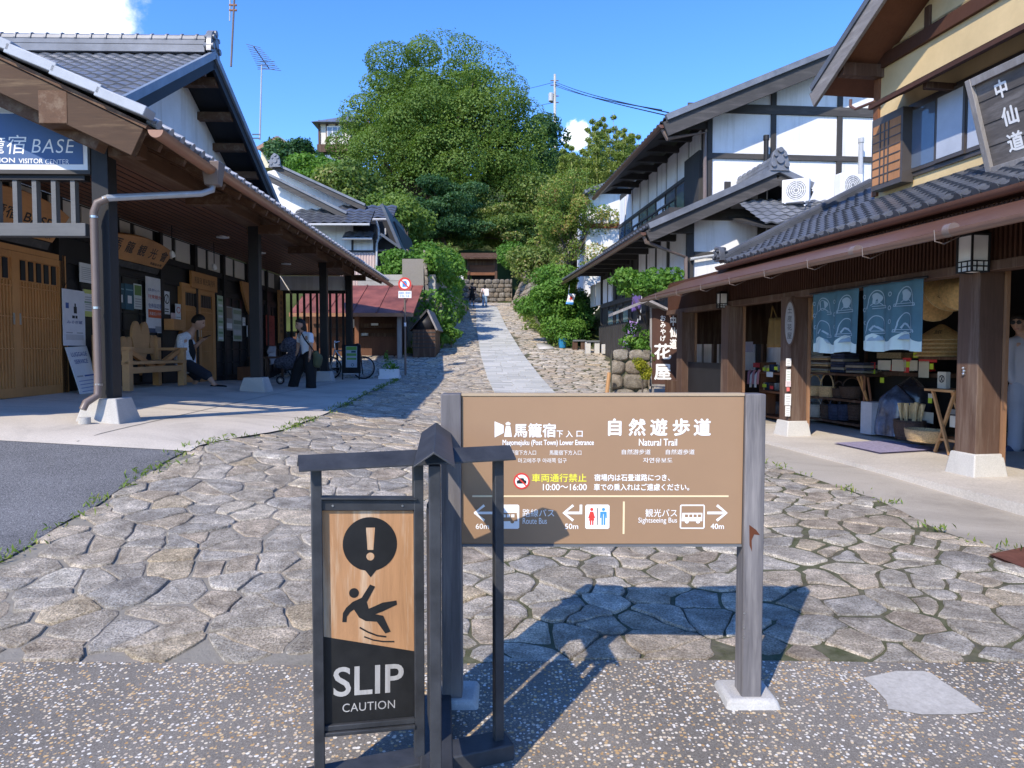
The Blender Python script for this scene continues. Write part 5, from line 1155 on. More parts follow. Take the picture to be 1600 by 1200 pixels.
b = MB(); b.tube([hw_(eu - .05, rv0 + .2, ez - .16), hw_(eu, rv0 + .2, ez - .3), hw_(fu(1074, -.2), -.15, fz(1074, 402, -.15)), hw_(fu(1077, -.15), -.1, .5)], .045, 8); b.build('downpipe', M['pipe'], wh)
b = MB(); b.tube([hw_(fu(1080, -.12), -.12, fz(1080, 405, -.12)), hw_(fu(1150, -.12), -.12, fz(1150, 394, -.12))], .035, 8); b.build('drain_pipe', M['pipeg'], wh)
# upper storey
uv = 1.5; uu = fu(1103, uv); Ez = fz(1040, 186, uv - .7); Eu = fu(1040, uv - .7, 186); Ru = 5.6; Rz = Ez + (Ru - Eu) * rs; UE = hv_(966, uu)
b = MB(Wf); b.prism([(uu, 4.0), (9, 4.0), (9, Rz - .1 - (9 - Ru) * rs), (Ru, Rz - .12), (uu, Ez + (uu - Eu) * rs - .12)], uv, uv + .12, XZ); b.build('gable_wall', M['plaster'], wh, smooth=0)
b = MB(Wf); b.box(uu + .02, uu + .3, uv + .12, UE, 4.2, Ez + .35); b.build('upper_side_wall', M['darkgrey'], wh)
def post(px, u0=None):
    u = fu(px, uv - .03); b = MB(Wf); b.box(u - .065, u + .065, uv - .05, uv, 4.0, Ez + (u - Eu) * rs - .15); b.build('post', M['darkgrey'], wh)
for px in (1108, 1207, 1310): post(px)
for py, h in ((171, .11), (245, .065)): z = fz(1200, py, uv - .05); b = MB(Wf); b.box(uu - (.5 if h > .09 else 0), 9, uv - .055, uv, z - h, z + h); b.build('wall_beam', M['darkgrey_h'], wh)
upr = (WU + Vector((0, 0, rs))).normalized(); b = MB(); Rv0 = uv - .75; Rv1 = hv_(930, Eu); nc = int((Rv1 - Rv0) / .27); tiles(b, hw_(Eu, Rv0, Ez), WV, upr, nc, 22, (Rv1 - Rv0) / nc, (Ru - Eu) * math.hypot(1, rs) / 22, .035); b.build('upper_roof', M['tiledark'], wh, smooth=30)
b = MB(); tiles(b, hw_(2 * Ru - Eu, Rv1, Ez), -WV, (-WU + Vector((0, 0, rs))).normalized(), nc, 22, (Rv1 - Rv0) / nc, (Ru - Eu) * math.hypot(1, rs) / 22, .035); b.build('upper_roof', M['tiledark'], wh, smooth=30)
b = MB(); b.beam(hw_(Eu, (Rv0 + Rv1) / 2, Ez - .08), hw_(Ru, (Rv0 + Rv1) / 2, Rz - .08), Rv1 - Rv0, .05); b.build('roof_boarding', M['darkgrey'], wh)
b = MB(); b.beam(hw_(Eu, Rv0 + .05, Ez - .24), hw_(Ru, Rv0 + .05, Rz - .24), .07, .34); b.build('barge_board', M['darkgrey_h'], wh)
b = MB(); b.beam(hw_(Eu, Rv0, Ez + .02), hw_(Ru, Rv0, Rz + .02), .12, .14); b.build('verge_tiles', M['tile'], wh)
for k in range(8): b = MB(Wf); vv = uv + .05 + k * 1.05; b.box(Eu + .15, uu + .1, vv - .06, vv + .06, Ez + .02, Ez + .2); b.build('eave_beam', M['darkgrey'], wh)
halfgutter('gutter', M['gutterb'], Eu - .07, Rv0 + .1, Rv1, Ez - .12, Ez - .16, .08, wh, fr=hw_)
b = MB(); b.tube([hw_(Eu - .03, Rv0 + .2, Ez - .2), hw_(Eu + .08, Rv0 + .2, Ez - .42), hw_(uu - .08, uv - .1, fz(1098, 207, uv - .1)), hw_(uu - .06, uv - .1, 5.2)], .05, 8); b.build('downpipe', M['pipe'], wh)
# upper side: white panels above, sliding windows with lattice below
vs_ = [uv + .35 + k * (UE - uv - .4) / 9 for k in range(10)]
for k in range(9):
    va, vb = vs_[k], vs_[k + 1]; b = MB(Wf); b.box(uu - .01, uu + .02, va + .07, vb - .07, Ez - .78, Ez + .12); b.build('plaster_panel', M['plaster'], wh)
    if k > 0:
        b = MB(Wf); b.box(uu - .03, uu + .02, va + .05, vb - .05, Ez - 1.85, Ez - .9); w_ = b.build('window', M['frame'], wh)
        b = MB(Wf); b.box(uu - .034, uu - .029, va + .1, vb - .1, Ez - 1.8, Ez - .95); b.build('pane', M['skyglass'] if k % 3 else M['plaster'], w_)
b = MB(Wf); b.box(uu - .12, uu + .05, uv + .2, vs_[1], Ez - 1.9, Ez - .45); b.build('shutter_box', M['darkgrey'], wh)
b = MB(Wf); b.box(uu - .05, uu + .04, uv, UE, Ez - .9, Ez - .8); b.build('wall_beam', M['darkgrey_h'], wh)
for k in range(9): b = MB(Wf); vv = vs_[1] + k * .55; b.box(uu - .38, uu - .34, vv - .02, vv + .02, Ez - 2.1, Ez - 1.45); b.build('railing_post', M['darkgrey'], wh)
b = MB(Wf); b.box(uu - .385, uu - .335, vs_[1] - .05, vs_[1] + 4.5, Ez - 1.47, Ez - 1.42); b.box(uu - .38, uu - .34, vs_[1], vs_[1] + 4.45, Ez - 1.72, Ez - 1.69); b.build('railing', M['darkgrey_h'], wh)
# annex roof with two air conditioners
b = MB(Wf); b.box(1.95, 6.5, -1.2, 1.4, .3, 4.25); b.build('annex_wall', M['plaster'], wh)
ay0 = -1.9; az0 = fz(1220, 350, ay0); az1 = fz(1220, 313, -.2)
b = MB(); tiles(b, hw_(fu(1196, ay0), ay0, az0), WU, (WV * 1.7 + Vector((0, 0, az1 - az0))).normalized(), 17, 7, .26, math.hypot(1.7, az1 - az0) / 7, .035); b.build('annex_roof', M['tile'], wh, smooth=30)
b = MB(); b.beam(hw_(fu(1196, ay0) + 2.2, ay0, az0 - .06), hw_(fu(1196, ay0) + 2.2, 1.3, az1 - .02 + .0), 4.5, .05); b.build('roof_boarding', M['darkgrey'], wh)
def aircon(label, px, py, v, s_):
    u = fu(px, v, py); z = fz(px, py, v); t = thing('air_conditioner', label, 'air conditioner', hw_(u, v, z - .45), 'outdoor units on the annex roof'); A = Wf @ Matrix.Translation((u, v, z)) @ Matrix.Rotation(R(s_), 4, 'Z') @ Matrix.Scale(.86, 4)
    b = MB(A); b.box(-.33, .33, -.13, .13, -.3, .3); b.build('casing', M['white'], t, bevel=.02)
    b = MB(A @ Matrix.Rotation(R(90), 4, 'X')); b.prism(circ(.02, 0, .245, 28), .131, .134); b.build('fan_opening', plain('shadowed_fan_grey', (.25, .26, .27), .6), t)
    g = MB(A @ Matrix.Rotation(R(90), 4, 'X'))
    for r in (.06, .11, .16, .21, .25): ring(g, .02, 0, r - .008, r + .008, .134, .142, 24)
    for k in range(8): a = R(k * 45); g.prism(stroke([(.02 + .04 * math.cos(a), .04 * math.sin(a)), (.02 + .25 * math.cos(a), .25 * math.sin(a))], .008), .135, .14)
    g.build('fan_grille', M['white'], t)
    b = MB(A)
    for x in (-.24, .24): b.beam((x, -.22, -.42), (x, .2, -.3), .03, .03); b.beam((x, -.2, -.31), (x, .2, -.31), .03, .03)
    b.build('bracket', M['white'], t)
aircon('front air conditioner nearer the shop, its round fan facing the viewer', 1326, 291, -.9, 8)
aircon('air conditioner beside the lower ridge of the white house, turned sideways', 1244, 299, -.75, -35)
for (px, y0, y1, lab, mt) in ((1197, 218, 262, 'thin black vent pipe in front of the white timbered gable', M['black']), (1345, 222, 300, 'thin white vent pipe at the right of the white gable', M['pipeg'])):
    b = MB(); u = fu(px, uv - .25, 240); b.tube([hw_(u, uv - .25, fz(px, y1, uv - .25)), hw_(u, uv - .25, fz(px, y0, uv - .25))], .06, 10); b.tube([hw_(u, uv - .25, fz(px, y0, uv - .25) - .02), hw_(u, uv - .25, fz(px, y0, uv - .25) + .1)], .075, 10); tag(b.build('vent_pipe', mt), lab, 'pipe')
# house beyond, its white end showing under a small roof left of the big eaves
bh = thing('far_white_house', 'small white house end with grey roof just beyond the big timbered house', 'house', at(945, 420, 30))
b = MB(); p0 = at(915, 400, 31); p1 = at(968, 300, 31); b.box(p0.x, p1.x + 2, 31, 35, 1.5, p1.z); b.build('wall', M['plaster'], bh)
b = MB(); q0 = at(914, 299, 30.4); q1 = at(952, 280, 30.4); b.beam((q0.x, 33, q0.z), (q1.x + 1.5, 33, q1.z + .4), 5.2, .14, (0, 0, 1)); b.build('roof', M['tile'], bh)
b = MB(); z = at(940, 353, 31).z; b.box(p0.x - .05, p1.x, 30.93, 31, z - .1, z + .1); b.build('wall_beam', M['redboard'], bh)

# ================================================================ left background
def P3(pts, Y, T=None): return [at(x, y, Y) for x, y in pts]
def slabpoly(b, px, Y, depth): # front polygon from photo outline at distance Y, given real depth
    f = P3(px, Y); n = len(f); b.add([tuple(p) for p in f] + [(p.x, p.y + depth, p.z) for p in f], [tuple(range(n)), tuple(range(2 * n - 1, n - 1, -1))] + [((i + 1) % n, i, n + i, n + (i + 1) % n) for i in range(n)])
lh = thing('white_gabled_house', 'white plastered house with two stepped gables and grey tiled pent roofs behind the porch', 'house', at(520, 430, 31))
b = MB(); slabpoly(b, [(418, 268), (434, 264), (612, 342), (612, 440), (418, 440)], 33.5, 5); b.build('rear_gable_wall', M['plaster'], lh, smooth=0)
b = MB(); slabpoly(b, [(414, 300), (437, 292), (562, 352), (588, 356), (588, 480), (414, 480)], 31, 2.3); b.build('front_gable_wall', M['plaster'], lh, smooth=0)
def verge(x0, y0, x1, y1, Y, d, t=.16):
    b = MB(); p, q = at(x0, y0, Y), at(x1, y1, Y); dd = Vector((0, d / 2 - .3, 0)); b.beam(p + dd, q + dd, d, .12); b.build('roof', M['tiledark'], lh)
    b = MB(); b.beam(p + Vector((0, -.33, -.15)), q + Vector((0, -.33, -.15)), .06, .2); b.build('barge_board', M['darkgrey_h'], lh)
    b = MB(); b.beam(p + Vector((0, -.36, .04)), q + Vector((0, -.36, .04)), .12, .1); b.build('verge_tiles', M['tile'], lh)
verge(424, 256, 573, 324, 33.2, 5); verge(424, 277, 545, 337, 30.8, 2.4)
onigawara('ridge_end_tile', at(430, 255, 32.7), (0, -1, 0), .42, .5, M['tile'], lh)
def pent(xl, xr, ytop, ybot, Ytop, Ybot, xs=0):
    p = at(xl, ybot, Ybot); q = at(xr, ybot, Ybot); t = at(xl + xs, ytop, Ytop); b = MB(); up_ = Vector((0, t.y - p.y, t.z - p.z)); n_ = max(3, int((q.x - p.x) / .42)); tiles(b, p, (1, 0, 0), up_.normalized(), n_, 5, (q.x - p.x) / n_, up_.length / 5, .06); b.build('pent_roof', M['tiledark'], lh, smooth=30)
    b = MB(); b.beam(p + Vector(((q.x - p.x) / 2, .0, -.07)), p + Vector(((q.x - p.x) / 2, up_.y, up_.z - .07)), q.x - p.x, .06); b.build('roof_boarding', M['darkgrey'], lh)
    b = MB(); b.tube([p + Vector((0, -.06, -.06)), q + Vector((0, -.06, -.06))], .05, 8); b.build('gutter', M['pipeg'], lh)
pent(452, 578, 328, 349, 31.0, 29.9); pent(520, 614, 322, 341, 33.4, 32.2); pent(535, 582, 363, 371, 30.95, 30.4)
b = MB(); slabpoly(b, [(549, 372), (552, 372), (552, 392), (549, 392)], 30.97, .1); slabpoly(b, [(583, 350), (588, 350), (588, 400), (583, 400)], 30.96, .1); slabpoly(b, [(414, 391), (590, 391), (590, 394), (414, 394)], 30.95, .1); b.build('timber_frame', M['darkgrey'], lh)
b = MB(); slabpoly(b, [(552, 350), (584, 350), (584, 362), (552, 362)], 30.96, .1); b.build('window', M['darkglass'], lh)
M['pinkmetal'] = plain('pinkish_corrugated_metal', (.50, .38, .34), .5, .1)
b = MB(); nn = 26; p0 = at(530, 395, 30.95); p1 = at(587, 440, 30.95)
b.add([(lerp(p0.x, p1.x, i / nn), 30.93 - .03 * (i % 2), z) for z in (p1.z - 1, p0.z) for i in range(nn + 1)], [(i, i + 1, nn + 2 + i, nn + 1 + i) for i in range(nn)]); b.build('corrugated_skirt', M['pinkmetal'], lh)
b = MB(); pp = at(590, 362, 30.8); b.tube([at(588, 345, 30.8), at(592, 358, 30.8), at(592, 372, 30.8), at(589, 380, 30.8), at(588, 450, 30.8)], .05, 8); b.tube([at(612, 343, 32), at(602, 352, 31.6), at(602, 366, 31.2), at(589, 376, 30.8)], .05, 8); b.build('downpipe', M['pipeg'], lh)
# dark barn end with lean-to canopy
b = MB(); slabpoly(b, [(589, 346), (617, 346), (634, 396), (634, 440), (589, 440)], 31.4, 5); b.build('barn_wall', M['char'], lh, smooth=0)
b = MB(); b.beam(at(613, 338, 33), at(640, 402, 33), 5.5, .12, (0, 0, 1)); b.beam(at(604, 374, 32), at(651, 407, 32), 3.0, .1, (0, 0, 1)); b.build('canopy_roof', M['tiledark'], lh)
b = MB(); b.tube([at(590, 392, 31), at(637, 391, 31)], .05, 8); b.tube([at(637, 391, 31), at(648, 440, 31)], .05, 8); b.build('canopy_rail', M['pipe'], lh)
M['shedboard'] = wood('shaded_shed_board', (.105, .048, .028), 'z', var=.55)  # reddish board darkened so its colour carries the shade under the shed roof
# red-roofed open shed
YS = 24.2
sd = thing('red_roofed_shed', 'open board shed with a rusty red metal roof beyond the porch', 'shed', at(560, 545, YS))
M['redroof'] = plain('faded_red_metal_roof', (.215, .07, .05), .55, .45, 1.4, .3)
p0, p1 = at(452, 490, YS - .5), at(646, 490, YS - .5); t0 = at(460, 447, YS + 2.2)
b = MB(); v_ = Vector((0, t0.y - p0.y, t0.z - p0.z)); b.beam(p0 + Vector(((p1.x - p0.x) / 2, 0, 0)), p0 + Vector(((p1.x - p0.x) / 2, v_.y, v_.z)), p1.x - p0.x, .05); b.build('roof', M['redroof'], sd)
b = MB()
for k in range(5): x = lerp(p0.x, p1.x, (k + .5) / 5); b.beam((x, p0.y, p0.z + .04), (x, p0.y + v_.y, p0.z + v_.z + .04), .05, .03)
b.build('roof_seam', M['redroof'], sd)
b = MB(); b.box(p0.x, p1.x, p0.y - .03, p0.y, p0.z - .1, p0.z + .02); b.build('fascia', M['gutter'], sd)
g0 = zg(p1.x, YS); bx0, bx1 = at(470, 545, YS + 1.6).x, at(632, 545, YS + 1.6).x
b = MB(); b.box(bx0, bx1, YS + 1.7, YS + 1.8, g0 - .2, p0.z + .75); b.build('back_boards', M['shedboard'], sd)
b = MB(); b.box(bx1, bx1 + .08, YS - .2, YS + 1.7, g0 - .2, p0.z + .1); b.build('end_boards', M['shedboard'], sd)
for x in (at(482, 500, YS).x, at(560, 500, YS).x, at(626, 500, YS).x): b = MB(); b.box(x - .07, x + .07, YS - .3, YS - .16, g0 - .1, p0.z - .05); b.build('post', M['greywood'] if x == at(626, 500, YS).x else M['redboard'], sd)
for py, h in ((508, .10), (523, .14)): z = at(560, py, YS + 1.2).z; b = MB(); b.box(bx0, bx1, YS + 1.0, YS + 1.1, z - h, z + h * .4); b.build('rack_board', M['shopwood'], sd)
z = at(560, 545, YS).z; b = MB(); b.box(bx0, bx1, YS + .55, YS + .65, g0 - .1, at(560, 526, YS + .6).z); b.build('bench_front', M['shedboard'], sd)
for (x0, x1, y0, y1, lab) in ((580, 591, 505, 508.5, 'left small white notice on the upper rack board of the red shed'), (565, 575, 520.5, 524.5, 'small white notice on the lower rack board of the red shed'), (551.5, 560, 499, 512, 'grey and white meter box sheet on the shed post')):
    q0, q1 = at(x0, y1, YS + .96), at(x1, y0, YS + .96); b = MB(); b.box(q0.x, q1.x, YS + .94, YS + .99, q0.z, q1.z); tag(b.build('notice', M['paper']), lab, 'notice')
# little wooden gable shelter beside it
ls_ = thing('small_gable_shelter', 'small dark wooden shelter with a steep board roof at the foot of the stone wall', 'shelter', at(665, 545, 24.5))
YL = 24.3; pk = at(668, 484, YL); lft = at(640, 516, YL); rgt = at(683, 516, YL)
for q in (lft, rgt): b = MB(); b.beam(pk + Vector((0, .9, 0)), q + Vector((0, .9, 0)), 2.0, .06); b.build('roof_board', M['greywood'] if q is rgt else M['darkgrey'], ls_)
b = MB(); q0, q1 = at(645, 545, YL), at(680, 515, YL); b.box(q0.x, q1.x, YL, YL + 1.6, zg(q0.x, YL) - .2, q1.z); b.build('front_boards', M['shopwood'], ls_)
b = MB(); b.add([tuple(at(646, 515, YL + .02)), tuple(at(680, 515, YL + .02)), tuple(at(668, 488, YL + .02))], [(0, 1, 2)]); b.build('gable_board', M['char'], ls_, solid=.04)
for k in range(5): b = MB(); z = lerp(q0.z, q1.z, (k + .3) / 5); b.box(q0.x - .02, q1.x + .02, YL - .02, YL, z - .015, z + .015); b.build('batten', M['darkgrey'], ls_)
# walls
def boulders(name, label, o, ax, W, H, lean, seed, size=.45, mat=None, cat='wall'):
    rr = random.Random(seed); A = plane(o, ax, (0, 0, 1)); b = MB(A); P = []; y = 0
    while y < H:
        h = size * rr.uniform(.6, 1.0); x = -rr.random() * size
        while x < W:
            w_ = size * rr.uniform(.7, 1.5); 
            n0 = len(b.v); vs = []; K = 6
            for j in range(1, 4):
                for i in range(10):
                    a = 2 * math.pi * i / 10 + .3; rad = math.sin(math.pi / 2 * (1 - (j - 1) / 3.2)) ** .5
                    sx_ = abs(math.cos(a)) ** .6 * math.copysign(1, math.cos(a)); sy_ = abs(math.sin(a)) ** .6 * math.copysign(1, math.sin(a))
                    px = min(max(x + w_ / 2 + sx_ * w_ * .52 * rad * rr.uniform(.88, 1.02), 0), W); py = y + h / 2 + sy_ * h * .54 * rad * rr.uniform(.86, 1.02)
                    vs.append((px, py, (j - 1) * .055 - .10 - py * lean + rr.uniform(-.012, .012)))
            vs.append((min(max(x + w_ / 2, 0), W), y + h / 2, .03 - (y + h / 2) * lean))
            b.add(vs, [(j * 10 + i, j * 10 + (i + 1) % 10, (j + 1) * 10 + (i + 1) % 10, (j + 1) * 10 + i) for j in range(2) for i in range(10)] + [(20 + i, 20 + (i + 1) % 10, 30) for i in range(10)])
            P += [rr.random()] * 31; x += w_ * .97
        y += h * .95
    o_ = b.build(name, mat or M['wallstone'], None, smooth=50); a = o_.data.attributes.new('pick', 'FLOAT', 'POINT'); a.data.foreach_set('value', P)
    bb = MB(A); bb.box(0, W, -.3, H - .05, -.9 - H * lean, -.10 - H * lean); bb.build('wall_core', M['ground'], o_)
    return tag(o_, label, cat)
def wmid(x0, x1, Y): return at(x0, 500, Y), at(x1, 500, Y)
cw = thing('concrete_retaining_wall', 'board-marked concrete retaining wall above the red-roofed shed', 'wall', at(620, 470, 27))
q0, q1 = at(560, 476, 27.2), at(680, 429, 27.2); b = MB(); b.box(q0.x, q1.x, 27.2, 27.6, q0.z, q1.z); b.build('concrete_panel', M['conc'], cw)
b = MB()
for k in range(5): z = lerp(q0.z, q1.z, k / 5); b.box(q0.x, q1.x, 27.192, 27.2, z - .006, z + .006)
b.build('board_marks', M['ground'], cw)
b = MB(); b.box(q1.x - .35, q1.x, 27.61, 46, q0.z - 2, q1.z - .02); b.build('return_wall', M['conc'], cw)
o_ = at(575, 548, 26.9); boulders('stone_wall', 'rough stone wall under the concrete wall, behind the small wooden shelter', (o_.x, 26.9, zg(-3, 26) - .3), (1, 0, 0), at(690, 500, 26.9).x - o_.x, at(600, 474, 26.9).z - zg(-3, 26) + .3, .03, 5)
o_ = at(690, 545, 26.7); boulders('stone_wall', 'mossy stone wall running up the left side of the road under green creepers', (-3.05, 26.9, 1.5), (-.03, 1, 0), 22, 3.6, .05, 6)
# kiosk up the road
ko = at(752, 440, 58); kk = thing('notice_shelter', 'roofed wooden notice board shelter at the top of the road', 'notice shelter', ko)
b = MB(); p0, p1 = at(719, 404, 57.2), at(774, 396, 57.2); b.beam(((p0.x + p1.x) / 2, 57.0, p0.z), ((p0.x + p1.x) / 2, 59.5, p1.z + .3), p1.x - p0.x + .3, .12); b.build('roof', M['shopwood'], kk)
b = MB(); q0, q1 = at(732, 430, 58), at(775.5, 405, 58); b.box(q0.x, q1.x, 58, 58.15, q0.z, q1.z); b.build('board_panel', M['redboard'], kk)
b = MB(); b.box(q0.x, q1.x, 57.94, 58, lerp(q0.z, q1.z, .62), q1.z); b.build('dark_header', M['shopwood'], kk)
for x in (732, 775): b = MB(); q = at(x, 440, 58); b.box(q.x - .1, q.x + .1, 57.9, 58.1, ko.z - .3, q1.z); b.build('post', M['shopwood'], kk)
b = MB(); q0, q1 = at(737, 441, 58.5), at(773, 430.5, 58.5); b.box(q0.x, q1.x, 58.5, 58.6, q0.z, q1.z); b.build('dark_void', M['dark'], kk)
ib = thing('information_board', 'small white notice board under a tiny roof left of the notice shelter', 'notice board', at(717, 441, 57))
b = MB(); q0, q1 = at(709, 439, 57), at(724, 424, 57); b.box(q0.x, q1.x, 57, 57.1, q0.z, q1.z); b.build('white_sheet', M['paper'], ib)
b = MB(); b.beam(at(707, 421.5, 57), at(729, 419, 57), .8, .1); b.build('roof', M['shopwood'], ib)
for x in (709, 724): b = MB(); q = at(x, 448, 57); b.box(q.x - .06, q.x + .06, 57.1, 57.2, q.z - .8, q1.z + .1); b.build('post', M['shopwood'], ib)
o_ = at(690, 458, 56); boulders('stone_wall', 'low stone terrace wall under the notice shelter at the top of the road', (o_.x, 56.3, zg(-3, 56) - .2), (1, 0, 0), at(800, 450, 56).x - o_.x, at(750, 441, 56).z - zg(-3, 56) + .2, .05, 8, .5, stone_mat('darker_wall_stone', .4))  # terrace stone: the wall stone colour in a darker overall tone
b = MB(); o2 = at(690, 441, 56.6); b.box(o2.x, at(800, 450, 56).x, 56.5, 63, 3, o2.z - .05); tag(b.build('terrace', M['ground']), kind='structure')
boulders('stone_wall', 'sloping stone bank on the right of the upper road', (-.35, 52, zg(0, 52) - .4), (2.2, -14, 0), 15, 3.4, .45, 9, .6)
# upper houses
th = thing('hilltop_house', 'tall narrow hilltop house with dark base and grey hipped roof left of the big tree', 'house', at(520, 255, 85))
b = MB(); q0, q1 = at(498, 256, 85), at(548, 188, 85); b.box(q0.x, q1.x, 85, 91, q0.z - 3, q1.z); b.build('wall', M['cream'], th)
b = MB(); q2, q3 = at(497, 256, 84.9), at(548, 229, 84.9); b.box(q2.x, q3.x, 84.9, 91, q2.z - 3, at(500, 238, 84.9).z); b.build('dark_base', M['darkgrey'], th)
b = MB(); b.box(at(496, 230, 84.7).x, q3.x, 84.5, 85, at(500, 238, 84.7).z, at(500, 226, 84.7).z); b.build('balcony', M['shopwood'], th)
b = MB(); r0 = at(486, 190, 84); b.add([(r0.x, 84, r0.z), (q1.x + 1, 84, r0.z), (q1.x + 1, 92, r0.z), (r0.x, 92, r0.z), (r0.x + 3, 88, r0.z + 1.9), (q1.x, 88, r0.z + 1.9)], [(0, 1, 5, 4), (1, 2, 5), (2, 3, 4, 5), (3, 0, 4), (0, 3, 2, 1)]); b.build('roof', M['tile'], th, smooth=0)
b = MB(); w0, w1 = at(511, 214, 84.9), at(536, 197, 84.9); b.box(w0.x, w1.x, 84.85, 85, w0.z, w1.z); w_ = b.build('window', M['white'], th)
b = MB(); 
for k in range(3): b.box(lerp(w0.x, w1.x, (k + .1) / 3), lerp(w0.x, w1.x, (k + .9) / 3), 84.83, 84.85, w0.z + .15, w1.z - .15)
b.build('pane', M['glass'], w_)
b = MB(); w0, w1 = at(505, 254, 84.8), at(524, 242, 84.8); b.box(w0.x, w1.x, 84.8, 85, w0.z, w1.z); b.build('window', M['glass'], th)
for x in (499, 511, 526): b = MB(); q = at(x, 226, 84.9); b.box(q.x - .12, q.x + .12, 84.88, 85, q.z, q1.z); b.build('post', M['shopwood'], th)
yh = thing('hillside_cottage', 'low cream cottage gable with brown roof edge among the hillside bushes', 'house', at(430, 245, 78))
b = MB(); slabpoly(b, [(408, 236), (435, 222), (462, 238), (462, 262), (408, 262)], 78, 6); b.build('wall', plain('cream_wall', (.66, .60, .44), .8), yh, smooth=0)
for (a_, c_) in (((404, 233), (436, 216)), ((436, 216), (468, 236))): b = MB(); b.beam(at(*a_, 77.3) + Vector((0, 3, 0)), at(*c_, 77.3) + Vector((0, 3, 0)), 7.2, .25); b.build('roof', M['tile'], yh); b = MB(); b.beam(at(*a_, 77.2) + Vector((0, -.7, -.2)), at(*c_, 77.2) + Vector((0, -.7, -.2)), .12, .3); b.build('barge_board', M['gutter'], yh)
# antennas, utility pole, wires
an = thing('tv_antenna', 'tall thin pole with a fishbone television antenna behind the dark roof', 'antenna', at(406, 214, 17))
b = MB(); b.tube([at(406, 218, 17), at(409, 100, 17)], [.022, .016], 8); b.build('mast', M['pipeg'], an)
b = MB(); p, q = at(396, 72, 16.6), at(421, 108, 17.4); b.tube([p, q], .012, 6); b.build('boom', M['pipe'], an)
for k in range(11): b = MB(); c = p.lerp(q, k / 10); l_ = .13 + .012 * k; b.tube([c + Vector((-l_, -.1, .0)), c + Vector((l_, .1, 0))], .007, 5); b.build('element', M['steel'], an)
for k in range(3): b = MB(); c = at(416, 96 + k * 6, 17); b.tube([c + Vector((-.2, 0, 0)), c + Vector((.2, 0, 0))], .008, 5); b.build('element', M['steel'], an)
b = MB(); b.tube([at(394, 210, 16.9), at(407, 210, 17)], .015, 6); b.tube([at(394, 216, 16.9), at(407, 216, 17)], .015, 6); b.build('wall_bracket', M['steel'], an)
a2 = thing('radio_antenna', 'slim mast with a whip antenna at the ridge end of the visitor centre', 'antenna', at(360, 102, 13.9))
b = MB(); b.tube([at(361, 104, 13.9), at(368, -40, 13.9)], .02, 8); b.build('mast', M['pipe'], a2)
b = MB(); b.tube([at(359, 33, 13.9), at(360, -20, 13.9)], .013, 6); b.build('whip', M['pipeg'], a2)
for y in (8, 16): b = MB(); b.tube([at(358, y, 13.9), at(370, y, 13.9)], .02, 6); b.build('clamp', M['gutter'], a2)
up_ = thing('utility_pole', 'distant grey utility pole with transformer and insulators above the trees', 'utility pole', at(867, 250, 95))
b = MB(); b.tube([at(867, 260, 95), at(867, 116, 95)], [.22, .15], 10); b.build('pole', M['footing'], up_)
for y in (126, 133, 150, 160): b = MB(); b.tube([at(860, y, 95), at(873, y, 95)], .07, 6); b.build('cross_arm', M['pipe'], up_)
b = MB(); c = at(861, 152, 95); b.lathe([(.3, -.55), (.34, -.5), (.34, .45), (.25, .55)], 12, Matrix.Translation(c)); b.build('transformer', M['pipeg'], up_)
for k, (y0, x1, y1) in enumerate(((128, 1045, 176), (131, 1040, 180), (134, 1034, 172))):
    b = MB(); p = at(867, y0, 95); q = at(x1, y1, 40); pts = [p.lerp(q, t / 12) + Vector((0, 0, -.25 * math.sin(math.pi * t / 12))) for t in range(13)]; b.tube(pts, .035, 5); tag(b.build('power_line', M['black']), 'thin black power line running from the distant pole to the white house roof', 'cable', 'power lines right of the distant pole')
for k, (y0, x1, y1) in enumerate(((128, 780, 145), (160, 770, 172))):
    b = MB(); p = at(867, y0, 95); q = at(x1, y1, 110); b.tube([p.lerp(q, t / 8) + Vector((0, 0, -.2 * math.sin(math.pi * t / 8))) for t in range(9)], .03, 5); tag(b.build('power_line', M['black']), 'thin black power line running left from the distant pole into the big tree', 'cable', 'power lines left of the distant pole')
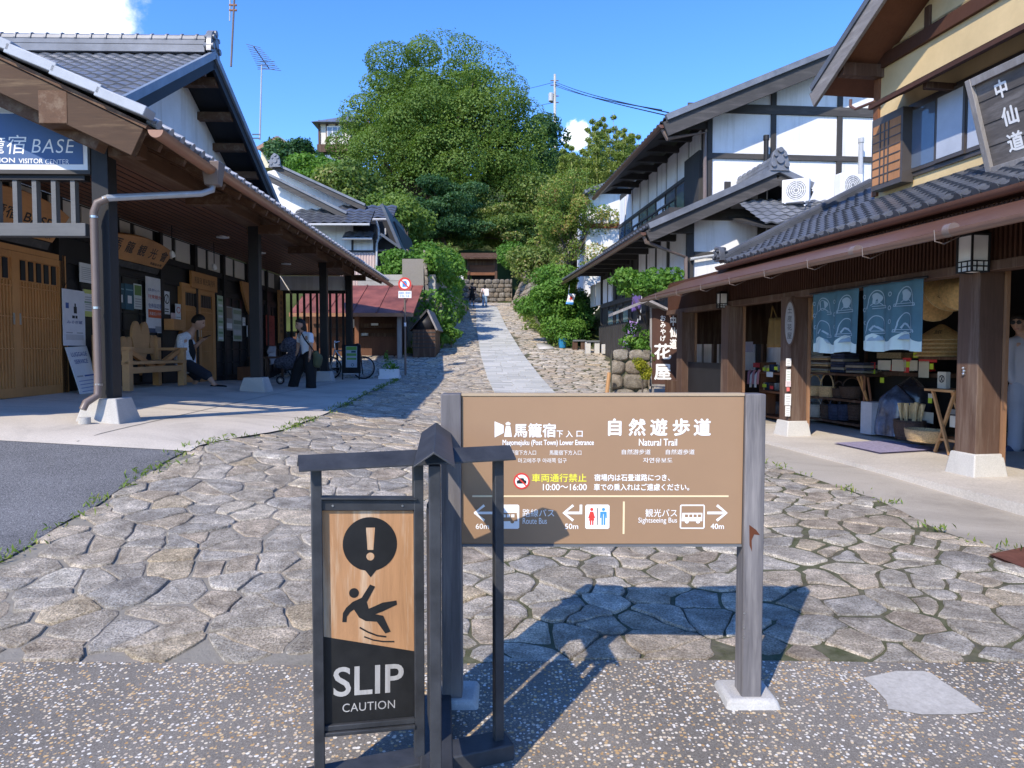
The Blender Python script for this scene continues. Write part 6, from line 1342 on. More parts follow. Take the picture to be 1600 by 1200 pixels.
# ================================================================ vegetation
def leafmat(name, stops, trans=.35):
    m, n, l, p = newmat(name, .55, .25); a = n.new('ShaderNodeAttribute'); a.attribute_name = 'pick'
    col = ramp(n, l, a.outputs['Fac'], stops); l.new(col, p.inputs['Base Color'])
    t = n.new('ShaderNodeBsdfTranslucent'); g = n.new('ShaderNodeMix'); g.data_type = 'RGBA'; g.blend_type = 'MULTIPLY'; g.inputs[0].default_value = 1; l.new(col, g.inputs[6]); g.inputs[7].default_value = (1.3, 1.4, .6, 1); l.new(g.outputs[2], t.inputs[0])
    mx = n.new('ShaderNodeMixShader'); mx.inputs[0].default_value = trans; l.new(p.outputs[0], mx.inputs[1]); l.new(t.outputs[0], mx.inputs[2]); l.new(mx.outputs[0], n['Material Output'].inputs[0]); return m
LF = {
 'zelkova': leafmat('zelkova_leaf', [(0, (.085, .15, .03)), (.5, (.135, .22, .045)), (1, (.205, .285, .062))]),
 'dark': leafmat('dark_maple_leaf', [(0, (0.027, 0.072, 0.033)), (.5, (0.0525, 0.128, 0.0525)), (1, (0.128, 0.225, 0.09))]),
 'bush': leafmat('bush_leaf', [(0, (0.058, 0.145, 0.0217)), (.5, (0.123, 0.261, 0.0435)), (1, (0.232, 0.377, 0.0725))]),
 'mixed': leafmat('mixed_hill_leaf', [(0, (0.0675, 0.128, 0.03)), (.5, (0.15, 0.225, 0.0525)), (.85, (0.27, 0.3, 0.09)), (1, (0.39, 0.3, 0.165))]),
 'bamboo': leafmat('bamboo_leaf', [(0, (0.102, 0.16, 0.029)), (.5, (0.203, 0.275, 0.058)), (1, (0.348, 0.377, 0.116))]),
 'russet': leafmat('russet_tipped_leaf', [(0, (0.075, 0.15, 0.03)), (.45, (0.18, 0.27, 0.0525)), (.75, (0.33, 0.3, 0.09)), (1, (0.51, 0.255, 0.135))]),
 'yellow': leafmat('yellow_green_leaf', [(0, (.14, .18, .02)), (.5, (.32, .32, .03)), (1, (.5, .46, .05))]),
 'grass': leafmat('grass_blade', [(0, (0.078, 0.143, 0.026)), (.5, (0.169, 0.26, 0.052)), (1, (0.364, 0.351, 0.117))]),
}
M['bark'] = wood('grey_brown_bark', (.09, .07, .055), 'z', .6, var=.5, bmp=.8)
M['bamboo'] = plain('bamboo_culm', (.30, .30, .10), .5, .25)
def leaf_object(name, pts, nrm, size, mat, parent, seed, clump=None, aspect=1.7, droop=.25, jit=.55):
    """one mesh of many small bent leaves; pts/nrm numpy arrays"""
    rg = np.random.default_rng(seed); n = len(pts)
    d = nrm + rg.normal(0, jit, (n, 3)); d[:, 2] += .25; d /= np.linalg.norm(d, axis=1)[:, None] + 1e-9
    r = rg.normal(0, 1, (n, 3)); r[:, 2] -= droop; t = r - d * np.sum(r * d, 1)[:, None]; t /= np.linalg.norm(t, axis=1)[:, None] + 1e-9
    s = np.cross(d, t); L = size * rg.uniform(.6, 1.3, n)[:, None]; W_ = L / aspect
    a = pts - t * L * .5; c = pts + t * L * .5 - d * L * .12; m1 = pts + s * W_ * .5 + d * L * .06; m2 = pts - s * W_ * .5 + d * L * .06
    v = np.stack([a, m1, c, m2], 1).reshape(-1, 3)
    me = bpy.data.meshes.new(name); me.vertices.add(4 * n); me.vertices.foreach_set('co', v.ravel()); me.loops.add(4 * n); me.loops.foreach_set('vertex_index', np.arange(4 * n)); me.polygons.add(n); me.polygons.foreach_set('loop_start', np.arange(0, 4 * n, 4)); me.polygons.foreach_set('loop_total', np.full(n, 4)); me.update()
    pk = rg.uniform(0, 1, n) * .55 + (clump if clump is not None else rg.uniform(0, 1, n)) * .45
    at_ = me.attributes.new('pick', 'FLOAT', 'POINT'); at_.data.foreach_set('value', np.repeat(np.clip(pk, 0, 1), 4))
    me.materials.append(mat); o = bpy.data.objects.new(name, me); COL.objects.link(o)
    if parent: adopt(o, parent)
    return o
def blobpts(blobs, seed, shell=.55):
    """leaf positions over lumpy ellipsoids: blobs = (centre, radii, count)"""
    rg = np.random.default_rng(seed); P = []; Nn = []; K = []
    for (c, r, n) in blobs:
        d = rg.normal(0, 1, (n, 3)); d /= np.linalg.norm(d, axis=1)[:, None]
        k = rg.uniform(shell, 1.05, n) ** .6 * (1 + (.07 if shell < .8 else .025) * rg.exponential(1, n))
        P.append(np.array(c) + d * np.array(r) * k[:, None]); Nn.append(d / np.array(r) * min(r)); K.append(np.full(n, rg.uniform(0, 1)))
    return np.concatenate(P), np.concatenate(Nn), np.concatenate(K)
def crown_blobs(c, r, nb, br, n, seed, flat_=.7, bottom=-.55):
    """clumps spread over and inside a crown ellipsoid"""
    rr = random.Random(seed); out = []; c = Vector(c)
    for i in range(nb):
        for _ in range(40):
            d = Vector((rr.gauss(0, 1), rr.gauss(0, 1), rr.gauss(0, 1))).normalized()
            if d.z > bottom: break
        k = rr.uniform(.55, .97) if i % 4 else rr.uniform(.15, .55); s_ = br * rr.uniform(.65, 1.35)
        p = Vector((c.x + d.x * r[0] * k, c.y + d.y * r[1] * k, c.z + d.z * r[2] * k))
        out.append((tuple(p), (s_, s_, s_ * flat_), int(n * (s_ / br) ** 2)))
    return out
def branches(base, tips, r0, seed):
    rr = random.Random(seed); b = MB(); base = Vector(base)
    cen = sum((Vector(t) for t in tips), Vector()) / len(tips); fork = base.lerp(Vector((cen.x, cen.y, cen.z)), .42); fork.x = lerp(base.x, cen.x, .3)
    b.tube([base + Vector((0, 0, -.4)), base + Vector((0, 0, .1)), base.lerp(fork, .5) + Vector((rr.uniform(-.1, .1) * r0 * 3, 0, 0)), fork], [r0 * 1.35, r0, r0 * .85, r0 * .7], 10)
    for t in tips:
        t = Vector(t); m = fork.lerp(t, .5) + Vector((rr.uniform(-1, 1), rr.uniform(-1, 1), rr.uniform(.2, 1))) * (t - fork).length * .1
        b.tube([fork, m, t], [r0 * .42, r0 * .22, r0 * .06], 6)
    return b
def tree(name, label, base, c, r, nb, br, n, leaf, size, mat, seed, r0=.3, group=None, flat_=.7, cat='tree', bottom=-.55, ntips=9, extra=(), shell=.55, jit=.55):
    t = thing(name, label, cat, base, group); bl = crown_blobs(c, r, nb, br, n, seed, flat_, bottom) + list(extra)
    P, Nn, K = blobpts(bl, seed, shell); leaf_object('crown', P, Nn, size, LF[mat], t, seed, K, jit=jit)
    rr = random.Random(seed + 1); tips = [b_[0] for b_ in rr.sample(bl, min(ntips, len(bl)))]
    branches(base, tips, r0, seed).build('trunk', M['bark'], t, smooth=60); return t
def px_r(px, Y): return px * Y / F
# hill behind everything: stays under the plants
b = MB(); rr = random.Random(2)
def hz(x, y):
    xc = prof(XC, min(y, 60)); road = prof(PC, y) if y < 60 else prof(PC, 60) + (y - 60) * .30
    side = x - xc; d = abs(side) - (4.6 if side < 0 else 3.4)
    if y < 27: d = -1
    if y > 57: d = max(d, 2 + (y - 57) * .2)
    bank = min(max(d * 1.3, 0), 2.6) + max(0, d - 2) * .16
    ymk = min(1, max(0, (y - 26.5) / 2))
    if 55 < y < 66 and -8 < x < 4: return min(road - .12 + bank * ymk, 6.7)
    return road - .12 + bank * ymk + (.4 * noise.noise((x * .2, y * .2, 0)) if d > 1 else 0) - (0 if d > 0 else .25)
xs_ = ar(-60, 60, 1.5); ys_ = ar(27, 60, 1.0) + ar(62, 150, 3)
b.add([(x, y, hz(x, y)) for y in ys_ for x in xs_], [(j * len(xs_) + i, j * len(xs_) + i + 1, (j + 1) * len(xs_) + i + 1, (j + 1) * len(xs_) + i) for j in range(len(ys_) - 1) for i in range(len(xs_) - 1)])
M['hillsoil'] = plain('leafy_hill_soil', (.055, .07, .025), .95, .5, .6, .05, 0, .8, 4)
tag(b.build('hillside', M['hillsoil'], smooth=60), kind='structure')
# the great round tree
Y = 74
c = at(688, 232, Y); base = at(690, 415, Y)
bt = [(tuple(at(x, y, Y + dy)), (s_ * 1.1, s_ * 1.1, s_ * .9), int(n * 1.3)) for x, y, dy, s_, n in ((690, 100, 0, 3.4, 1500), (620, 120, -1, 2.6, 1100), (755, 115, 0, 3.0, 1300), (572, 185, 0, 2.6, 1100), (812, 190, 0, 2.6, 1100), (562, 262, -2, 2.6, 1200), (832, 250, 0, 2.4, 1000), (575, 315, -3, 2.6, 1200), (660, 300, -6, 3.2, 1500), (740, 190, -7, 3.0, 1400), (640, 190, -7, 3.0, 1400), (600, 240, -6, 2.8, 1300), (700, 245, -8, 3.2, 1500), (790, 250, -5, 2.8, 1200), (556, 220, 0, 1.8, 600), (590, 135, 0, 1.6, 600), (800, 140, 0, 1.6, 600), (660, 78, 0, 1.5, 500), (725, 80, 0, 1.7, 600), (822, 215, -2, 2.0, 700), (835, 285, -2, 2.0, 700), (800, 310, -4, 2.2, 800), (560, 300, -3, 2.0, 700), (770, 150, -4, 2.4, 900), (610, 160, -4, 2.2, 900), (690, 150, -7, 2.6, 1100))]
tree('zelkova_tree', 'huge round-crowned green tree towering over the middle of the hillside', base, c, (px_r(148, Y), 7.5, px_r(155, Y)), 120, 2.0, 1500, '', .24, 'zelkova', 11, .8, ntips=16, extra=bt, shell=.82, jit=.34, flat_=.62)
tree('maple_tree', 'dark blue-green maple with layered boughs below the huge round tree', at(700, 400, 62.5), at(690, 338, 62.5), (px_r(85, 63), 3, px_r(62, 63)), 90, 1.0, 420, '', .23, 'dark', 12, .25, flat_=.38, bottom=-.8)
tree('maple_tree', 'spreading layered tree arching over the wooden notice shelter', at(812, 405, 63.5), at(775, 358, 63.5), (px_r(62, 64), 2.6, px_r(36, 64)), 60, 1.0, 420, '', .23, 'mixed', 13, .25, flat_=.38, bottom=-.8)
tree('dark_tree', 'tall dark tree between the huge round tree and the bamboo', at(850, 380, 82), at(848, 265, 82), (px_r(42, 82), 4, px_r(80, 82)), 46, 1.7, 420, '', .42, 'dark', 14, .35, bottom=-.9)
tree('dark_tree', 'round green tree behind the notice shelter at the right edge of the maple', at(838, 400, 71), at(838, 330, 71), (px_r(46, 71), 3.4, px_r(52, 71)), 36, 1.35, 420, '', .34, 'mixed', 15, .3, bottom=-.9)
# bamboo grove
bg_ = thing('bamboo_grove', 'feathery yellow-green bamboo clump behind the russet tree', 'bamboo', at(940, 400, 46)); rr = random.Random(4); bl = []; cul = MB()
for k in range(40):
    px = rr.uniform(868, 1000); top = 235 - 70 * math.exp(-((px - 945) / 22) ** 2) - rr.uniform(-25, 15) - (20 if px > 960 else 0); Yk = rr.uniform(43, 50); b0 = at(px, 400, Yk); t0 = at(px + rr.uniform(-8, 8), top, Yk)
    cul.tube([b0, b0.lerp(t0, .6), t0], [.05, .04, .012], 5)
    for q in range(9):
        s_ = .1 + .9 * q / 8; c_ = b0.lerp(t0, .25 + .75 * (q + .5) / 9); w_ = .8 * (1.15 - q / 9); bl.append((tuple(c_ + Vector((rr.uniform(-.4, .4), rr.uniform(-.4, .4), 0)) * w_), (w_, w_, w_ * .75), int(420 * w_ + 90)))
P, Nn, K = blobpts(bl, 21, .05); leaf_object('foliage', P, Nn, .19, LF['bamboo'], bg_, 21, K, 3.4, .9); cul.build('culm', M['bamboo'], bg_)
# russet tree and shrubs on the right of the road
tree('russet_tree', 'loose tree with russet leaf tips left of the white timbered house', at(888, 470, 31), at(893, 352, 31), (px_r(66, 31), 1.6, px_r(78, 31)), 64, .42, 250, '', .11, 'russet', 16, .12, bottom=-.9, ntips=14)
tree('shrub', 'broad bright green shrub at the foot of the russet tree beside the road', at(868, 535, 28.2), at(868, 472, 28.4), (px_r(50, 28.4), 1.2, px_r(62, 28.4)), 38, .46, 440, '', .12, 'bush', 17, .06, cat='shrub', bottom=-.95)
tree('shrub', 'low rounded green shrub between the blue bucket and the dark wall', at(893, 533, 27.4), at(893, 515, 27.4), (px_r(24, 27), .6, px_r(22, 27)), 14, .3, 220, '', .10, 'bush', 18, .03, cat='shrub', bottom=-.95)
tree('climbing_shrub', 'dark shrub behind the red flag against the house', at(905, 520, 28.6), at(908, 485, 28.8), (px_r(24, 28), .6, px_r(42, 28)), 18, .4, 260, '', .13, 'dark', 19, .04, cat='shrub', bottom=-.95)
tree('bank_shrub', 'green shrub topping the sloping stone bank of the upper road', at(845, 430, 40), at(838, 408, 40), (px_r(36, 40), 1.4, px_r(26, 40)), 20, .7, 300, '', .18, 'mixed', 20, .06, cat='shrub', bottom=-.9)
tree('bank_shrub', 'low shrub spilling down the right bank above the road bend', at(815, 425, 47), at(808, 402, 48), (px_r(28, 47), 1.2, px_r(18, 47)), 16, .7, 280, '', .18, 'bush', 22, .06, cat='shrub', bottom=-.9)
# small leafy tree by the shop board
tree('young_tree', 'young light green tree behind the tall painted shop board', at(1012, 560, 15.9), at(1012, 440, 15.9), (px_r(50, 16), .6, px_r(26, 16)), 26, .22, 130, '', .105, 'bush', 23, .03, flat_=.6, bottom=-.7, ntips=10)
tree('roadside_shrub', 'pale green shrub behind the stone stump wall', at(1000, 560, 15.7), at(996, 540, 15.8), (px_r(22, 16), .3, px_r(36, 16)), 16, .16, 130, '', .075, 'bush', 24, .02, cat='shrub', bottom=-.9)
tree('yellow_shrub', 'small bright yellow-green shrub beside the tall painted board', at(1004, 600, 14.3), at(1005, 575, 14.3), (px_r(14, 14.3), .2, px_r(20, 14.3)), 12, .10, 110, '', .05, 'yellow', 25, .015, cat='shrub', bottom=-.9)
# left side
tree('hill_tree', 'dark green tree between the cream cottage and the hilltop house', at(455, 262, 72), at(462, 245, 72), (px_r(38, 72), 2.2, px_r(18, 72)), 22, 1.1, 360, '', .36, 'dark', 26, .2, bottom=-.8)
tree('hill_shrub', 'bright green hillside shrubs above the white gabled house', at(490, 290, 58), at(492, 276, 58), (px_r(55, 58), 2, px_r(22, 58)), 26, 1.1, 360, '', .32, 'bush', 27, .1, cat='shrub', bottom=-.9)
tree('hill_shrub', 'yellowish hillside thicket below the hilltop house', at(560, 310, 54), at(548, 300, 54), (px_r(48, 54), 2.4, px_r(38, 54)), 34, 1.1, 360, '', .30, 'mixed', 28, .1, cat='shrub', bottom=-.9)
tree('hill_shrub', 'bright green thicket between the dark barn and the dark maple', at(640, 390, 46), at(625, 345, 50), (px_r(42, 48), 2.2, px_r(50, 48)), 34, 1.0, 360, '', .27, 'zelkova', 29, .1, cat='shrub', bottom=-.9)
tree('garden_shrub', 'fresh green shrub on top of the concrete retaining wall', at(628, 435, 29.2), at(626, 417, 29.2), (px_r(36, 29), .8, px_r(20, 29)), 20, .42, 300, '', .14, 'bush', 30, .05, cat='shrub', bottom=-.9)
tree('garden_shrub', 'taller shrub where the retaining wall meets the road', at(675, 440, 31), at(678, 418, 31.5), (px_r(32, 31), .9, px_r(30, 31)), 22, .5, 300, '', .15, 'bush', 31, .05, cat='shrub', bottom=-.9)
tree('grassy_bank', 'dry-tipped grassy bank between the shrubs and the notice shelter', at(676, 425, 48), at(676, 405, 48), (px_r(30, 48), 2, px_r(20, 48)), 26, .8, 330, '', .24, 'grass', 32, .06, cat='bank plants', bottom=-.9)
# creepers pouring over the road-side wall
rr = random.Random(9); bl = []
for k in range(66):
    Yk = rr.uniform(27.5, 50) if k < 46 else rr.uniform(26.7, 28.5); x = -3.0 - .03 * (Yk - 27) + rr.uniform(-.25, .3); zr_k = zg(-3, Yk); zz = zr_k + rr.uniform(.2, 3.6) * (1 if rr.random() < .75 else .5); s_ = rr.uniform(.3, .65); bl.append(((x, Yk, zz), (s_, s_ * 1.6, s_ * .9), int(260 * s_ / .45)))
cr = thing('creeper', 'green creepers covering the stone wall on the left of the road', 'creeper', (-3, 38, 3)); P, Nn, K = blobpts(bl, 33); leaf_object('foliage', P, Nn, .17, LF['bush'], cr, 33, K); bb = MB()
for k in range(10): q = bl[k][0]; bb.tube([(q[0] - .2, q[1], zg(-3, q[1])), (q[0] - .1, q[1] + .2, (q[2] + zg(-3, q[1])) / 2), q], .02, 5)
bb.build('vine_stem', M['bark'], cr)
tree('wall_shrub', 'small clump of weeds at the foot of the left road wall', at(705, 535, 27), at(705, 522, 27), (px_r(14, 27), .3, px_r(16, 27)), 9, .22, 160, '', .11, 'bush', 34, .02, cat='weeds', bottom=-.9)
# far wood closing the skyline and side slopes behind the houses
rr = random.Random(12); bl = []
for k in range(120):
    x = rr.uniform(-45, 55); y = rr.uniform(72, 120)
    top = at(800, 300 if x > 5 else 285, y).z
    s_ = rr.uniform(1.6, 3.0); z = hz(x, y) + rr.uniform(.3, 2.2)
    if z + s_ < top + 1: bl.append(((x, y, z), (s_, s_, s_ * .8), int(120 * s_)))
for k in range(70):
    x = rr.choice((rr.uniform(-22, -4.5), rr.uniform(3.5, 22))); y = rr.uniform(44, 72); s_ = rr.uniform(.9, 1.7); z = hz(x, y) + .5
    if z + s_ < at(800, 330, y).z: bl.append(((x, y, z), (s_, s_, s_ * .8), int(260 * s_)))
P, Nn, K = blobpts(bl, 35); o = leaf_object('far_wood', P, Nn, .5, LF['mixed'], None, 35, K); tag(o, kind='stuff')
# tufts in the joints and along the edges
def tufts(name, pts, seed, h, n, mat):
    rg = random.Random(seed); P = []; Nn = []
    for (x, y) in pts:
        for _ in range(n): P.append((x + rg.gauss(0, .05), y + rg.gauss(0, .05), zg(x, y) + rg.uniform(0, h))); Nn.append((rg.gauss(0, 1), rg.gauss(0, 1), .2))
    return tag(leaf_object(name, np.array(P), np.array(Nn), h * 1.2, LF[mat], None, seed, None, 4, -1.5), kind='stuff')
rg = random.Random(5)
e_ = [(el(y) + rg.uniform(-.05, .06), y) for y in [rg.uniform(3.3, 20) for _ in range(130)]] + [(er(y) + rg.uniform(-.06, .04), y) for y in [rg.uniform(4.2, 20) for _ in range(90)]]
tufts('edge_grass', e_, 41, .045, 9, 'grass')
tufts('roadside_grass', [(-3.2 + rg.gauss(0, .15), rg.uniform(26, 50)) for _ in range(110)] + [(er(y) + rg.gauss(.1, .2), y) for y in [rg.uniform(26.5, 50) for _ in range(110)]] + [(rg.uniform(-7.5, -3.4), 25.4 + rg.gauss(0, .15)) for _ in range(60)], 42, .16, 16, 'grass')
P = []; Nn = []
for _ in range(2600):                                                  # moss cushions between the near stones
    y = 3.2 + abs(rg.gauss(0, 1.6)); x = rg.uniform(-1.2, 3.2)
    if noise.noise((x * .9, y * .9, 5)) > -.05: P.append((x, y, zg(x, y) + rg.uniform(-.016, -.004))); Nn.append((0, 0, 1))
# ================================================================ people
SKIN = plain('skin', (.50, .29, .20), .55, .06, 6); HAIR = plain('black_hair', (.018, .014, .012), .65, .5, 40)
def voxel(o, size, it=3):
    rm = o.modifiers.new('remesh', 'REMESH'); rm.mode = 'VOXEL'; rm.voxel_size = size; sm = o.modifiers.new('smooth', 'SMOOTH'); sm.iterations = it; sm.factor = .5
    bpy.context.view_layer.update(); nm = bpy.data.meshes.new_from_object(o.evaluated_get(bpy.context.evaluated_depsgraph_get())); mt = o.data.materials[0]; old = o.data; o.modifiers.clear(); o.data = nm; bpy.data.meshes.remove(old); nm.name = o.name
    nm.materials.clear(); nm.materials.append(mt); nm.polygons.foreach_set('use_smooth', [True] * len(nm.polygons)); return o
def limbs(verts, edges, radii, extra=None):
    b = MB()
    for i, j in edges:
        if (Vector(verts[i]) - Vector(verts[j])).length > 1e-4: b.tube([verts[i], verts[j]], [radii[i], radii[j]], 12)
    for v, r in zip(verts, radii): b.lathe([(r * math.sin(math.pi * (q + .02) / 8.04), r * -math.cos(math.pi * (q + .02) / 8.04)) for q in range(9)], 12, Matrix.Translation(v))
    if extra: b.add(*extra)
    return b
def skin_obj(name, verts, edges, radii, mat, parent, sub=2, root=0, vox=.012, extra=None):
    """one smooth continuous skin grown round a skeleton of joints"""
    o = limbs(verts, edges, radii, extra).build(name, mat, None, smooth=180); voxel(o, vox, 4)
    if parent: adopt(o, parent)
    return o
def chain(V_, E_, R_, pts, rad, start=None):
    prev = start
    for p, r in zip(pts, rad):
        V_.append(Vector(p)); R_.append(r); i = len(V_) - 1
        if prev is not None: E_.append((prev, i))
        prev = i
    return prev
def person(label, J, face, k=1., shirt=None, sleeve=.5, pants=None, pant_len=1., shoe=None, hair='short', pant_w=1., belly=1., shirt_len=.0, head=1.):
    """J: world joints; face: unit direction the head looks; k: body scale"""
    t = thing('person', label, 'person', (J['pel'].x, J['pel'].y, min(J['ftl'].z, J['ftr'].z)))
    face = Vector(face).normalized(); V_ = []; E_ = []; R_ = []
    pel, chs, nek, hed = J['pel'], J['chs'], J['nek'], J['hed']
    V_.append(pel); R_.append(.13 * k * belly)
    a = chain(V_, E_, R_, [pel.lerp(chs, .5), chs], [.125 * k * belly, .135 * k], 0); ch = a
    up = (hed - nek).normalized()
    up = (up + Vector((0, 0, 1.4))).normalized(); face = (face - up * face.dot(up) * .55).normalized(); hk = k * head
    chain(V_, E_, R_, [chs.lerp(nek, .75), nek, nek.lerp(hed, .45)], [.085 * k, .058 * k, .052 * k], ch)
    side = up.cross(face).normalized()
    for s_, sd in (('l', 1), ('r', -1)):
        sh, el_, wr, hd = J['sh' + s_], J['el' + s_], J['wr' + s_], J['hd' + s_]
        w_ = chain(V_, E_, R_, [sh, sh.lerp(el_, .5), el_, el_.lerp(wr, .4), wr, wr.lerp(hd, .5)], [.062 * k, .052 * k, .042 * k, .040 * k, .027 * k, .030 * k], ch)
        dirn = (hd - wr).normalized(); spread = dirn.cross(face); spread = spread.normalized() if spread.length > .1 else side; curl = face * .5 + Vector((0, 0, -.2))
        for f in range(4):
            o = spread * ((f - 1.5) * .019 * k); L = (.060, .070, .066, .05)[f] * k; base = wr.lerp(hd, .62) + o
            chain(V_, E_, R_, [base, base + dirn * L * .55 + curl * .006, base + dirn * L + curl * .02], [.0105 * k, .0095 * k, .008 * k], w_)
        tb = wr.lerp(hd, .3) + spread * (-.03 * k); chain(V_, E_, R_, [tb, tb + dirn * .03 * k - spread * .018 * k + curl * .01, tb + dirn * .055 * k - spread * .02 * k + curl * .02], [.013 * k, .011 * k, .009 * k], w_)
        hp, kn, an_, ft = J['hp' + s_], J['kn' + s_], J['an' + s_], J['ft' + s_]
        chain(V_, E_, R_, [hp, hp.lerp(kn, .5), kn, kn.lerp(an_, .35), an_, an_.lerp(ft, .6) - Vector((0, 0, .02 * k)), ft], [.095 * k, .078 * k, .056 * k, .056 * k, .036 * k, .035 * k, .028 * k], 0)
    hs_ = up.cross(face).normalized(); fc = hs_.cross(up).normalized()
    def dome(fn, nu=28, nv=20):
        vs = []; fs = []
        for j in range(nv + 1):
            th = math.pi * j / nv
            for i in range(nu):
                ph = 2 * math.pi * i / nu; d = (math.sin(th) * math.cos(ph), math.sin(th) * math.sin(ph), math.cos(th)); x, y, z = fn(*d); vs.append(tuple(hed + (hs_ * x + fc * y + up * z) * hk))
        for j in range(nv):
            for i in range(nu): fs.append((j * nu + i, (j + 1) * nu + i, (j + 1) * nu + (i + 1) % nu, j * nu + (i + 1) % nu))
        return vs, fs
    def skull(x, y, z, g=0.):
        X = (.074 + g) * x * (1 - .30 * max(0, -z) ** 1.5); Y = (.094 + g) * y; Z = (.116 + g) * z
        if y > 0 and g == 0:
            Y += .024 * math.exp(-((x / .15) ** 2 + ((z + .2) / .17) ** 2)) - .009 * math.exp(-(((abs(x) - .38) / .2) ** 2 + ((z - .08) / .13) ** 2)) + .006 * math.exp(-((x / .35) ** 2 + ((z + .55) / .1) ** 2))
        if abs(x) > .85 and g == 0: X += math.copysign(.016, x) * math.exp(-((z + .05) / .25) ** 2 - ((y + .05) / .25) ** 2)
        return X, Y - .012 * max(0, -z) * (y < 0), Z
    body = skin_obj('body', V_, E_, R_, SKIN, None, vox=.0085, extra=dome(skull))
    adopt(body, t)
    for e_ in (-1, 1):
        b = MB(); c = hed + (hs_ * e_ * .03 + fc * .079 + up * .012) * hk; b.lathe([(.002, -.006 * hk), (.012 * hk, -.002 * hk), (.012 * hk, .002 * hk), (.002, .006 * hk)], 10, plane(c, hs_, up)); b.build('eye', HAIR, t)
        b = MB(); c = hed + (hs_ * e_ * .031 + fc * .084 + up * .034) * hk; b.beam(c - hs_ * .017 * hk, c + hs_ * .017 * hk, .006 * hk, .006 * hk); b.build('eyebrow', HAIR, t)
    b = MB(); c = hed + (fc * .0865 - up * .058) * hk; b.beam(c - hs_ * .022 * hk, c + hs_ * .022 * hk, .012 * hk, .009 * hk); b.build('mouth', plain('lip', (.34, .13, .11), .5), t)
    # shirt
    V_ = [pel.lerp(chs, .02 - shirt_len)]; E_ = []; R_ = [.150 * k * belly]
    c_ = chain(V_, E_, R_, [pel.lerp(chs, .5), chs, chs.lerp(nek, .6)], [.150 * k * belly, .155 * k, .09 * k], 0); c_ -= 1
    for s_ in 'lr':
        sh, el_, wr = J['sh' + s_], J['el' + s_], J['wr' + s_]
        if sleeve <= 1: chain(V_, E_, R_, [sh, sh.lerp(el_, .5 * sleeve * 2 * .5), sh.lerp(el_, sleeve)], [.066 * k, .068 * k, .068 * k], c_ + 1)
        else: chain(V_, E_, R_, [sh, sh.lerp(el_, .5), el_, el_.lerp(wr, .5), el_.lerp(wr, .95)], [.066 * k, .066 * k, .058 * k, .052 * k, .045 * k], c_ + 1)
    skin_obj('shirt', V_, E_, R_, shirt, t, root=0)
    V_ = [pel + Vector((0, 0, .05 * k))]; E_ = []; R_ = [.148 * k * belly]; p_ = chain(V_, E_, R_, [pel - Vector((0, 0, .03 * k))], [.148 * k * belly], 0)
    for s_ in 'lr':
        hp, kn, an_ = J['hp' + s_], J['kn' + s_], J['an' + s_]
        pts = [hp, hp.lerp(kn, .5), kn] + ([kn.lerp(an_, .5), kn.lerp(an_, pant_len)] if pant_len > 0 else [])
        if pant_len <= 0: pts = [hp, hp.lerp(kn, .5), hp.lerp(kn, 1 + pant_len)]
        chain(V_, E_, R_, pts, [.112 * k, .105 * k * pant_w, .088 * k * pant_w, .082 * k * pant_w, .085 * k * pant_w][:len(pts)], p_)
    skin_obj('trousers' if pant_len > 0 else 'shorts', V_, E_, R_, pants, t)
    for s_ in 'lr':
        an_, ft = J['an' + s_], J['ft' + s_]; d = (ft - an_); d.z = 0; d.normalize(); z = ft.z - .0
        b0 = Vector((an_.x, an_.y, z + .01 * k)); skin_obj('shoe', [b0 - d * .06 * k, b0 + d * .05 * k, b0 + d * .14 * k, b0 + d * .20 * k], [(0, 1), (1, 2), (2, 3)], [.045 * k, .048 * k, .044 * k, .032 * k], shoe, t, 1)
    # hair: a cap over skull, longer at the back if wanted
    def hairf(x, y, z):
        line = .30 + .30 * y - .12 * abs(x) if y > -.1 else -.25 + (.0 if hair == 'short' else -.7)
        on = min(1, max(0, (z - line) / .14)); X, Y, Z = skull(x, y, z, -.012 + .030 * on)
        if hair != 'short' and y < .25 and z < .1: k_ = min(1, (.1 - z)); Z -= .10 * k_; X *= 1 + .25 * k_; Y -= .02 * k_
        n_ = noise.noise((x * 5, y * 5, z * 3)) * .006 * on; return X + n_ * x, Y + n_, Z + n_
    hv, hf = dome(hairf); b = MB(); b.add(hv, hf); b.build('hair', HAIR, t, smooth=180)
    return t
def jts(Y, d, dy={}):
    return {k: at(x, y, Y + dy.get(k, 0)) for k, (x, y) in d.items()}
# man perched on the end of the heart bench, looking at his phone
YM = 13.5
J = jts(YM, dict(pel=(289, 566), chs=(288, 535), nek=(300, 517), hed=(310, 504), shl=(293, 526), ell=(303, 543), wrl=(315, 532), hdl=(322, 528), shr=(282, 527), elr=(281, 551), wrr=(285, 570), hdr=(289, 578), hpl=(292, 570), knl=(308, 588), anl=(303, 603), ftl=(314, 606.5), hpr=(292, 570), knr=(324, 587), anr=(336, 602), ftr=(349, 605.5)),
        dict(shl=.20, ell=.18, wrl=.1, hdl=.08, shr=-.2, elr=-.24, wrr=-.22, hdr=-.2, hpl=.1, knl=.16, anl=.16, ftl=.16, hpr=-.1, knr=-.14, anr=-.14, ftr=-.14))
cl_white = plain('white_speckled_shirt', (.66, .66, .68), .85, .3, 60); cl_navy = plain('dark_navy_cloth', (.028, .03, .042), .85, .2); cl_black = plain('black_cloth', (.014, .014, .016), .85, .2); sh_black = plain('black_shoe', (.012, .012, .013), .5, .2)
man = person('man in white patterned shirt and dark shorts perched on the bench end with a phone', J, (1, .15, -.35), 1.0, cl_white, .75, cl_navy, -.02, sh_black, 'short', 1.1, 1.3, .1, head=1.22)
